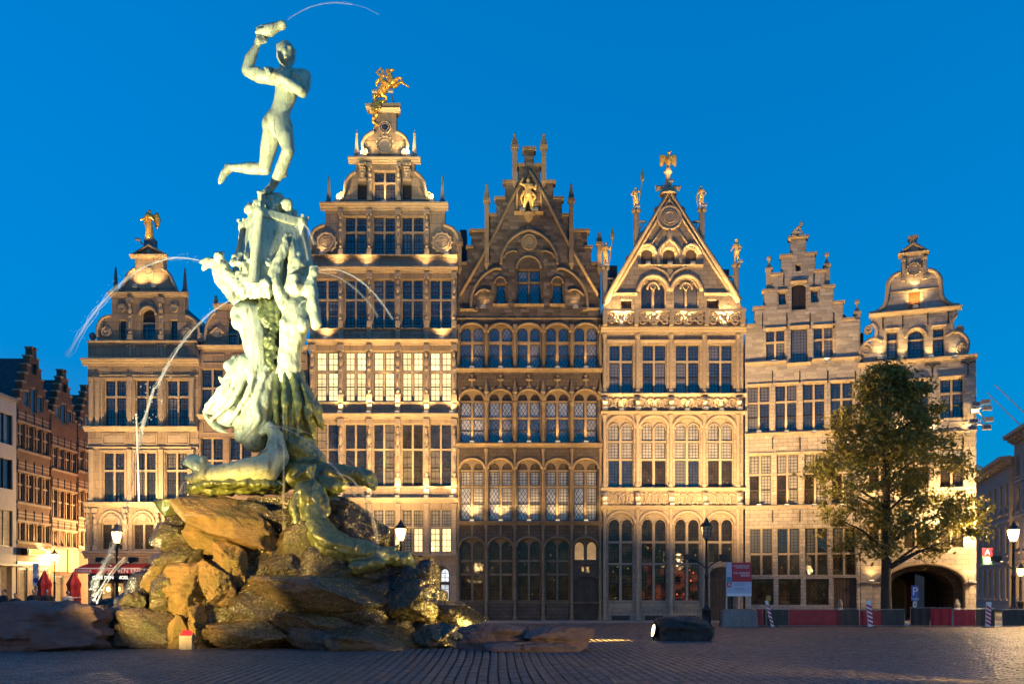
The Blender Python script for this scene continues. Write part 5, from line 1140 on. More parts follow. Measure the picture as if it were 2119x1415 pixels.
# castle
cb = S.P(555, 600, .25)
zz = lambda py: S.P(0, py).z
m = MB(); k = S.k
for pr, n in (([(76 * k * 1.25, zz(612)), (72 * k * 1.25, zz(560)), (60 * k * 1.25, zz(500)), (52 * k * 1.25, zz(462))], 4), ([(50 * k * 1.25, zz(463)), (50 * k * 1.25, zz(448)), (44 * k * 1.25, zz(446))], 4)):
    q = MB().lathe(0, 0, pr, n); rot = Matrix.Rotation(R(-9), 3, 'Z'); m.add([tuple(Vector((cb.x + (560 - 555) * k, cb.y, 0)) + rot @ Vector(v)) for v in q.v], q.f)
castle = m.build('castle', 'patina', FT)
cen = Vector((cb.x + 5 * k, cb.y, 0))
for a in (-99, -9, 81, 171):
    d0 = Vector((math.cos(R(a)), math.sin(R(a)), 0)); q = cen + d0 * 53 * k * 1.22; b0 = cen + d0 * 74 * k * 1.22; t = MB()
    rings = [(b0, 11 * k, zz(612)), (b0.lerp(q, .4), 11 * k, zz(560)), (q, 9 * k, zz(470)), (q, 11.5 * k, zz(466)), (q, 11.5 * k, zz(452)), (q, 9 * k, zz(450))]
    vs = [(c.x + r_ * math.cos(i * .6283), c.y + r_ * math.sin(i * .6283), z) for c, r_, z in rings for i in range(10)]
    t.add(vs, [(j * 10 + i, j * 10 + (i + 1) % 10, j * 10 + 10 + (i + 1) % 10, j * 10 + 10 + i) for j in range(5) for i in range(10)] + [tuple(range(50, 60))])
    tw = t.build('turret', 'patina', castle, True)
    for i in range(5): aa = i * 1.2566; MB().box(q.x + 11 * k * math.cos(aa) - .04, q.x + 11 * k * math.cos(aa) + .04, q.y + 11 * k * math.sin(aa) - .04, q.y + 11 * k * math.sin(aa) + .04, zz(451), zz(446)).build('merlon', 'patina', castle)
for a in (-54, 36):                                                    # string courses on the two seen faces
    pass
for pr in ([(56 * k * 1.25, zz(468)), (57 * k * 1.25, zz(464)), (57 * k * 1.25, zz(452)), (52 * k * 1.25, zz(450))], [(67.5 * k * 1.25, zz(541)), (66.5 * k * 1.25, zz(537))]):
    q = MB().lathe(0, 0, pr, 4); rot = Matrix.Rotation(R(-9), 3, 'Z'); t = MB().add([tuple(cen + rot @ Vector(v)) for v in q.v], q.f); t.build('parapet', 'patina', castle)
crown = [('e', 560, 432, .25, 44, 22, 44), ('e', 558, 414, .2, 24, 14, 24), ('l', [(540, 408, .2), (575, 404, .2)], [9, 9])] + [('l', [(560 + 42 * math.cos(a), 446, .25 + .64 * math.sin(a)), (560 + 46 * math.cos(a), 424 + 4 * math.sin(5 * a), .25 + .7 * math.sin(a))], [9, 4]) for a in [i * .7854 + .2 for i in range(8)]] + [('l', [(547 + i * 5, 436, -.45), (545 + i * 5.5, 414, -.55)], [3.6, 2.4]) for i in range(3)] + [('e', 548, 438, -.42, 11, 9, 8), ('e', 598, 432, -.2, 12, 14, 10, 20), ('e', 520, 440, -.2, 10, 12, 10)]
skin('crown', S.mb(crown), 'patina', castle, .045, 1, .07, 3)
# sea people and creatures carrying the castle
ship = [('l', [(424, 552, -.35), (440, 549, -.35), (456, 556, -.35), (470, 580, -.3), (500, 612, -.2), (540, 622, -.1)], [4, 9, 12, 22, 26, 22]), ('l', [(436, 558, -.4), (430, 566, -.4)], [7, 5]), ('l', [(442, 546, -.3), (448, 538, -.25)], [5, 3]), ('l', [(462, 590, -.5), (500, 632, -.5), (545, 640, -.4)], [7, 8, 8])]
skin('dolphin_prow', S.mb(ship), 'patina', FT, .05, 2, .03, 4, label='curved bronze sea-beast head spouting to the left')
beard = [('e', 534, 574, -.55, 26, 32, 26), ('l', [(470, 552, -.6), (482, 580, -.65), (520, 618, -.7)], [9, 12, 15]), ('e', 468, 548, -.62, 11, 10, 9)] + [('l', [(462 + i * 5, 548, -.66), (461 + i * 5, 538, -.6)], [3.4, 2.4]) for i in range(4)] + [('e', 526, 576, -.95, 6, 12, 8), ('e', 518, 566, -.92, 9, 4, 7), ('e', 540, 563, -.92, 10, 4, 7)] + [('l', [(515 + i * 9, 590, -.9 + .04 * i), (512 + i * 10, 612 + 6 * math.sin(i * 2), -1.0), (518 + i * 9, 634, -.9)], [8, 8, 4]) for i in range(7)] + [('l', [(505 + i * 10, 552 - 4 * math.sin(i), -.7), (500 + i * 12, 566, -.85)], [9, 6]) for i in range(7)]
skin('bearded_giant', S.mb(beard), 'patina', FT, .036, 1, .06, 4, fold=.7, label='bearded bronze sea giant with arms thrown up')
ny1 = [('l', [(512, 662, -.5), (560, 660, -.45)], [24, 22]), ('l', [(530, 668, -.45), (538, 705, -.5), (545, 745, -.55), (540, 790, -.5)], [32, 29, 25, 32]), ('e', 508, 682, -.75, 14, 15, 13), ('l', [(520, 770, -.6), (500, 800, -.7), (480, 830, -.6)], [26, 22, 16]), ('l', [(560, 640, -.4), (556, 680, -.3)], [14, 18])]
skin('sea_nymph', S.mb(ny1), 'patina', FT, .04, 2, .02, 2, fold=.5, label='headless-looking bronze nymph torso bending left')
ny2 = [('e', 628, 606, -.75, 15, 19, 16), ('l', [(626, 622, -.7), (622, 640, -.6)], [10, 12]), ('l', [(598, 648, -.6), (650, 652, -.55)], [18, 16]), ('l', [(622, 655, -.55), (618, 690, -.6), (608, 740, -.55), (606, 790, -.5)], [28, 29, 23, 27]), ('e', 606, 688, -.88, 13, 14, 13), ('e', 640, 690, -.85, 13, 14, 13), ('l', [(600, 645, -.65), (580, 600, -.85), (590, 560, -.8), (606, 520, -.7)], [14, 14, 11, 8]), ('l', [(652, 652, -.55), (664, 684, -.7), (660, 640, -.75), (656, 590, -.7)], [14, 12, 11, 8]), ('e', 660, 582, -.7, 9, 10, 8)] + [('l', [(600 + 2 * i, 516, -.76 + .04 * i), (606 + 3 * i, 504 - i, -.78 + .04 * i)], [4, 2.6]) for i in range(4)] + [('l', [(652 + 4 * i, 580, -.72), (653 + 5 * i, 568, -.72)], [3.4, 2.2]) for i in range(4)] + [('l', [(612 + 6 * i, 592, -.75 - .1 * math.sin(i)), (608 + 8 * i, 612, -.8), (606 + 9 * i, 634, -.65)], [7, 6, 3]) for i in range(6)] + [('e', 628, 612, -1.0, 3.5, 8, 5)]
skin('sea_nymph', S.mb(ny2), 'patina', FT, .045, 2, .035, 3, label='bronze nymph with streaming hair, both arms raised')
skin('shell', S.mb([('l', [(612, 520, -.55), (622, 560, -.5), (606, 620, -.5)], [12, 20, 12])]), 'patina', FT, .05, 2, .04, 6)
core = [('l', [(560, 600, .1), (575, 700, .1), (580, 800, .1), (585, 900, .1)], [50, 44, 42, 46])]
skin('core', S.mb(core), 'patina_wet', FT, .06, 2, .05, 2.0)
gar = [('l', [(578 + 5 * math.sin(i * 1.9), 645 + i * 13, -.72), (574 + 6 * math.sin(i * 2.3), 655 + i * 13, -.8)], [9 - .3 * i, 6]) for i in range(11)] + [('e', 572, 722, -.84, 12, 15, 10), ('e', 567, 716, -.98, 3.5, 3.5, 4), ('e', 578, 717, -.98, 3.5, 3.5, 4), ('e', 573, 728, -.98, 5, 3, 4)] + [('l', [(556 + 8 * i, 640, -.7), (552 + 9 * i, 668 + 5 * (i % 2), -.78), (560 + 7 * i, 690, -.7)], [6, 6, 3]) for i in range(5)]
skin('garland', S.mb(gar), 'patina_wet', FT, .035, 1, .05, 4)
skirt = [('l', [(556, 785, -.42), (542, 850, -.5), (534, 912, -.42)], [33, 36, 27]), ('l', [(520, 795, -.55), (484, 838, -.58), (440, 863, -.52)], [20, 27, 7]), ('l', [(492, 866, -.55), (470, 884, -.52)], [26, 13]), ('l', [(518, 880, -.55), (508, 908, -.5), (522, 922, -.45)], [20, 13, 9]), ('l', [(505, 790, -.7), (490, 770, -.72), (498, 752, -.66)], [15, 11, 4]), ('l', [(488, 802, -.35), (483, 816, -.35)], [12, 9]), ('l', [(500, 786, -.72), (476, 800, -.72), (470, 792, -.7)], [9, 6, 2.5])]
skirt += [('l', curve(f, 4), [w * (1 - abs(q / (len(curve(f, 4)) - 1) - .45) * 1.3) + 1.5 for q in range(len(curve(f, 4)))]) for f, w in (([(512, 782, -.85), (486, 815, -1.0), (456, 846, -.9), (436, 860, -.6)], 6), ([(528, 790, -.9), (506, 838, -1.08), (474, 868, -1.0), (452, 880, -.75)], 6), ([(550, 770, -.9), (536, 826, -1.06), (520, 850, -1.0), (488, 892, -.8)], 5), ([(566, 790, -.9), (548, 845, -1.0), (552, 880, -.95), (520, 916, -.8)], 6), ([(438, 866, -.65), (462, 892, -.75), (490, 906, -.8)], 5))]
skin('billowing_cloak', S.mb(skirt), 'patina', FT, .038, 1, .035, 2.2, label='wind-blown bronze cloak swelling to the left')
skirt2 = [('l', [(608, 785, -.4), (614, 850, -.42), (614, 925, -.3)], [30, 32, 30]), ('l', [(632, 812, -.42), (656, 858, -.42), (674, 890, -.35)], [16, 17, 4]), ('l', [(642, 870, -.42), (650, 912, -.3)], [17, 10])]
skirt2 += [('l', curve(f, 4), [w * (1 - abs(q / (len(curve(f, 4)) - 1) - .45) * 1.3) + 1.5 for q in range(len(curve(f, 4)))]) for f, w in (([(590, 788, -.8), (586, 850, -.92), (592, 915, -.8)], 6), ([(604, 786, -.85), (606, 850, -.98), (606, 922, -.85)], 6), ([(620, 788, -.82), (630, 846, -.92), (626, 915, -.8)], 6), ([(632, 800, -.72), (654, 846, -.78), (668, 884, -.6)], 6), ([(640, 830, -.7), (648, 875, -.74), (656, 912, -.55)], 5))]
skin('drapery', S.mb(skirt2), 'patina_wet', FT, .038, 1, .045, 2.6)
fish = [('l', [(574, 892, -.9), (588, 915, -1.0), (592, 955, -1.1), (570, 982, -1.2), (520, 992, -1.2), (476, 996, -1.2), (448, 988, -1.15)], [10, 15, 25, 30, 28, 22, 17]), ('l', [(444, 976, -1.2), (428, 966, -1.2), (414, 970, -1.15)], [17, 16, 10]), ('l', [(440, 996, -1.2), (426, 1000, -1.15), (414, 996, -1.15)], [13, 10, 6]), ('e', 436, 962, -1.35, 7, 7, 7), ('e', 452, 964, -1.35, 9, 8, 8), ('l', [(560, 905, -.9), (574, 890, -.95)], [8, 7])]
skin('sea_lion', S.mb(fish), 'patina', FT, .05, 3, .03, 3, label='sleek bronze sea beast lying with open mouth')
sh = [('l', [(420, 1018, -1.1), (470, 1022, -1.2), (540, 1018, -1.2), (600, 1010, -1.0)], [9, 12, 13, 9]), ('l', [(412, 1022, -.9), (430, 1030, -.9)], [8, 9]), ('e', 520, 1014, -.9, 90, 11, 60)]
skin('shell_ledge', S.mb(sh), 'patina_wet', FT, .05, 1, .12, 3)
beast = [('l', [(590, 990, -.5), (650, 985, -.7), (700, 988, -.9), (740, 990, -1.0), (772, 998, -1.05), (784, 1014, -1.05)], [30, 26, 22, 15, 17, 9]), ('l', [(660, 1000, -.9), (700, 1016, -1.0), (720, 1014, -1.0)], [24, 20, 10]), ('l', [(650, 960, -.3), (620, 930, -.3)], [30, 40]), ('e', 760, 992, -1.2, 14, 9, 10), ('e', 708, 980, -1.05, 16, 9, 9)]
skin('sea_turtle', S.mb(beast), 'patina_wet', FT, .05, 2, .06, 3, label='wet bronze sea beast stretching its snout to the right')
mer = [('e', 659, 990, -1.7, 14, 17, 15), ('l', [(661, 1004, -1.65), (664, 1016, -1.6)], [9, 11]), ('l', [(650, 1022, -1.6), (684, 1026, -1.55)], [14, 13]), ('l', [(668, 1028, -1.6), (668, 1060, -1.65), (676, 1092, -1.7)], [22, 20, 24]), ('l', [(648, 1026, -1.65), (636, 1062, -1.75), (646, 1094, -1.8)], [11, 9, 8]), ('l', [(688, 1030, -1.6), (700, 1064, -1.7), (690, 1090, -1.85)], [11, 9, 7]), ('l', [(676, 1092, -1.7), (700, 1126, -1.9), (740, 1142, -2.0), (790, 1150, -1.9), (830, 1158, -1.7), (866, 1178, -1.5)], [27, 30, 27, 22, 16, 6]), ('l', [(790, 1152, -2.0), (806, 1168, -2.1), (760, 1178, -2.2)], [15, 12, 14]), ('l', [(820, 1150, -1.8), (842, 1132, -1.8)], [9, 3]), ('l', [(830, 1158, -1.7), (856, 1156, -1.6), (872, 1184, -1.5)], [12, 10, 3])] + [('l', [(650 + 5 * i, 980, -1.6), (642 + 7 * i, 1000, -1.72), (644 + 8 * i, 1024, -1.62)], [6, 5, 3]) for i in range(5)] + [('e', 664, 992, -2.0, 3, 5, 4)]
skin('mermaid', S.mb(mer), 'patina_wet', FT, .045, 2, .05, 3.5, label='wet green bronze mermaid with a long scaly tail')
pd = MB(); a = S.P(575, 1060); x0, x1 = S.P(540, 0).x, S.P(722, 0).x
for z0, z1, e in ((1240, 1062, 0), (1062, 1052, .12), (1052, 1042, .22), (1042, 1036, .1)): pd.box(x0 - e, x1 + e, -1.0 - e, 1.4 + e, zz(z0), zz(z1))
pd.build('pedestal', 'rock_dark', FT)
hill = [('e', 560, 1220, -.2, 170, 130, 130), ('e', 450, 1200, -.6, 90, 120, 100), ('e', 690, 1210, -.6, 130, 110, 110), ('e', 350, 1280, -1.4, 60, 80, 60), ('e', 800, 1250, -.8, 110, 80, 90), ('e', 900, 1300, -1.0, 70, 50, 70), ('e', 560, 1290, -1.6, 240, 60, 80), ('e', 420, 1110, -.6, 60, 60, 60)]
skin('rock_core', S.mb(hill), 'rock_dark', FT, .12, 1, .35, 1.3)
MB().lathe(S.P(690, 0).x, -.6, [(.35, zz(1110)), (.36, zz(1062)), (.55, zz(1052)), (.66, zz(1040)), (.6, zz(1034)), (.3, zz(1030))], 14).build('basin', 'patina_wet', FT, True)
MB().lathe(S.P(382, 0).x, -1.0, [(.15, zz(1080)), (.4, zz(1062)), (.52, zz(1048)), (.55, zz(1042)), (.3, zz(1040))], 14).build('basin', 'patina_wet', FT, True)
MB().box(x0 - 2.2, x1 + 2.2, -1.6, 3.0, 0.02, zz(1150)).build('core_masonry', 'rock_dark', FT)

import bmesh
def ico(sub):
    b = bmesh.new(); bmesh.ops.create_icosphere(b, subdivisions=sub, radius=1.0)
    v = np.array([x.co[:] for x in b.verts]); f = [[q.index for q in p.verts] for p in b.faces]; b.free(); return v, f
ICO = ico(5)
def rock_mesh(hx, hy, hz, rot, seed, cuts=9, rough=.06, dlo=.66):
    """block with bedding ledges, then broken off along flat faces, then a fine grain"""
    g = np.random.default_rng(seed); v = ICO[0].copy(); p = 5.5
    s = (np.abs(v) ** p).sum(1) ** (-1 / p); v = v * s[:, None]; dim = np.array([hx, hz, hy]); sz = min(hx, hy, hz); o = Vector(g.uniform(0, 50, 3)); rel = rough / max(hx, hy)
    out = []
    for q in v:
        w = Vector((q[0] * hx, q[1] * hz, q[2] * hy)); f = noise.fractal(w * (.8 / max(sz, .2)) + o, 1, 2, 4)
        led = 1 if noise.noise(Vector((w.x * .3, w.y * .3, w.z * 3.4)) + o) > .03 else -1
        out.append((1 + rel * (1.2 * f + .7 * led)))
    v = v * np.array(out)[:, None]
    for _ in range(cuts):
        n = g.normal(size=3); n /= np.linalg.norm(n); d = g.uniform(dlo, dlo + .34); t = v @ n - d; v = v - np.outer(np.maximum(t, 0), n)
    v = v * dim; res = []
    for q in v:
        q = Vector(q); w = noise.fractal(q * 3.2 + o, 1, 2, 4); cr = .5 - abs(noise.noise(q * (2.0 / max(sz, .25)) + o)); d = q.normalized()
        res.append(q + d * (w * .028 - max(0, cr - .4) * rough * 6))
    M3 = Matrix.Rotation(R(rot), 3, 'Y'); return [tuple(M3 @ q) for q in res]
def boulder(name, px, py, hx, hy, rot, d, mat, seed, parent=None, hz=None, base=None, cuts=9, k=None, dlo=.66):
    k = k or S.k; hxm, hym = hx * k, hy * k; hzm = hz or min(max(hxm, hym) * .8, 1.3)
    vs = rock_mesh(hxm, hym, hzm, rot, seed, cuts, .085 * min(1.2, max(hxm, hym)) + .025, dlo)
    me = bpy.data.meshes.new(name); me.from_pydata(vs, [], ICO[1]); me.materials.append(M[mat]); me.polygons.foreach_set('use_smooth', [False] * len(me.polygons)); me.update()
    me.shade_smooth() if hasattr(me, 'shade_smooth') else None
    o = link(name, me, parent); return o
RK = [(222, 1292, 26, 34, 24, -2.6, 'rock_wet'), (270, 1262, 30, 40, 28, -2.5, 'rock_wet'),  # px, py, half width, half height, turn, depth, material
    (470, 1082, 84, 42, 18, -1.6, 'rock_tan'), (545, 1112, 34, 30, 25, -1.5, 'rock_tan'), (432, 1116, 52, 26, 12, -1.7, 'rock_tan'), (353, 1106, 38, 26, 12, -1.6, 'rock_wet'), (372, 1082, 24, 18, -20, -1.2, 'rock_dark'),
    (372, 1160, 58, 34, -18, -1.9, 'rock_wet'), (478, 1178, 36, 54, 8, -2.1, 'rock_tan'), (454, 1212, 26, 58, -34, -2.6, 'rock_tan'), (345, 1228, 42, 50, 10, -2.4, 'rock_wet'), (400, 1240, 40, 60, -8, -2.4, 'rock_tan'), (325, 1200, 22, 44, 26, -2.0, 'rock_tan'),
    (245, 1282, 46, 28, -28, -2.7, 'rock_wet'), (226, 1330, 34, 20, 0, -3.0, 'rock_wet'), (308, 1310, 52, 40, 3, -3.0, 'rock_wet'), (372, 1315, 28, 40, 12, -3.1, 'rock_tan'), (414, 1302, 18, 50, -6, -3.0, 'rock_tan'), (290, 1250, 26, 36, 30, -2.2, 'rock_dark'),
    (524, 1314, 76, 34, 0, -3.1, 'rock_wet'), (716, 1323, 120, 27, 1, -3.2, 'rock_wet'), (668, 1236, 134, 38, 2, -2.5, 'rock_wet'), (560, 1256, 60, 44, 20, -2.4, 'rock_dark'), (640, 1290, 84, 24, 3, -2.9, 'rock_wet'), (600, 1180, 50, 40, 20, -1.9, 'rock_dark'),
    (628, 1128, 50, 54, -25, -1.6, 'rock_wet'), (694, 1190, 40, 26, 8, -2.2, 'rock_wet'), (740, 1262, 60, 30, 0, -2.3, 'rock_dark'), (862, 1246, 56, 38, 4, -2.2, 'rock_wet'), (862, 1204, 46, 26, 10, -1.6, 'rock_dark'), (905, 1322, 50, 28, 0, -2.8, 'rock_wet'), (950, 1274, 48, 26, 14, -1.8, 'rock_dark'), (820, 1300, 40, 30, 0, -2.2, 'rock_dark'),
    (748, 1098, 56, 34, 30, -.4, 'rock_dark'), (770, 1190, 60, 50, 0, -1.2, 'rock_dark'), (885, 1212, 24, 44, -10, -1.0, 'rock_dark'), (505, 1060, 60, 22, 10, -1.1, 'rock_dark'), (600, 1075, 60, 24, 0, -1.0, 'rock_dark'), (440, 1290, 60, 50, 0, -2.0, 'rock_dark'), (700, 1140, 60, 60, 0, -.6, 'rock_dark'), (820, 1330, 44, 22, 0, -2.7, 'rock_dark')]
for i, (px, py, hx, hy, rot, d, mat) in enumerate(RK):
    dd = d; Yr = YM + dd; kk = Yr / F
    o = boulder('rock', px, py, hx, hy, rot, d, mat, 11 + i, FT, cuts=16, k=kk * 1.16); o.location = W(px, py, Yr) - S.b
    if py > 1295 and o.location.z - hy * kk > -.02: o.location.z = hy * kk - .04
# loose boulders on the square
def loose(label, px0, px1, pt, pb, mat, seed, Yd=None, rot=0, hz=.8):
    Yb = Yd or ground_Y(pb); k = Yb / F; hx, hy = (px1 - px0) / 2, (pb - pt) / 2; p = W((px0 + px1) / 2, pb, Yb); r = boulder('boulder', 0, 0, hx, hy, rot, 0, mat, seed, None, hz, k=k, cuts=14, dlo=.9)
    r.location = (p.x, Yb + hz * .7, hy * k - .05); return tag(r, label, 'boulder')
loose('big weathered purplish boulder left of the fountain', -30, 190, 1243, 1350, 'rock_red', 211, hz=1.0)
loose('flat dark slab of rock leaning between the left boulder and the fountain', 160, 265, 1230, 1318, 'rock_black', 202, 30.5, -8, .6)
loose('reddish rounded boulder right of the fountain, left half of a pair', 950, 1100, 1288, 1348, 'rock_red', 203, hz=.6)
loose('reddish squared boulder right of the fountain, right half of a pair', 1090, 1226, 1291, 1350, 'rock_red', 204, hz=.6)
loose('low reddish slab at the foot of the boulder pair', 1010, 1200, 1326, 1352, 'rock_red', 206, hz=.35)
bb = loose('black squared boulder with a floodlight leaning against it', 1358, 1468, 1270, 1328, 'rock_black', 205, hz=.6)
# water
def jet(pts, d, r, mat='water_jet'):
    """a stream of several broken strands round one path"""
    P_ = [Vector(q) for q in curve([tuple(S.P(x, y, q)) for (x, y), q in zip(pts, d if isinstance(d, list) else [d] * len(pts))], 8)]; n = len(P_); m = MB(); g = random.Random(len(pts) * 31 + int(pts[0][0]))
    m.tube(P_, [r * .6 * (.55 + .9 * i / n) * g.uniform(.75, 1.2) for i in range(n)], 6)
    for s_ in range(3):
        o = Vector((g.uniform(-1, 1), g.uniform(-1, 1), g.uniform(-1, 1))); m.tube([q + (o + Vector((g.uniform(-.4, .4), g.uniform(-.4, .4), g.uniform(-.4, .4)))) * r * (.4 + 1.6 * i / n) for i, q in enumerate(P_)], [r * .3 * g.uniform(.3, 1.2) for i in range(n)], 4)
    for s_ in range(n * 3):
        q = P_[g.randrange(n)]; m.ell(q + Vector((g.gauss(0, 1), g.gauss(0, 1), g.gauss(0, 1))) * r * 2.2, (r * .3,) * 3, 5, 3)
    m.build('water_jet', mat, FT, True)
jet([(588, 53), (615, 34), (650, 18), (690, 11), (730, 14)], -.1, .016); jet([(730, 14), (755, 20), (785, 35)], -.1, .01, 'water_thin')
jet([(422, 548), (395, 543), (365, 543), (330, 552)], -.35, .03); jet([(330, 552), (290, 572), (240, 615), (195, 670), (150, 745)], -.35, .05, 'water_thin')
jet([(622, 489), (632, 483), (643, 487), (652, 503), (660, 525)], -.7, .025); jet([(622, 487), (634, 500), (642, 525), (648, 556)], -.7, .025)
jet([(660, 577), (690, 574), (720, 579), (755, 598), (790, 632), (820, 675)], -.7, .025); jet([(660, 579), (695, 585), (730, 603), (765, 635), (790, 670)], -.7, .022, 'water_thin')
jet([(490, 634), (455, 664), (415, 712), (385, 765), (360, 825)], [-.6, -.8, -1, -1.2, -1.4], .035); jet([(360, 825), (344, 890), (332, 960), (316, 1060), (294, 1150), (266, 1215)], [-1.5, -1.6, -1.7, -1.9, -2.1, -2.3], .09, 'water_thin')
jet([(575, 896), (620, 906), (668, 938), (715, 985), (750, 1035)], -1.3, .03); jet([(575, 894), (640, 905), (700, 935), (760, 985), (790, 1035)], -1.3, .025, 'water_thin'); jet([(716, 990), (745, 1005), (770, 1040), (788, 1090), (796, 1135)], -1.4, .045)
jet([(330, 1100), (305, 1130), (282, 1175), (262, 1232)], -2.2, .035, 'water_thin'); jet([(322, 1158), (300, 1180), (278, 1212), (262, 1240)], -2.2, .022); jet([(322, 1163), (300, 1188), (280, 1220), (268, 1244)], -2.2, .016); jet([(414, 1004), (405, 1025), (395, 1045)], -1.3, .03); jet([(613, 880), (614, 960), (614, 1060), (616, 1120)], -1.6, .05, 'water_thin')
jet([(655, 645), (640, 650), (632, 665)], -1.1, .02)
# information pedestal
ip = thing('information_pedestal', 'small grey information pillar with slanted red plate at the rocks', 'pedestal', W(387, 1346, ground_Y(1346)))
kk = ground_Y(1346) / F; MB().add([(-.17, -.12, 0), (.17, -.12, 0), (.17, .14, 0), (-.17, .14, 0), (-.17, -.12, .42), (.17, -.12, .42), (.17, .14, .56), (-.17, .14, .56)], [(0, 1, 5, 4), (1, 2, 6, 5), (2, 3, 7, 6), (3, 0, 4, 7), (4, 5, 6, 7), (3, 2, 1, 0)]).build('pillar', 'concrete', ip)
MB().add([(-.16, -.11, .428), (.16, -.11, .428), (.16, .13, .568), (-.16, .13, .568)], [(0, 1, 2, 3)]).build('plate', 'red_sign', ip)
# ------------------------------------------------------------ floodlights of the monument
def ground_flood(label, loc, aim, energy, size, color, radius=.18, h=.36):
    r = thing('ground_floodlight', label, 'floodlight', (loc[0], loc[1], 0)); d = (Vector(aim) - Vector((loc[0], loc[1], h))).normalized(); q = d.to_track_quat('Z', 'Y').to_matrix()
    m = MB().lathe(0, 0, [(.1, -.34), (.15, -.28), (.21, -.02), (.23, 0)], 14); m.v = [tuple(q @ Vector(v) + Vector((0, 0, h))) for v in m.v]; m.build('can', 'iron', r, True)
    m = MB().lathe(0, 0, [(.2, .002), (.2, .012)], 14); m.v = [tuple(q @ Vector(v) + Vector((0, 0, h))) for v in m.v]; m.build('lens', 'lens_glow', r)
    MB().box(-.16, .16, -.12, .12, .004, .05).box(-.03, .03, -.03, .03, .05, h - .06).build('stand', 'iron', r)
    spot(r, tuple(d * .08 + Vector((0, 0, h))), tuple(d * 3 + Vector((0, 0, h))), energy, size, color, .6, radius); return r
PALE = (1.0, .90, .53); AMB = (1.0, .63, .14)
cx = S.b.x
p = W(1352, 1314, 28.4); ground_flood('lit floodlight can leaning on the black boulder', (p.x, p.y), (cx + .6, YM, 2.4), 12000, 70, AMB)
p = W(170, 1337, 25.2); gf = ground_flood('black floodlight can between the left boulder and the fountain', (p.x, p.y), (cx - .3, YM - .4, 9.5), 3000, 60, PALE)
spot(gf, (.15, -.35, .45), (2.2, -1.1, .9), 420, 130, AMB, .6, .1)
ground_flood('small floodlight can hidden behind the reddish boulder pair', (-.9, 25.3), (-6.2, 26.4, 2.4), 1300, 60, AMB)
ground_flood('unseen floodlight can added on the square to light the fountain from the left', (-14.6, 17.5), (cx, YM, 16.0), 58000, 50, PALE)  # added out of view so the bronze figure is lit from front left

ground_flood('unseen floodlight can added on the open square to light the middle rocks', (-10.6, 13.6), (-7.6, 25, 2.2), 1000, 36, AMB)  # added out of view to brighten the middle rocks
ground_flood('unseen floodlight can added on the open square to light the right rocks', (9.8, 14.0), (-3.6, 25, 2.2), 4200, 36, AMB)  # added out of view to brighten the right rocks from the front
# ------------------------------------------------------------ street lamps
def street_lamp(label, px, top, lit=True, arms=False, Yd=None, energy=900, h=4.9, group=None):
    Y = Yd or (h - CH) * F / (HY - top); p = W(px, HY, Y); r = thing('street_lamp', label, 'street lamp', (p.x, Y, 0), 0, group)
    MB().lathe(0, 0, [(.26, 0), (.26, .1), (.2, .18), (.2, .75), (.24, .8), (.14, .9), (.1, 1.0), (.075, 2.2), (.1, 2.25), (.1, 2.35), (.065, 2.42), (.05, h - 1.0), (.09, h - .97), (.1, h - .9)], 10).build('post', 'iron', r, True)
    MB().lathe(0, 0, [(.12, h - .9), (.15, h - .86), (.265, h - .36)], 8).build('lantern', 'lantern_glass' if lit else 'glass_blind', r)
    hd = MB(); hd.lathe(0, 0, [(.3, h - .36), (.3, h - .32), (.2, h - .2), (.12, h - .14), (.08, h - .05), (.02, h + .06)], 8)
    for i in range(8): a = i * math.pi / 4; hd.tube([(.155 * math.cos(a), .155 * math.sin(a), h - .86), (.27 * math.cos(a), .27 * math.sin(a), h - .36)], .012, 4)
    hd.build('lantern_cap', 'iron', r)
    if arms:
        for f in (-1, 1):
            MB().tube([(0, 0, 2.65), (f * .25, 0, 2.85), (f * .5, 0, 3.02), (f * .8, 0, 3.05)], .03, 6).build('bracket', 'iron', r)
            fl = MB().box(f * .8 - .2, f * .8 + .2, -.12, .14, 3.06, 3.3).build('floodlight', 'iron', r); MB().add([(f * .8 - .17, .145, 3.1), (f * .8 + .17, .145, 3.1), (f * .8 + .17, .145, 3.27), (f * .8 - .17, .145, 3.27)], [(0, 1, 2, 3)]).build('lens', 'lens_glow', fl)
    if lit: point(r, (0, 0, h - .58), energy, (1, .62, .25), .1).data.shadow_soft_size = .12
    return r, p.x, Y
LAMPS = [street_lamp('lit lantern post with floodlight arms before the red awning', 242, 1085, arms=True), street_lamp('small lit lantern post by the red parasols', 113, 1137, energy=6000), street_lamp('lit lantern post behind the mermaid tail', 829, 1078, arms=True),
    street_lamp('unlit lantern post before the eagle house', 1462, 1073, lit=False, arms=True), street_lamp('tall lit lantern post right of the archway with floodlight arms', 2097, 1080, arms=True, energy=4000), street_lamp('small distant lit lantern under the tourist banner', 2050, 1176, Yd=82, h=3.75, energy=6000), street_lamp('distant lit lantern far down the right street', 2112, 1166, Yd=64, h=3.65, energy=5000)]
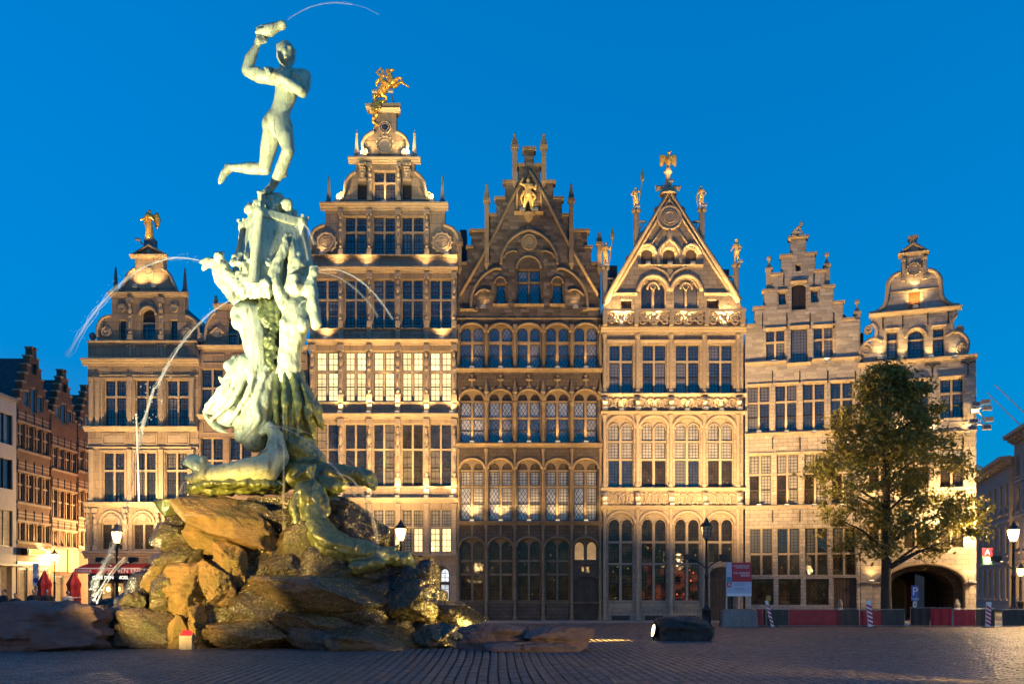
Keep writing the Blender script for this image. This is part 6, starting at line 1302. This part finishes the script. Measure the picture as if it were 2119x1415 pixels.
for q, (x, y) in enumerate(((-31.5, 76), (-17.5, 9), (15.5, 12), (-4, -7), (9, -9), (26, 27))):  # unseen posts, added for warm fill over the square and brick houses
    r_, _, _ = street_lamp(('unseen lit lantern post added in the lane behind the angel house', 'unseen lit lantern post added on the open square as warm fill light', 'unseen lit lantern post added on the open square as warm fill light', 'unseen lit lantern post added on the open square as warm fill light', 'unseen lit lantern post added on the open square as warm fill light', 'unseen lit lantern post added on the open square as warm fill light')[q], 0, 1100, Yd=70, arms=q == 1, energy=(26000, 1500, 1800, 1500, 1500, 900)[q], group='added unseen lantern posts round the square' if q else None); r_.location = (x, y, 0)
    if q == 1: spot(r_, (.8, .25, 3.3), (9.0, 16.8, 2.5), 85000, 19, AMB, .5, .15)  # added amber floodlight on an unseen post, for the left rocks
    if q == 0: spot(r_, (0, 0, 3.4), (-5.3, -6, 15), 9000, 110, (1, .5, .13), 1, .15); spot(r_, (0, 0, 3.4), (-5.3, 1, 15), 6000, 110, (1, .5, .13), 1, .15)  # added orange spots without fittings, to lift the brick fronts
# the arm-mounted floodlights that wash the fronts
def wash(i, tx, tz, energy, size=95, color=WASH, f=0):
    r, x, y = LAMPS[i]; loc = Vector((f * .8, .2, 3.2)); spot(r, loc, (tx - x, 47 - y, tz), energy * 2.3, size, color, 1.0, .12)
wash(0, A.world(A.u(300), 0, 0).x, 13, 3400, 120, f=-1); wash(0, B.world(B.u(450), 0, 0).x, 13, 2600, 110, f=1)
wash(2, -9.5, 16, 3000, 110, f=-1); wash(2, -4.5, 18, 3600, 115, f=1)
wash(3, 2.0, 14, 900, 90, f=-1); wash(3, 9.5, 15, 5200, 110, f=-1); wash(3, 15.0, 14, 5200, 115, f=1)
wash(4, 20.5, 15, 4800, 120, f=-1)

# ------------------------------------------------------------ floodlight cluster on the archway house corner
fx = G.world(G.u(2019), 0, 0); fc = thing('floodlight_cluster', 'cluster of eight box floodlights on the corner of the archway house', 'floodlights', (fx.x, fx.y, G.v(868, 2019)), -G.th)
kz = G.k(2019)
for i, (dx, dy) in enumerate(((-4, 26), (-6, 12), (-8, -8), (-10, -22), (14, 30), (17, 17), (20, -6), (16, -22))):
    b = MB().box(dx * kz - .2, dx * kz + .2, -.75, -.5, dy * kz - .1, dy * kz + .12).build('floodlight', 'galvanised', fc); MB().add([(dx * kz - .17, -.76, dy * kz - .07), (dx * kz + .17, -.76, dy * kz - .07), (dx * kz + .17, -.76, dy * kz + .1), (dx * kz - .17, -.76, dy * kz + .1)], [(0, 1, 2, 3)]).build('lens', 'lantern_glass' if i == 1 else 'glass_plain', b)
for z in (20, -14): MB().tube([(0, -.02, z * kz), (0, -.4, z * kz)], .04, 6).tube([(-.3, -.45, z * kz), (.5, -.45, z * kz)], .04, 6).build('bracket', 'white_paint', fc)
MB().tube([(0, -.4, 20 * kz), (.25, -.45, 0), (.1, -.4, -14 * kz)], .04, 6).build('bracket', 'white_paint', fc)
# tourist banner on the corner
bx = G.world(G.u(2021), -.05, 0); bn = thing('tourist_banner', 'red and green projecting banner with letter A and information i', 'banner', (bx.x + .1, bx.y - .1, G.v(1168, 2020)), 0)
kk = bx.y / F; MB().box(.12, .12 + 20 * kk, -.03, .03, 0, 17 * kk).build('panel', 'green_sign', bn); MB().box(.12, .12 + 20 * kk, -.03, .03, 17 * kk + .005, 34 * kk).build('panel', 'red_sign', bn)
d_ = MB().lathe(0, 0, [(.19, -.006), (.19, .006)], 20).build('disc', 'white_paint', bn); d_.location = (.12 + 10 * kk, -.045, 8.5 * kk); d_.rotation_euler = (R(90), 0, 0)
lettering('A', .4, 'white_paint', bn, .12 + 10 * kk, -.04, 20 * kk); lettering('i', .32, 'iron', bn, .12 + 10 * kk, -.06, 4.2 * kk); MB().box(0, .14, -.02, .02, 33 * kk, 34 * kk).box(0, .14, -.02, .02, 0, 1 * kk).build('bracket', 'iron', bn)

# ------------------------------------------------------------ tree
def make_tree(px, base_py, Yt):
    p = W(px, HY, Yt); k = Yt / F; r = thing('tree', 'leafy lime tree standing before the archway house', 'tree', (p.x, Yt, 0))
    g = random.Random(5); z = lambda py: CH + (HY - py) * k; x = lambda q: (q - px) * k
    tr = MB(); tr.tube([(0, 0, 0), (.02, 0, .3), (-.02, 0, 1.6), (.03, .03, z(1140)), (.02, 0, z(1060)), (0, .05, z(960)), (.05, 0, z(860)), (0, 0, z(790))], [.34, .27, .23, .21, .18, .14, .09, .03], 10); tips = []
    ends = [(1712, 985), (1722, 1080), (1745, 900), (1775, 830), (1800, 785), (1860, 775), (1905, 810), (1945, 850), (1960, 930), (2000, 1040), (2010, 1080), (1985, 1110), (1760, 1120), (1940, 1130), (1800, 1000), (1880, 1000), (1900, 910), (1820, 880), (1930, 1010), (1780, 1050), (1870, 1100), (1850, 840), (1740, 1010), (1960, 1060)]
    for i, (ex, ey) in enumerate(ends):
        bz = max(2.6, min(z(ey) - abs(x(ex)) * .55, z(820))); dy = g.uniform(-1.6, 1.6); e = Vector((x(ex), dy, z(ey))); b = Vector((0, 0, bz)); m_ = b.lerp(e, .5) + Vector((0, 0, .25)); pts = curve([tuple(b), tuple(m_), tuple(e)], 4)
        tr.tube(pts, [.085 * (1 - .85 * j / (len(pts) - 1)) for j in range(len(pts))], 6); tips.append(e)
        for j in range(4):
            q = b.lerp(e, g.uniform(.45, .95)); f = q + Vector((g.uniform(-.8, .8), g.uniform(-.8, .8), g.uniform(-.3, .7))); tr.tube([tuple(q), tuple(q.lerp(f, .5) + Vector((0, 0, .08))), tuple(f)], [.03, .022, .008], 5)
    tr.build('trunk', 'bark', r, True)
    # crown: width limits read from the outline, filled with twigs of leaves
    prof = [(765, 1838, 8), (785, 1830, 40), (810, 1840, 78), (840, 1845, 100), (880, 1838, 122), (920, 1838, 130), (955, 1835, 142), (985, 1845, 165), (1010, 1855, 160), (1040, 1866, 172), (1070, 1872, 172), (1100, 1868, 165), (1125, 1858, 140), (1145, 1848, 118), (1160, 1838, 70)]
    clumps = []; ng = np.random.default_rng(4)
    while len(clumps) < 245:
        py = g.uniform(765, 1160); j = max(i for i in range(len(prof)) if prof[i][0] <= py); a = prof[j]; b = prof[min(j + 1, len(prof) - 1)]; t = 0 if b[0] == a[0] else (py - a[0]) / (b[0] - a[0]); cx_ = a[1] + (b[1] - a[1]) * t; hw = (a[2] + (b[2] - a[2]) * t) * 1.1
        rr = g.uniform(.02, 1) ** .42; an = g.uniform(0, 6.283); nz = noise.noise(Vector((math.cos(an) * 2.2, py * .02, math.sin(an) * 2.2))); rr *= .86 + .5 * nz
        q = Vector((x(cx_ + hw * rr * math.cos(an)), hw * k * .82 * rr * math.sin(an), z(py)))
        if py > 1135 and g.random() < .45: continue
        clumps.append((q, g.uniform(.26, .6)))
    for e in tips: clumps += [(e + Vector((g.uniform(-.3, .3), g.uniform(-.3, .3), g.uniform(-.2, .3))), g.uniform(.2, .4)) for _ in range(3)]
    V = []; Fc = []
    for q, s_ in clumps:
        n = int(62 * (s_ / .35) ** 2)
        off = ng.normal(size=(n, 3)) * np.array([s_, s_, s_ * .7]) * .62
        for o in off:
            c = np.array(q) + o; a = ng.normal(size=3); a /= np.linalg.norm(a); b = np.cross(a, ng.normal(size=3)); b /= np.linalg.norm(b) + 1e-6; l = ng.uniform(.06, .15); w = l * .42
            i0 = len(V); V += [tuple(c - a * l), tuple(c + b * w), tuple(c + a * l), tuple(c - b * w)]; Fc.append((i0, i0 + 1, i0 + 2, i0 + 3))
    me = bpy.data.meshes.new('crown'); me.from_pydata(V, [], Fc); me.materials.append(M['leaf']); link('crown', me, r)
    return r
make_tree(1834, 1296, 40.9)

# ------------------------------------------------------------ road works
def barrier(label, px0, px1, pt, pb, panels, Y, Y2=None, legs_=True, group=None):
    a = W(px0, HY, Y); b = W(px1, HY, Y2 or Y); d = Vector((b.x - a.x, b.y - a.y)); L = d.length; r = thing('barrier', label, 'barrier', (a.x, a.y, 0), math.atan2(d.y, d.x), group)
    z1, z0 = CH + (HY - pt) * Y / F, CH + (HY - pb) * Y / F; z0 = max(z0, .1)
    MB().tube([(0, 0, .05), (0, 0, z1), (L, 0, z1), (L, 0, .05)], .022, 6).tube([(0, 0, z0 - .02), (L, 0, z0 - .02)], .018, 6).build('frame', 'galvanised', r); x = 0
    for w, c in panels:
        n = max(2, int(w * L / .16)); m = MB(); m.prof(0, 1, [(0, 0), (0, 1)]) if False else None
        vs = []; fs = []
        for i in range(n + 1):
            xx = x + .01 + (w * L - .02) * i / n; yy = -.035 if i % 2 else -.006
            vs += [(xx, yy, z0), (xx, yy, z1 - .04), (xx, yy + .02, z1 - .04), (xx, yy + .02, z0)]
        for i in range(n):
            o = i * 4
            fs += [(o, o + 4, o + 5, o + 1), (o + 1, o + 5, o + 6, o + 2), (o + 2, o + 6, o + 7, o + 3), (o + 3, o + 7, o + 4, o)]
        m.add(vs, fs).build('panel', c, r); x += w * L
    for xx in (.1, L - .1): MB().box(xx - .06, xx + .06, -.35, .35, .004, .06).build('foot', 'black_paint', r)
    return r
RD, BK = 'red_paint', 'black_paint'
barrier('short red end of the barrier row beside the concrete block', 1564, 1584, 1258, 1294, [(.75, RD), (.25, BK)], 39.6)
barrier('barrier with black, red and black panels before the fox house shop', 1586, 1777, 1259, 1294, [(.24, BK), (.56, RD), (.20, BK)], 39.5)
barrier('barrier with red and black panels under the tree trunk', 1779, 1872, 1260, 1294, [(.48, RD), (.52, BK)], 39.4)
barrier('angled black and red barrier behind the taxi sign', 1884, 1970, 1256, 1292, [(.48, BK), (.52, RD)], 39.8, 38.8)
barrier('barrier with scuffed red and black panels behind the striped post', 1972, 2058, 1259, 1294, [(.55, RD), (.45, BK)], 38.8)
barrier('all black barrier at the end of the row beside the tall lamp', 2074, 2180, 1260, 1294, [(1, BK)], 39.0)
def striped(label, px, pt, pb, Y, tilt=0, w=.22):
    p = W(px, HY, Y); h = (pb - pt) * Y / F; r = thing('striped_post', label, 'traffic post', (p.x, Y, 0)); MB().box(-w / 2, w / 2, -.02, .02, .06, h).build('plank', 'white_paint', r); n = 5
    for i in range(n):
        z = .12 + (h - .3) * i / n; MB().add([(-w / 2, -.024, z + .12), (w / 2, -.024, z), (w / 2, -.024, z + .1), (-w / 2, -.024, z + .22)], [(0, 1, 2, 3)]).build('stripe', 'red_sign', r)
    MB().box(-.2, .2, -.15, .15, .004, .08).build('foot', 'black_paint', r); r.rotation_euler = (0, R(tilt), 0)
striped('red and white striped post leaning before the tree', 1802, 1240, 1298, 38.4, -5); striped('red and white striped post beside the tall right lamp', 2044, 1242, 1297, 38.2, 2); striped('white plank leaning on the barrier below the shop window', 1600, 1238, 1297, 38.5, -14, .12)
bl = thing('warning_lamp', 'yellow warning lamp on the leaning plank by the barrier', 'lamp', W(1590, 1243, 39.2)); MB().lathe(0, 0, [(.06, -.3), (.06, 0), (.11, .04), (.12, .16), (.06, .24)], 8).build('lens', 'board_yellow', bl, True); MB().tube([(0, 0, -.3), (0, 0, -.75)], .025, 6).build('stem', 'galvanised', bl)
for px in (1733, 1908 + 73, 1745 + 0): pass
cbk = thing('concrete_block', 'heavy grey concrete ballast block under the road works board', 'block', W(1528, 1222, 39.0)); cbk.location.z = 0; k = 39.0 / F
MB().add([(-36 * k, -.4, 0), (36 * k, -.4, 0), (36 * k, .4, 0), (-36 * k, .4, 0), (-34 * k, -.36, 36 * k), (34 * k, -.36, 36 * k), (34 * k, .36, 36 * k), (-34 * k, .36, 36 * k)], [(0, 1, 5, 4), (1, 2, 6, 5), (2, 3, 7, 6), (3, 0, 4, 7), (4, 5, 6, 7), (3, 2, 1, 0)]).build('block', 'concrete', cbk)
for q in (-24, -8, 8, 22): MB().box(q * k - .12, q * k + .12, -.2, .2, 36 * k + .0, 36 * k + .06).build('stud', 'concrete', cbk)
sb = thing('road_works_sign', 'red and pale blue sign board reading WE WERKEN ERAAN', 'sign', W(1529, 1163, 39.0) - Vector((0, 0, 70 * 39 / F))); X = lambda q: (q - 1529) * k; Z = lambda q: (1233 - q) * k
MB().box(X(1503), X(1555), -.02, .02, Z(1233), Z(1163)).build('board', 'pale_sign', sb)
for a, b, t, c, m in ((1514, 1555, 1163, 1203, 'red_sign'), (1504, 1513.5, 1193, 1203, 'teal_sign'), (1504, 1513.5, 1204, 1214, 'red_sign'), (1504, 1554.5, 1227, 1232.5, 'white_paint')): MB().box(X(a), X(b), -.026, -.021, Z(c), Z(t)).build('field', m, sb)
for px in (1504, 1553): MB().box(X(px) - .03, X(px) + .03, .025, .08, Z(1268), Z(1166)).build('post', 'galvanised', sb)
for t, sz, zz_ in (('BRADERIJSTRAAT', .095, 1171.5), ('WISSELSTRAAT', .095, 1175.5), ('WE WERKEN', .125, 1187), ('ERAAN', .125, 1192)): lettering(t, sz, 'white_paint', sb, X(1551), -.03, Z(zz_), 'RIGHT')
lettering('A', .22, 'white_paint', sb, X(1508.8), -.03, Z(1212)); 
for q in (1207, 1210, 1217, 1220): MB().box(X(1520), X(1545 - q % 7), -.024, -.021, Z(q), Z(q - .7)).build('print_line', 'lead_grey', sb)
tx = thing('taxi_sign', 'blue parking sign with white P and TAXIS on a post', 'sign', W(1893, 1222, 41.0)); tx.location.z = 0; k = 41.0 / F; Z = lambda q: CH + (HY - q) * k
MB().box(-7 * k, 7 * k, -.02, .02, Z(1243), Z(1211)).build('board', 'blue_sign', tx); MB().tube([(0, .05, 0), (0, .05, Z(1213))], .035, 6).build('post', 'galvanised', tx); MB().box(-3.6 * k, 3.6 * k, -.016, .016, Z(1256), Z(1244)).build('plate', 'white_paint', tx)
lettering('P', .55, 'white_paint', tx, 0, -.03, Z(1231)); lettering('TAXIS', .15, 'white_paint', tx, 0, -.03, Z(1241)); MB().tube([(0, -.03, Z(1253)), (0, -.03, Z(1247))], .02, 5).build('arrow', 'iron', tx)
for px in (1738, 1981):
    b = thing('bollard', 'short white bollard standing behind the barrier' if px < 1800 else 'white bollard standing in the archway', 'bollard', W(px, 1222, 43.5)); b.location.z = 0; MB().lathe(0, 0, [(.12, 0), (.12, .9), (.14, .94), (.14, 1.0), (.08, 1.08), (.1, 1.16), (.03, 1.24)], 10).build('post', 'concrete', b, True); MB().lathe(0, 0, [(.145, .7), (.145, .8)], 10).build('band', 'white_paint', b)
bs = tag(MB().add([(-2.6, -.3, .02), (2.6, -.35, .02), (2.4, .3, .02), (-2.5, .25, .02), (-2.4, -.2, .12), (2.3, -.2, .1), (2.1, .2, .13), (-2.2, .15, .1)], [(0, 1, 5, 4), (1, 2, 6, 5), (2, 3, 7, 6), (3, 0, 4, 7), (4, 5, 6, 7)]).build('tarpaulin', 'blue_sheet'), 'crumpled blue tarpaulin on the ground behind the barriers', 'tarpaulin'); q = W(1960, 1296, 40.6); bs.location = (q.x, 40.6, 0)

# ------------------------------------------------------------ cafe corner
for px, lab in ((92, 'closed red parasol beside the two walkers in black'), (153, 'closed red parasol with white stripes near the awning')):
    r = thing('closed_parasol', lab, 'parasol', W(px, 1222, 44)); r.location.z = 0; MB().tube([(0, 0, 0), (0, 0, 2.75)], .03, 6).build('pole', 'white_paint', r); m = MB(); n = 12; rings = [(.1, .45), (.3, .5), (.33, 1.2), (.3, 1.75), (.36, 2.0), (.2, 2.3), (.06, 2.62)]
    vs = [(rr * (1 if i % 2 else .72) * math.cos(i * 2 * math.pi / n), rr * (1 if i % 2 else .72) * math.sin(i * 2 * math.pi / n), z) for rr, z in rings for i in range(n)]; m.add(vs, [(j * n + i, j * n + (i + 1) % n, j * n + n + (i + 1) % n, j * n + n + i) for j in range(len(rings) - 1) for i in range(n)]); m.build('canopy', 'red_cloth', r)
    for z in (.75, 1.0, 1.3): MB().lathe(0, 0, [(.335, z), (.335, z + .03)], n).build('stripe', 'white_paint', r)
r = thing('notice_board', 'white street notice board with a round parking ban sign', 'sign', W(74, 1222, 52)); r.location.z = 0; k = 52 / F; Z = lambda q: CH + (HY - q) * k
MB().box(-6 * k, 6 * k, -.02, .02, Z(1188), Z(1165)).build('board', 'white_paint', r); MB().box(-6 * k, 6 * k, -.02, .02, Z(1212), Z(1189)).build('board', 'white_paint', r); MB().tube([(0, .05, 0), (0, .05, Z(1166))], .04, 6).build('post', 'galvanised', r)
q = MB().box(-.015, .015, -.03, -.021, -.3, .3).build('bar', 'iron', r); q.location = (0, 0, Z(1176)); q.rotation_euler = (0, R(28), 0)
for rr, m, y in ((.16, 'red_sign', -.03), (.12, 'blue_sign', -.036)): q = MB().lathe(0, 0, [(rr, 0), (rr, .008)], 16).build('disc', m, r); q.location = (.02, y, Z(1200)); q.rotation_euler = (R(90), 0, 0)
def person(label, px, Y, coat, turn, hs=1.0, lean=0):
    p = W(px, 1222, Y); r = thing('person', label, 'person', (p.x, Y, 0), R(turn)); H = 1.72 * hs
    V_ = lambda x, y, z: Vector((x * H, y * H, z * H)); m = MB()
    def c(a, ra, b, rb, mm): capsule(mm, V_(*a), ra * H, V_(*b), rb * H)
    m.ell(V_(0, -.01, .935), (.045 * H, .055 * H, .065 * H), 12, 8); c((0, .0, .88), .03, (0, 0, .8), .035, m); c((-.07, 0, .79), .05, (.07, 0, .79), .05, m); c((0, 0, .75), .085, (0, 0, .52), .075, m); m.ell(V_(0, -.066, .93), (.008 * H, .014 * H, .016 * H), 8, 5)
    for f, st_ in ((-1, .06), (1, -.06)): c((f * .05, 0, .5), .06, (f * .055, -st_ * .5, .27), .045, m); c((f * .055, -st_ * .5, .27), .042, (f * .055, st_, .04), .028, m); c((f * .055, st_, .03), .026, (f * .06, st_ - .08, .02), .02, m); c((f * .115, 0, .78), .036, (f * .14, .02 * f, .62), .03, m); c((f * .14, .02 * f, .62), .028, (f * .135, -.06, .48), .02, m); m.ell(V_(f * .135, -.07, .455), (.016 * H, .022 * H, .03 * H), 8, 5)
    skin('body', m, 'skin', r, .022, 2)
    m = MB(); c((-.08, 0, .79), .06, (.08, 0, .79), .06, m); c((0, 0, .76), .1, (0, 0, .56), .092, m); c((0, 0, .56), .092, (0, 0, .45), .1, m)
    for f in (-1, 1): c((f * .115, 0, .78), .048, (f * .14, .02 * f, .62), .042, m); c((f * .14, .02 * f, .62), .04, (f * .135, -.05, .5), .032, m)
    skin('coat', m, coat, r, .022, 2); m = MB()
    for f, st_ in ((-1, .06), (1, -.06)): c((f * .05, 0, .5), .07, (f * .055, -st_ * .5, .27), .055, m); c((f * .055, -st_ * .5, .27), .052, (f * .055, st_, .07), .042, m)
    skin('trousers', m, 'coat_dark', r, .022, 2); m = MB(); m.ell(V_(0, .012, .955), (.052 * H, .058 * H, .052 * H), 12, 8); skin('hair', m, 'hair_dark', r, .02, 1)
    return r
person('person in dark coat walking left of the first parasol', 70, 42.5, 'coat_dark', 25); person('person in black jacket beside the first parasol', 97, 43, 'coat_dark', 40); person('person in pale coat walking near the striped parasol', 141, 42, 'coat_pale', 60, .96); person('person in dark clothes at the far left behind the boulder', 8, 40, 'coat_dark', -30)
person('person in dark clothes bending behind the big left boulder', 32, 39, 'coat_dark', 30, .9)

# ------------------------------------------------------------ ground
gm = MB().add([(-400, -60, 0), (400, -60, 0), (400, 700, 0), (-400, 700, 0)], [(0, 1, 2, 3)]); gr = gm.build('square_ground', 'joint', None, kind='structure')
TH = R(91.5)
def setts():
    """courses run away from the camera towards the houses"""
    g = np.random.default_rng(9); ex, ez = np.array([math.cos(TH), math.sin(TH)]), np.array([-math.sin(TH), math.cos(TH)])
    L = []; cw, cl = .2, .17
    for j in range(-150, 150):
        c0 = j * cw; n = int(36 / cl); u = 12.5 + g.uniform(0, cl) + np.cumsum(g.uniform(.8, 1.25, n) * cl)
        L.append(np.stack([u[:-1], np.full(n - 1, c0), np.diff(u), np.full(n - 1, cw)], 1))
    A_ = np.concatenate(L); cu_ = A_[:, 0] + A_[:, 2] / 2; cv = A_[:, 1] + cw / 2 + .025 * np.sin(cu_ * .5 + A_[:, 1])
    X_ = cu_ * ex[0] + cv * ez[0]; Y_ = cu_ * ex[1] + cv * ez[1]
    vis = (Y_ > 14.6) & (Y_ < 43.0) & (np.abs(X_) < .62 * Y_ + .5)
    vis &= ~((np.abs(X_ - S.b.x + .1) < 5.3) & (Y_ > 24.6) & (Y_ < 31))
    A_ = A_[vis]; X_ = X_[vis]; Y_ = Y_[vis]; order = np.argsort(Y_); return A_[order], X_[order], Y_[order], ex, ez, g
A_, X_, Y_, ex, ez, g = setts()
inview = np.abs(X_) < .585 * Y_; idx = np.where(inview & (Y_ > 15.35))[0][:300]; chosen = np.zeros(len(A_), bool); chosen[idx] = True
one = []
for q in range(6):
    b = .018; m = MB(); m.add([(-.5, -.5, 0), (.5, -.5, 0), (.5, .5, 0), (-.5, .5, 0), (-.5, -.5, .02), (.5, -.5, .02), (.5, .5, .02), (-.5, .5, .02), (-.4, -.38, .034), (.4, -.38, .036), (.4, .38, .034), (-.4, .38, .033)],
        [(0, 1, 5, 4), (1, 2, 6, 5), (2, 3, 7, 6), (3, 0, 4, 7), (4, 5, 9, 8), (5, 6, 10, 9), (6, 7, 11, 10), (7, 4, 8, 11), (8, 9, 10, 11)]); me = bpy.data.meshes.new('sett'); me.from_pydata(m.v, [], m.f); me.materials.append(M['sett']); one.append(me)
for i in idx:
    o = link('sett', one[i % 6], gr); o.location = (X_[i], Y_[i], .0 + g.uniform(-.004, .004)); o.rotation_euler = (0, 0, TH); o.scale = (A_[i, 2] - .02, A_[i, 3] - .03, 1.5)
R_ = ~chosen; base = np.array([(-.5, -.5, 0), (.5, -.5, 0), (.5, .5, 0), (-.5, .5, 0), (-.5, -.5, .02), (.5, -.5, .02), (.5, .5, .02), (-.5, .5, .02), (-.4, -.38, .034), (.4, -.38, .036), (.4, .38, .034), (-.4, .38, .033)])
fb_ = np.array([(4, 5, 9, 8), (5, 6, 10, 9), (6, 7, 11, 10), (7, 4, 8, 11), (8, 9, 10, 11), (0, 1, 5, 4)])
n = R_.sum(); sx = (A_[R_, 2] - .02)[:, None]; sy = (A_[R_, 3] - .03)[:, None]; zz_ = g.uniform(-.005, .005, (n, 1)); tl = g.normal(0, .01, (n, 2))
lx = base[None, :, 0] * sx; ly = base[None, :, 1] * sy; lz = base[None, :, 2] * 1.5 + zz_ + (lx * tl[:, :1] + ly * tl[:, 1:]) * 2
wx = X_[R_][:, None] + lx * ex[0] + ly * ez[0]; wy = Y_[R_][:, None] + lx * ex[1] + ly * ez[1]
co = np.stack([wx, wy, lz], 2).reshape(-1, 3); fc_ = (fb_[None] + 12 * np.arange(n)[:, None, None]).reshape(-1, 4)
me = bpy.data.meshes.new('setts'); me.vertices.add(len(co)); me.vertices.foreach_set('co', co.ravel().astype('f')); me.loops.add(fc_.size); me.loops.foreach_set('vertex_index', fc_.ravel().astype('i')); me.polygons.add(len(fc_)); me.polygons.foreach_set('loop_start', np.arange(0, fc_.size, 4, dtype='i')); me.update(calc_edges=True); me.materials.append(M['sett'])
link('sett_paving', me, gr, 'stuff')
pv = MB().box(-60, 60, 43.2, 46.95, -.05, .07).build('pavement', 'concrete', None, kind='structure')
wp = MB().lathe(0, 0, [(5.9, .0), (5.9, .045)], 40).build('fountain_apron', 'sett', None, kind='structure'); wp.location = (S.b.x, YM, 0)

# every uplight gets a label of its own: its ledge and its count from the neighbouring house
NEXT = {'angel house': 'brick houses', 'house behind the monument': 'angel house', 'horseman house': 'angel house side', 'dark stepped-gable house': 'horseman house', 'eagle house': 'dark house', 'fox house': 'eagle house', 'archway house': 'fox house'}
ORD = ['first', 'second', 'third', 'fourth', 'fifth', 'sixth', 'seventh', 'eighth', 'ninth', 'tenth']
sets = {}
for o in bpy.data.objects:
    if o.get('uplight_key'): sets.setdefault(o['uplight_key'], []).append(o)
for key, os_ in sets.items():
    nick, where = key.split('|'); os_.sort(key=lambda o: o.location.x)
    for i, o in enumerate(os_):
        o['label'] = f'uplight on {nick} {where}' + (f', {ORD[i]} from {NEXT[nick]}' if len(os_) > 1 else ''); o['group'] = f'uplights on the {where} of the {nick}'
        del o['uplight_key']
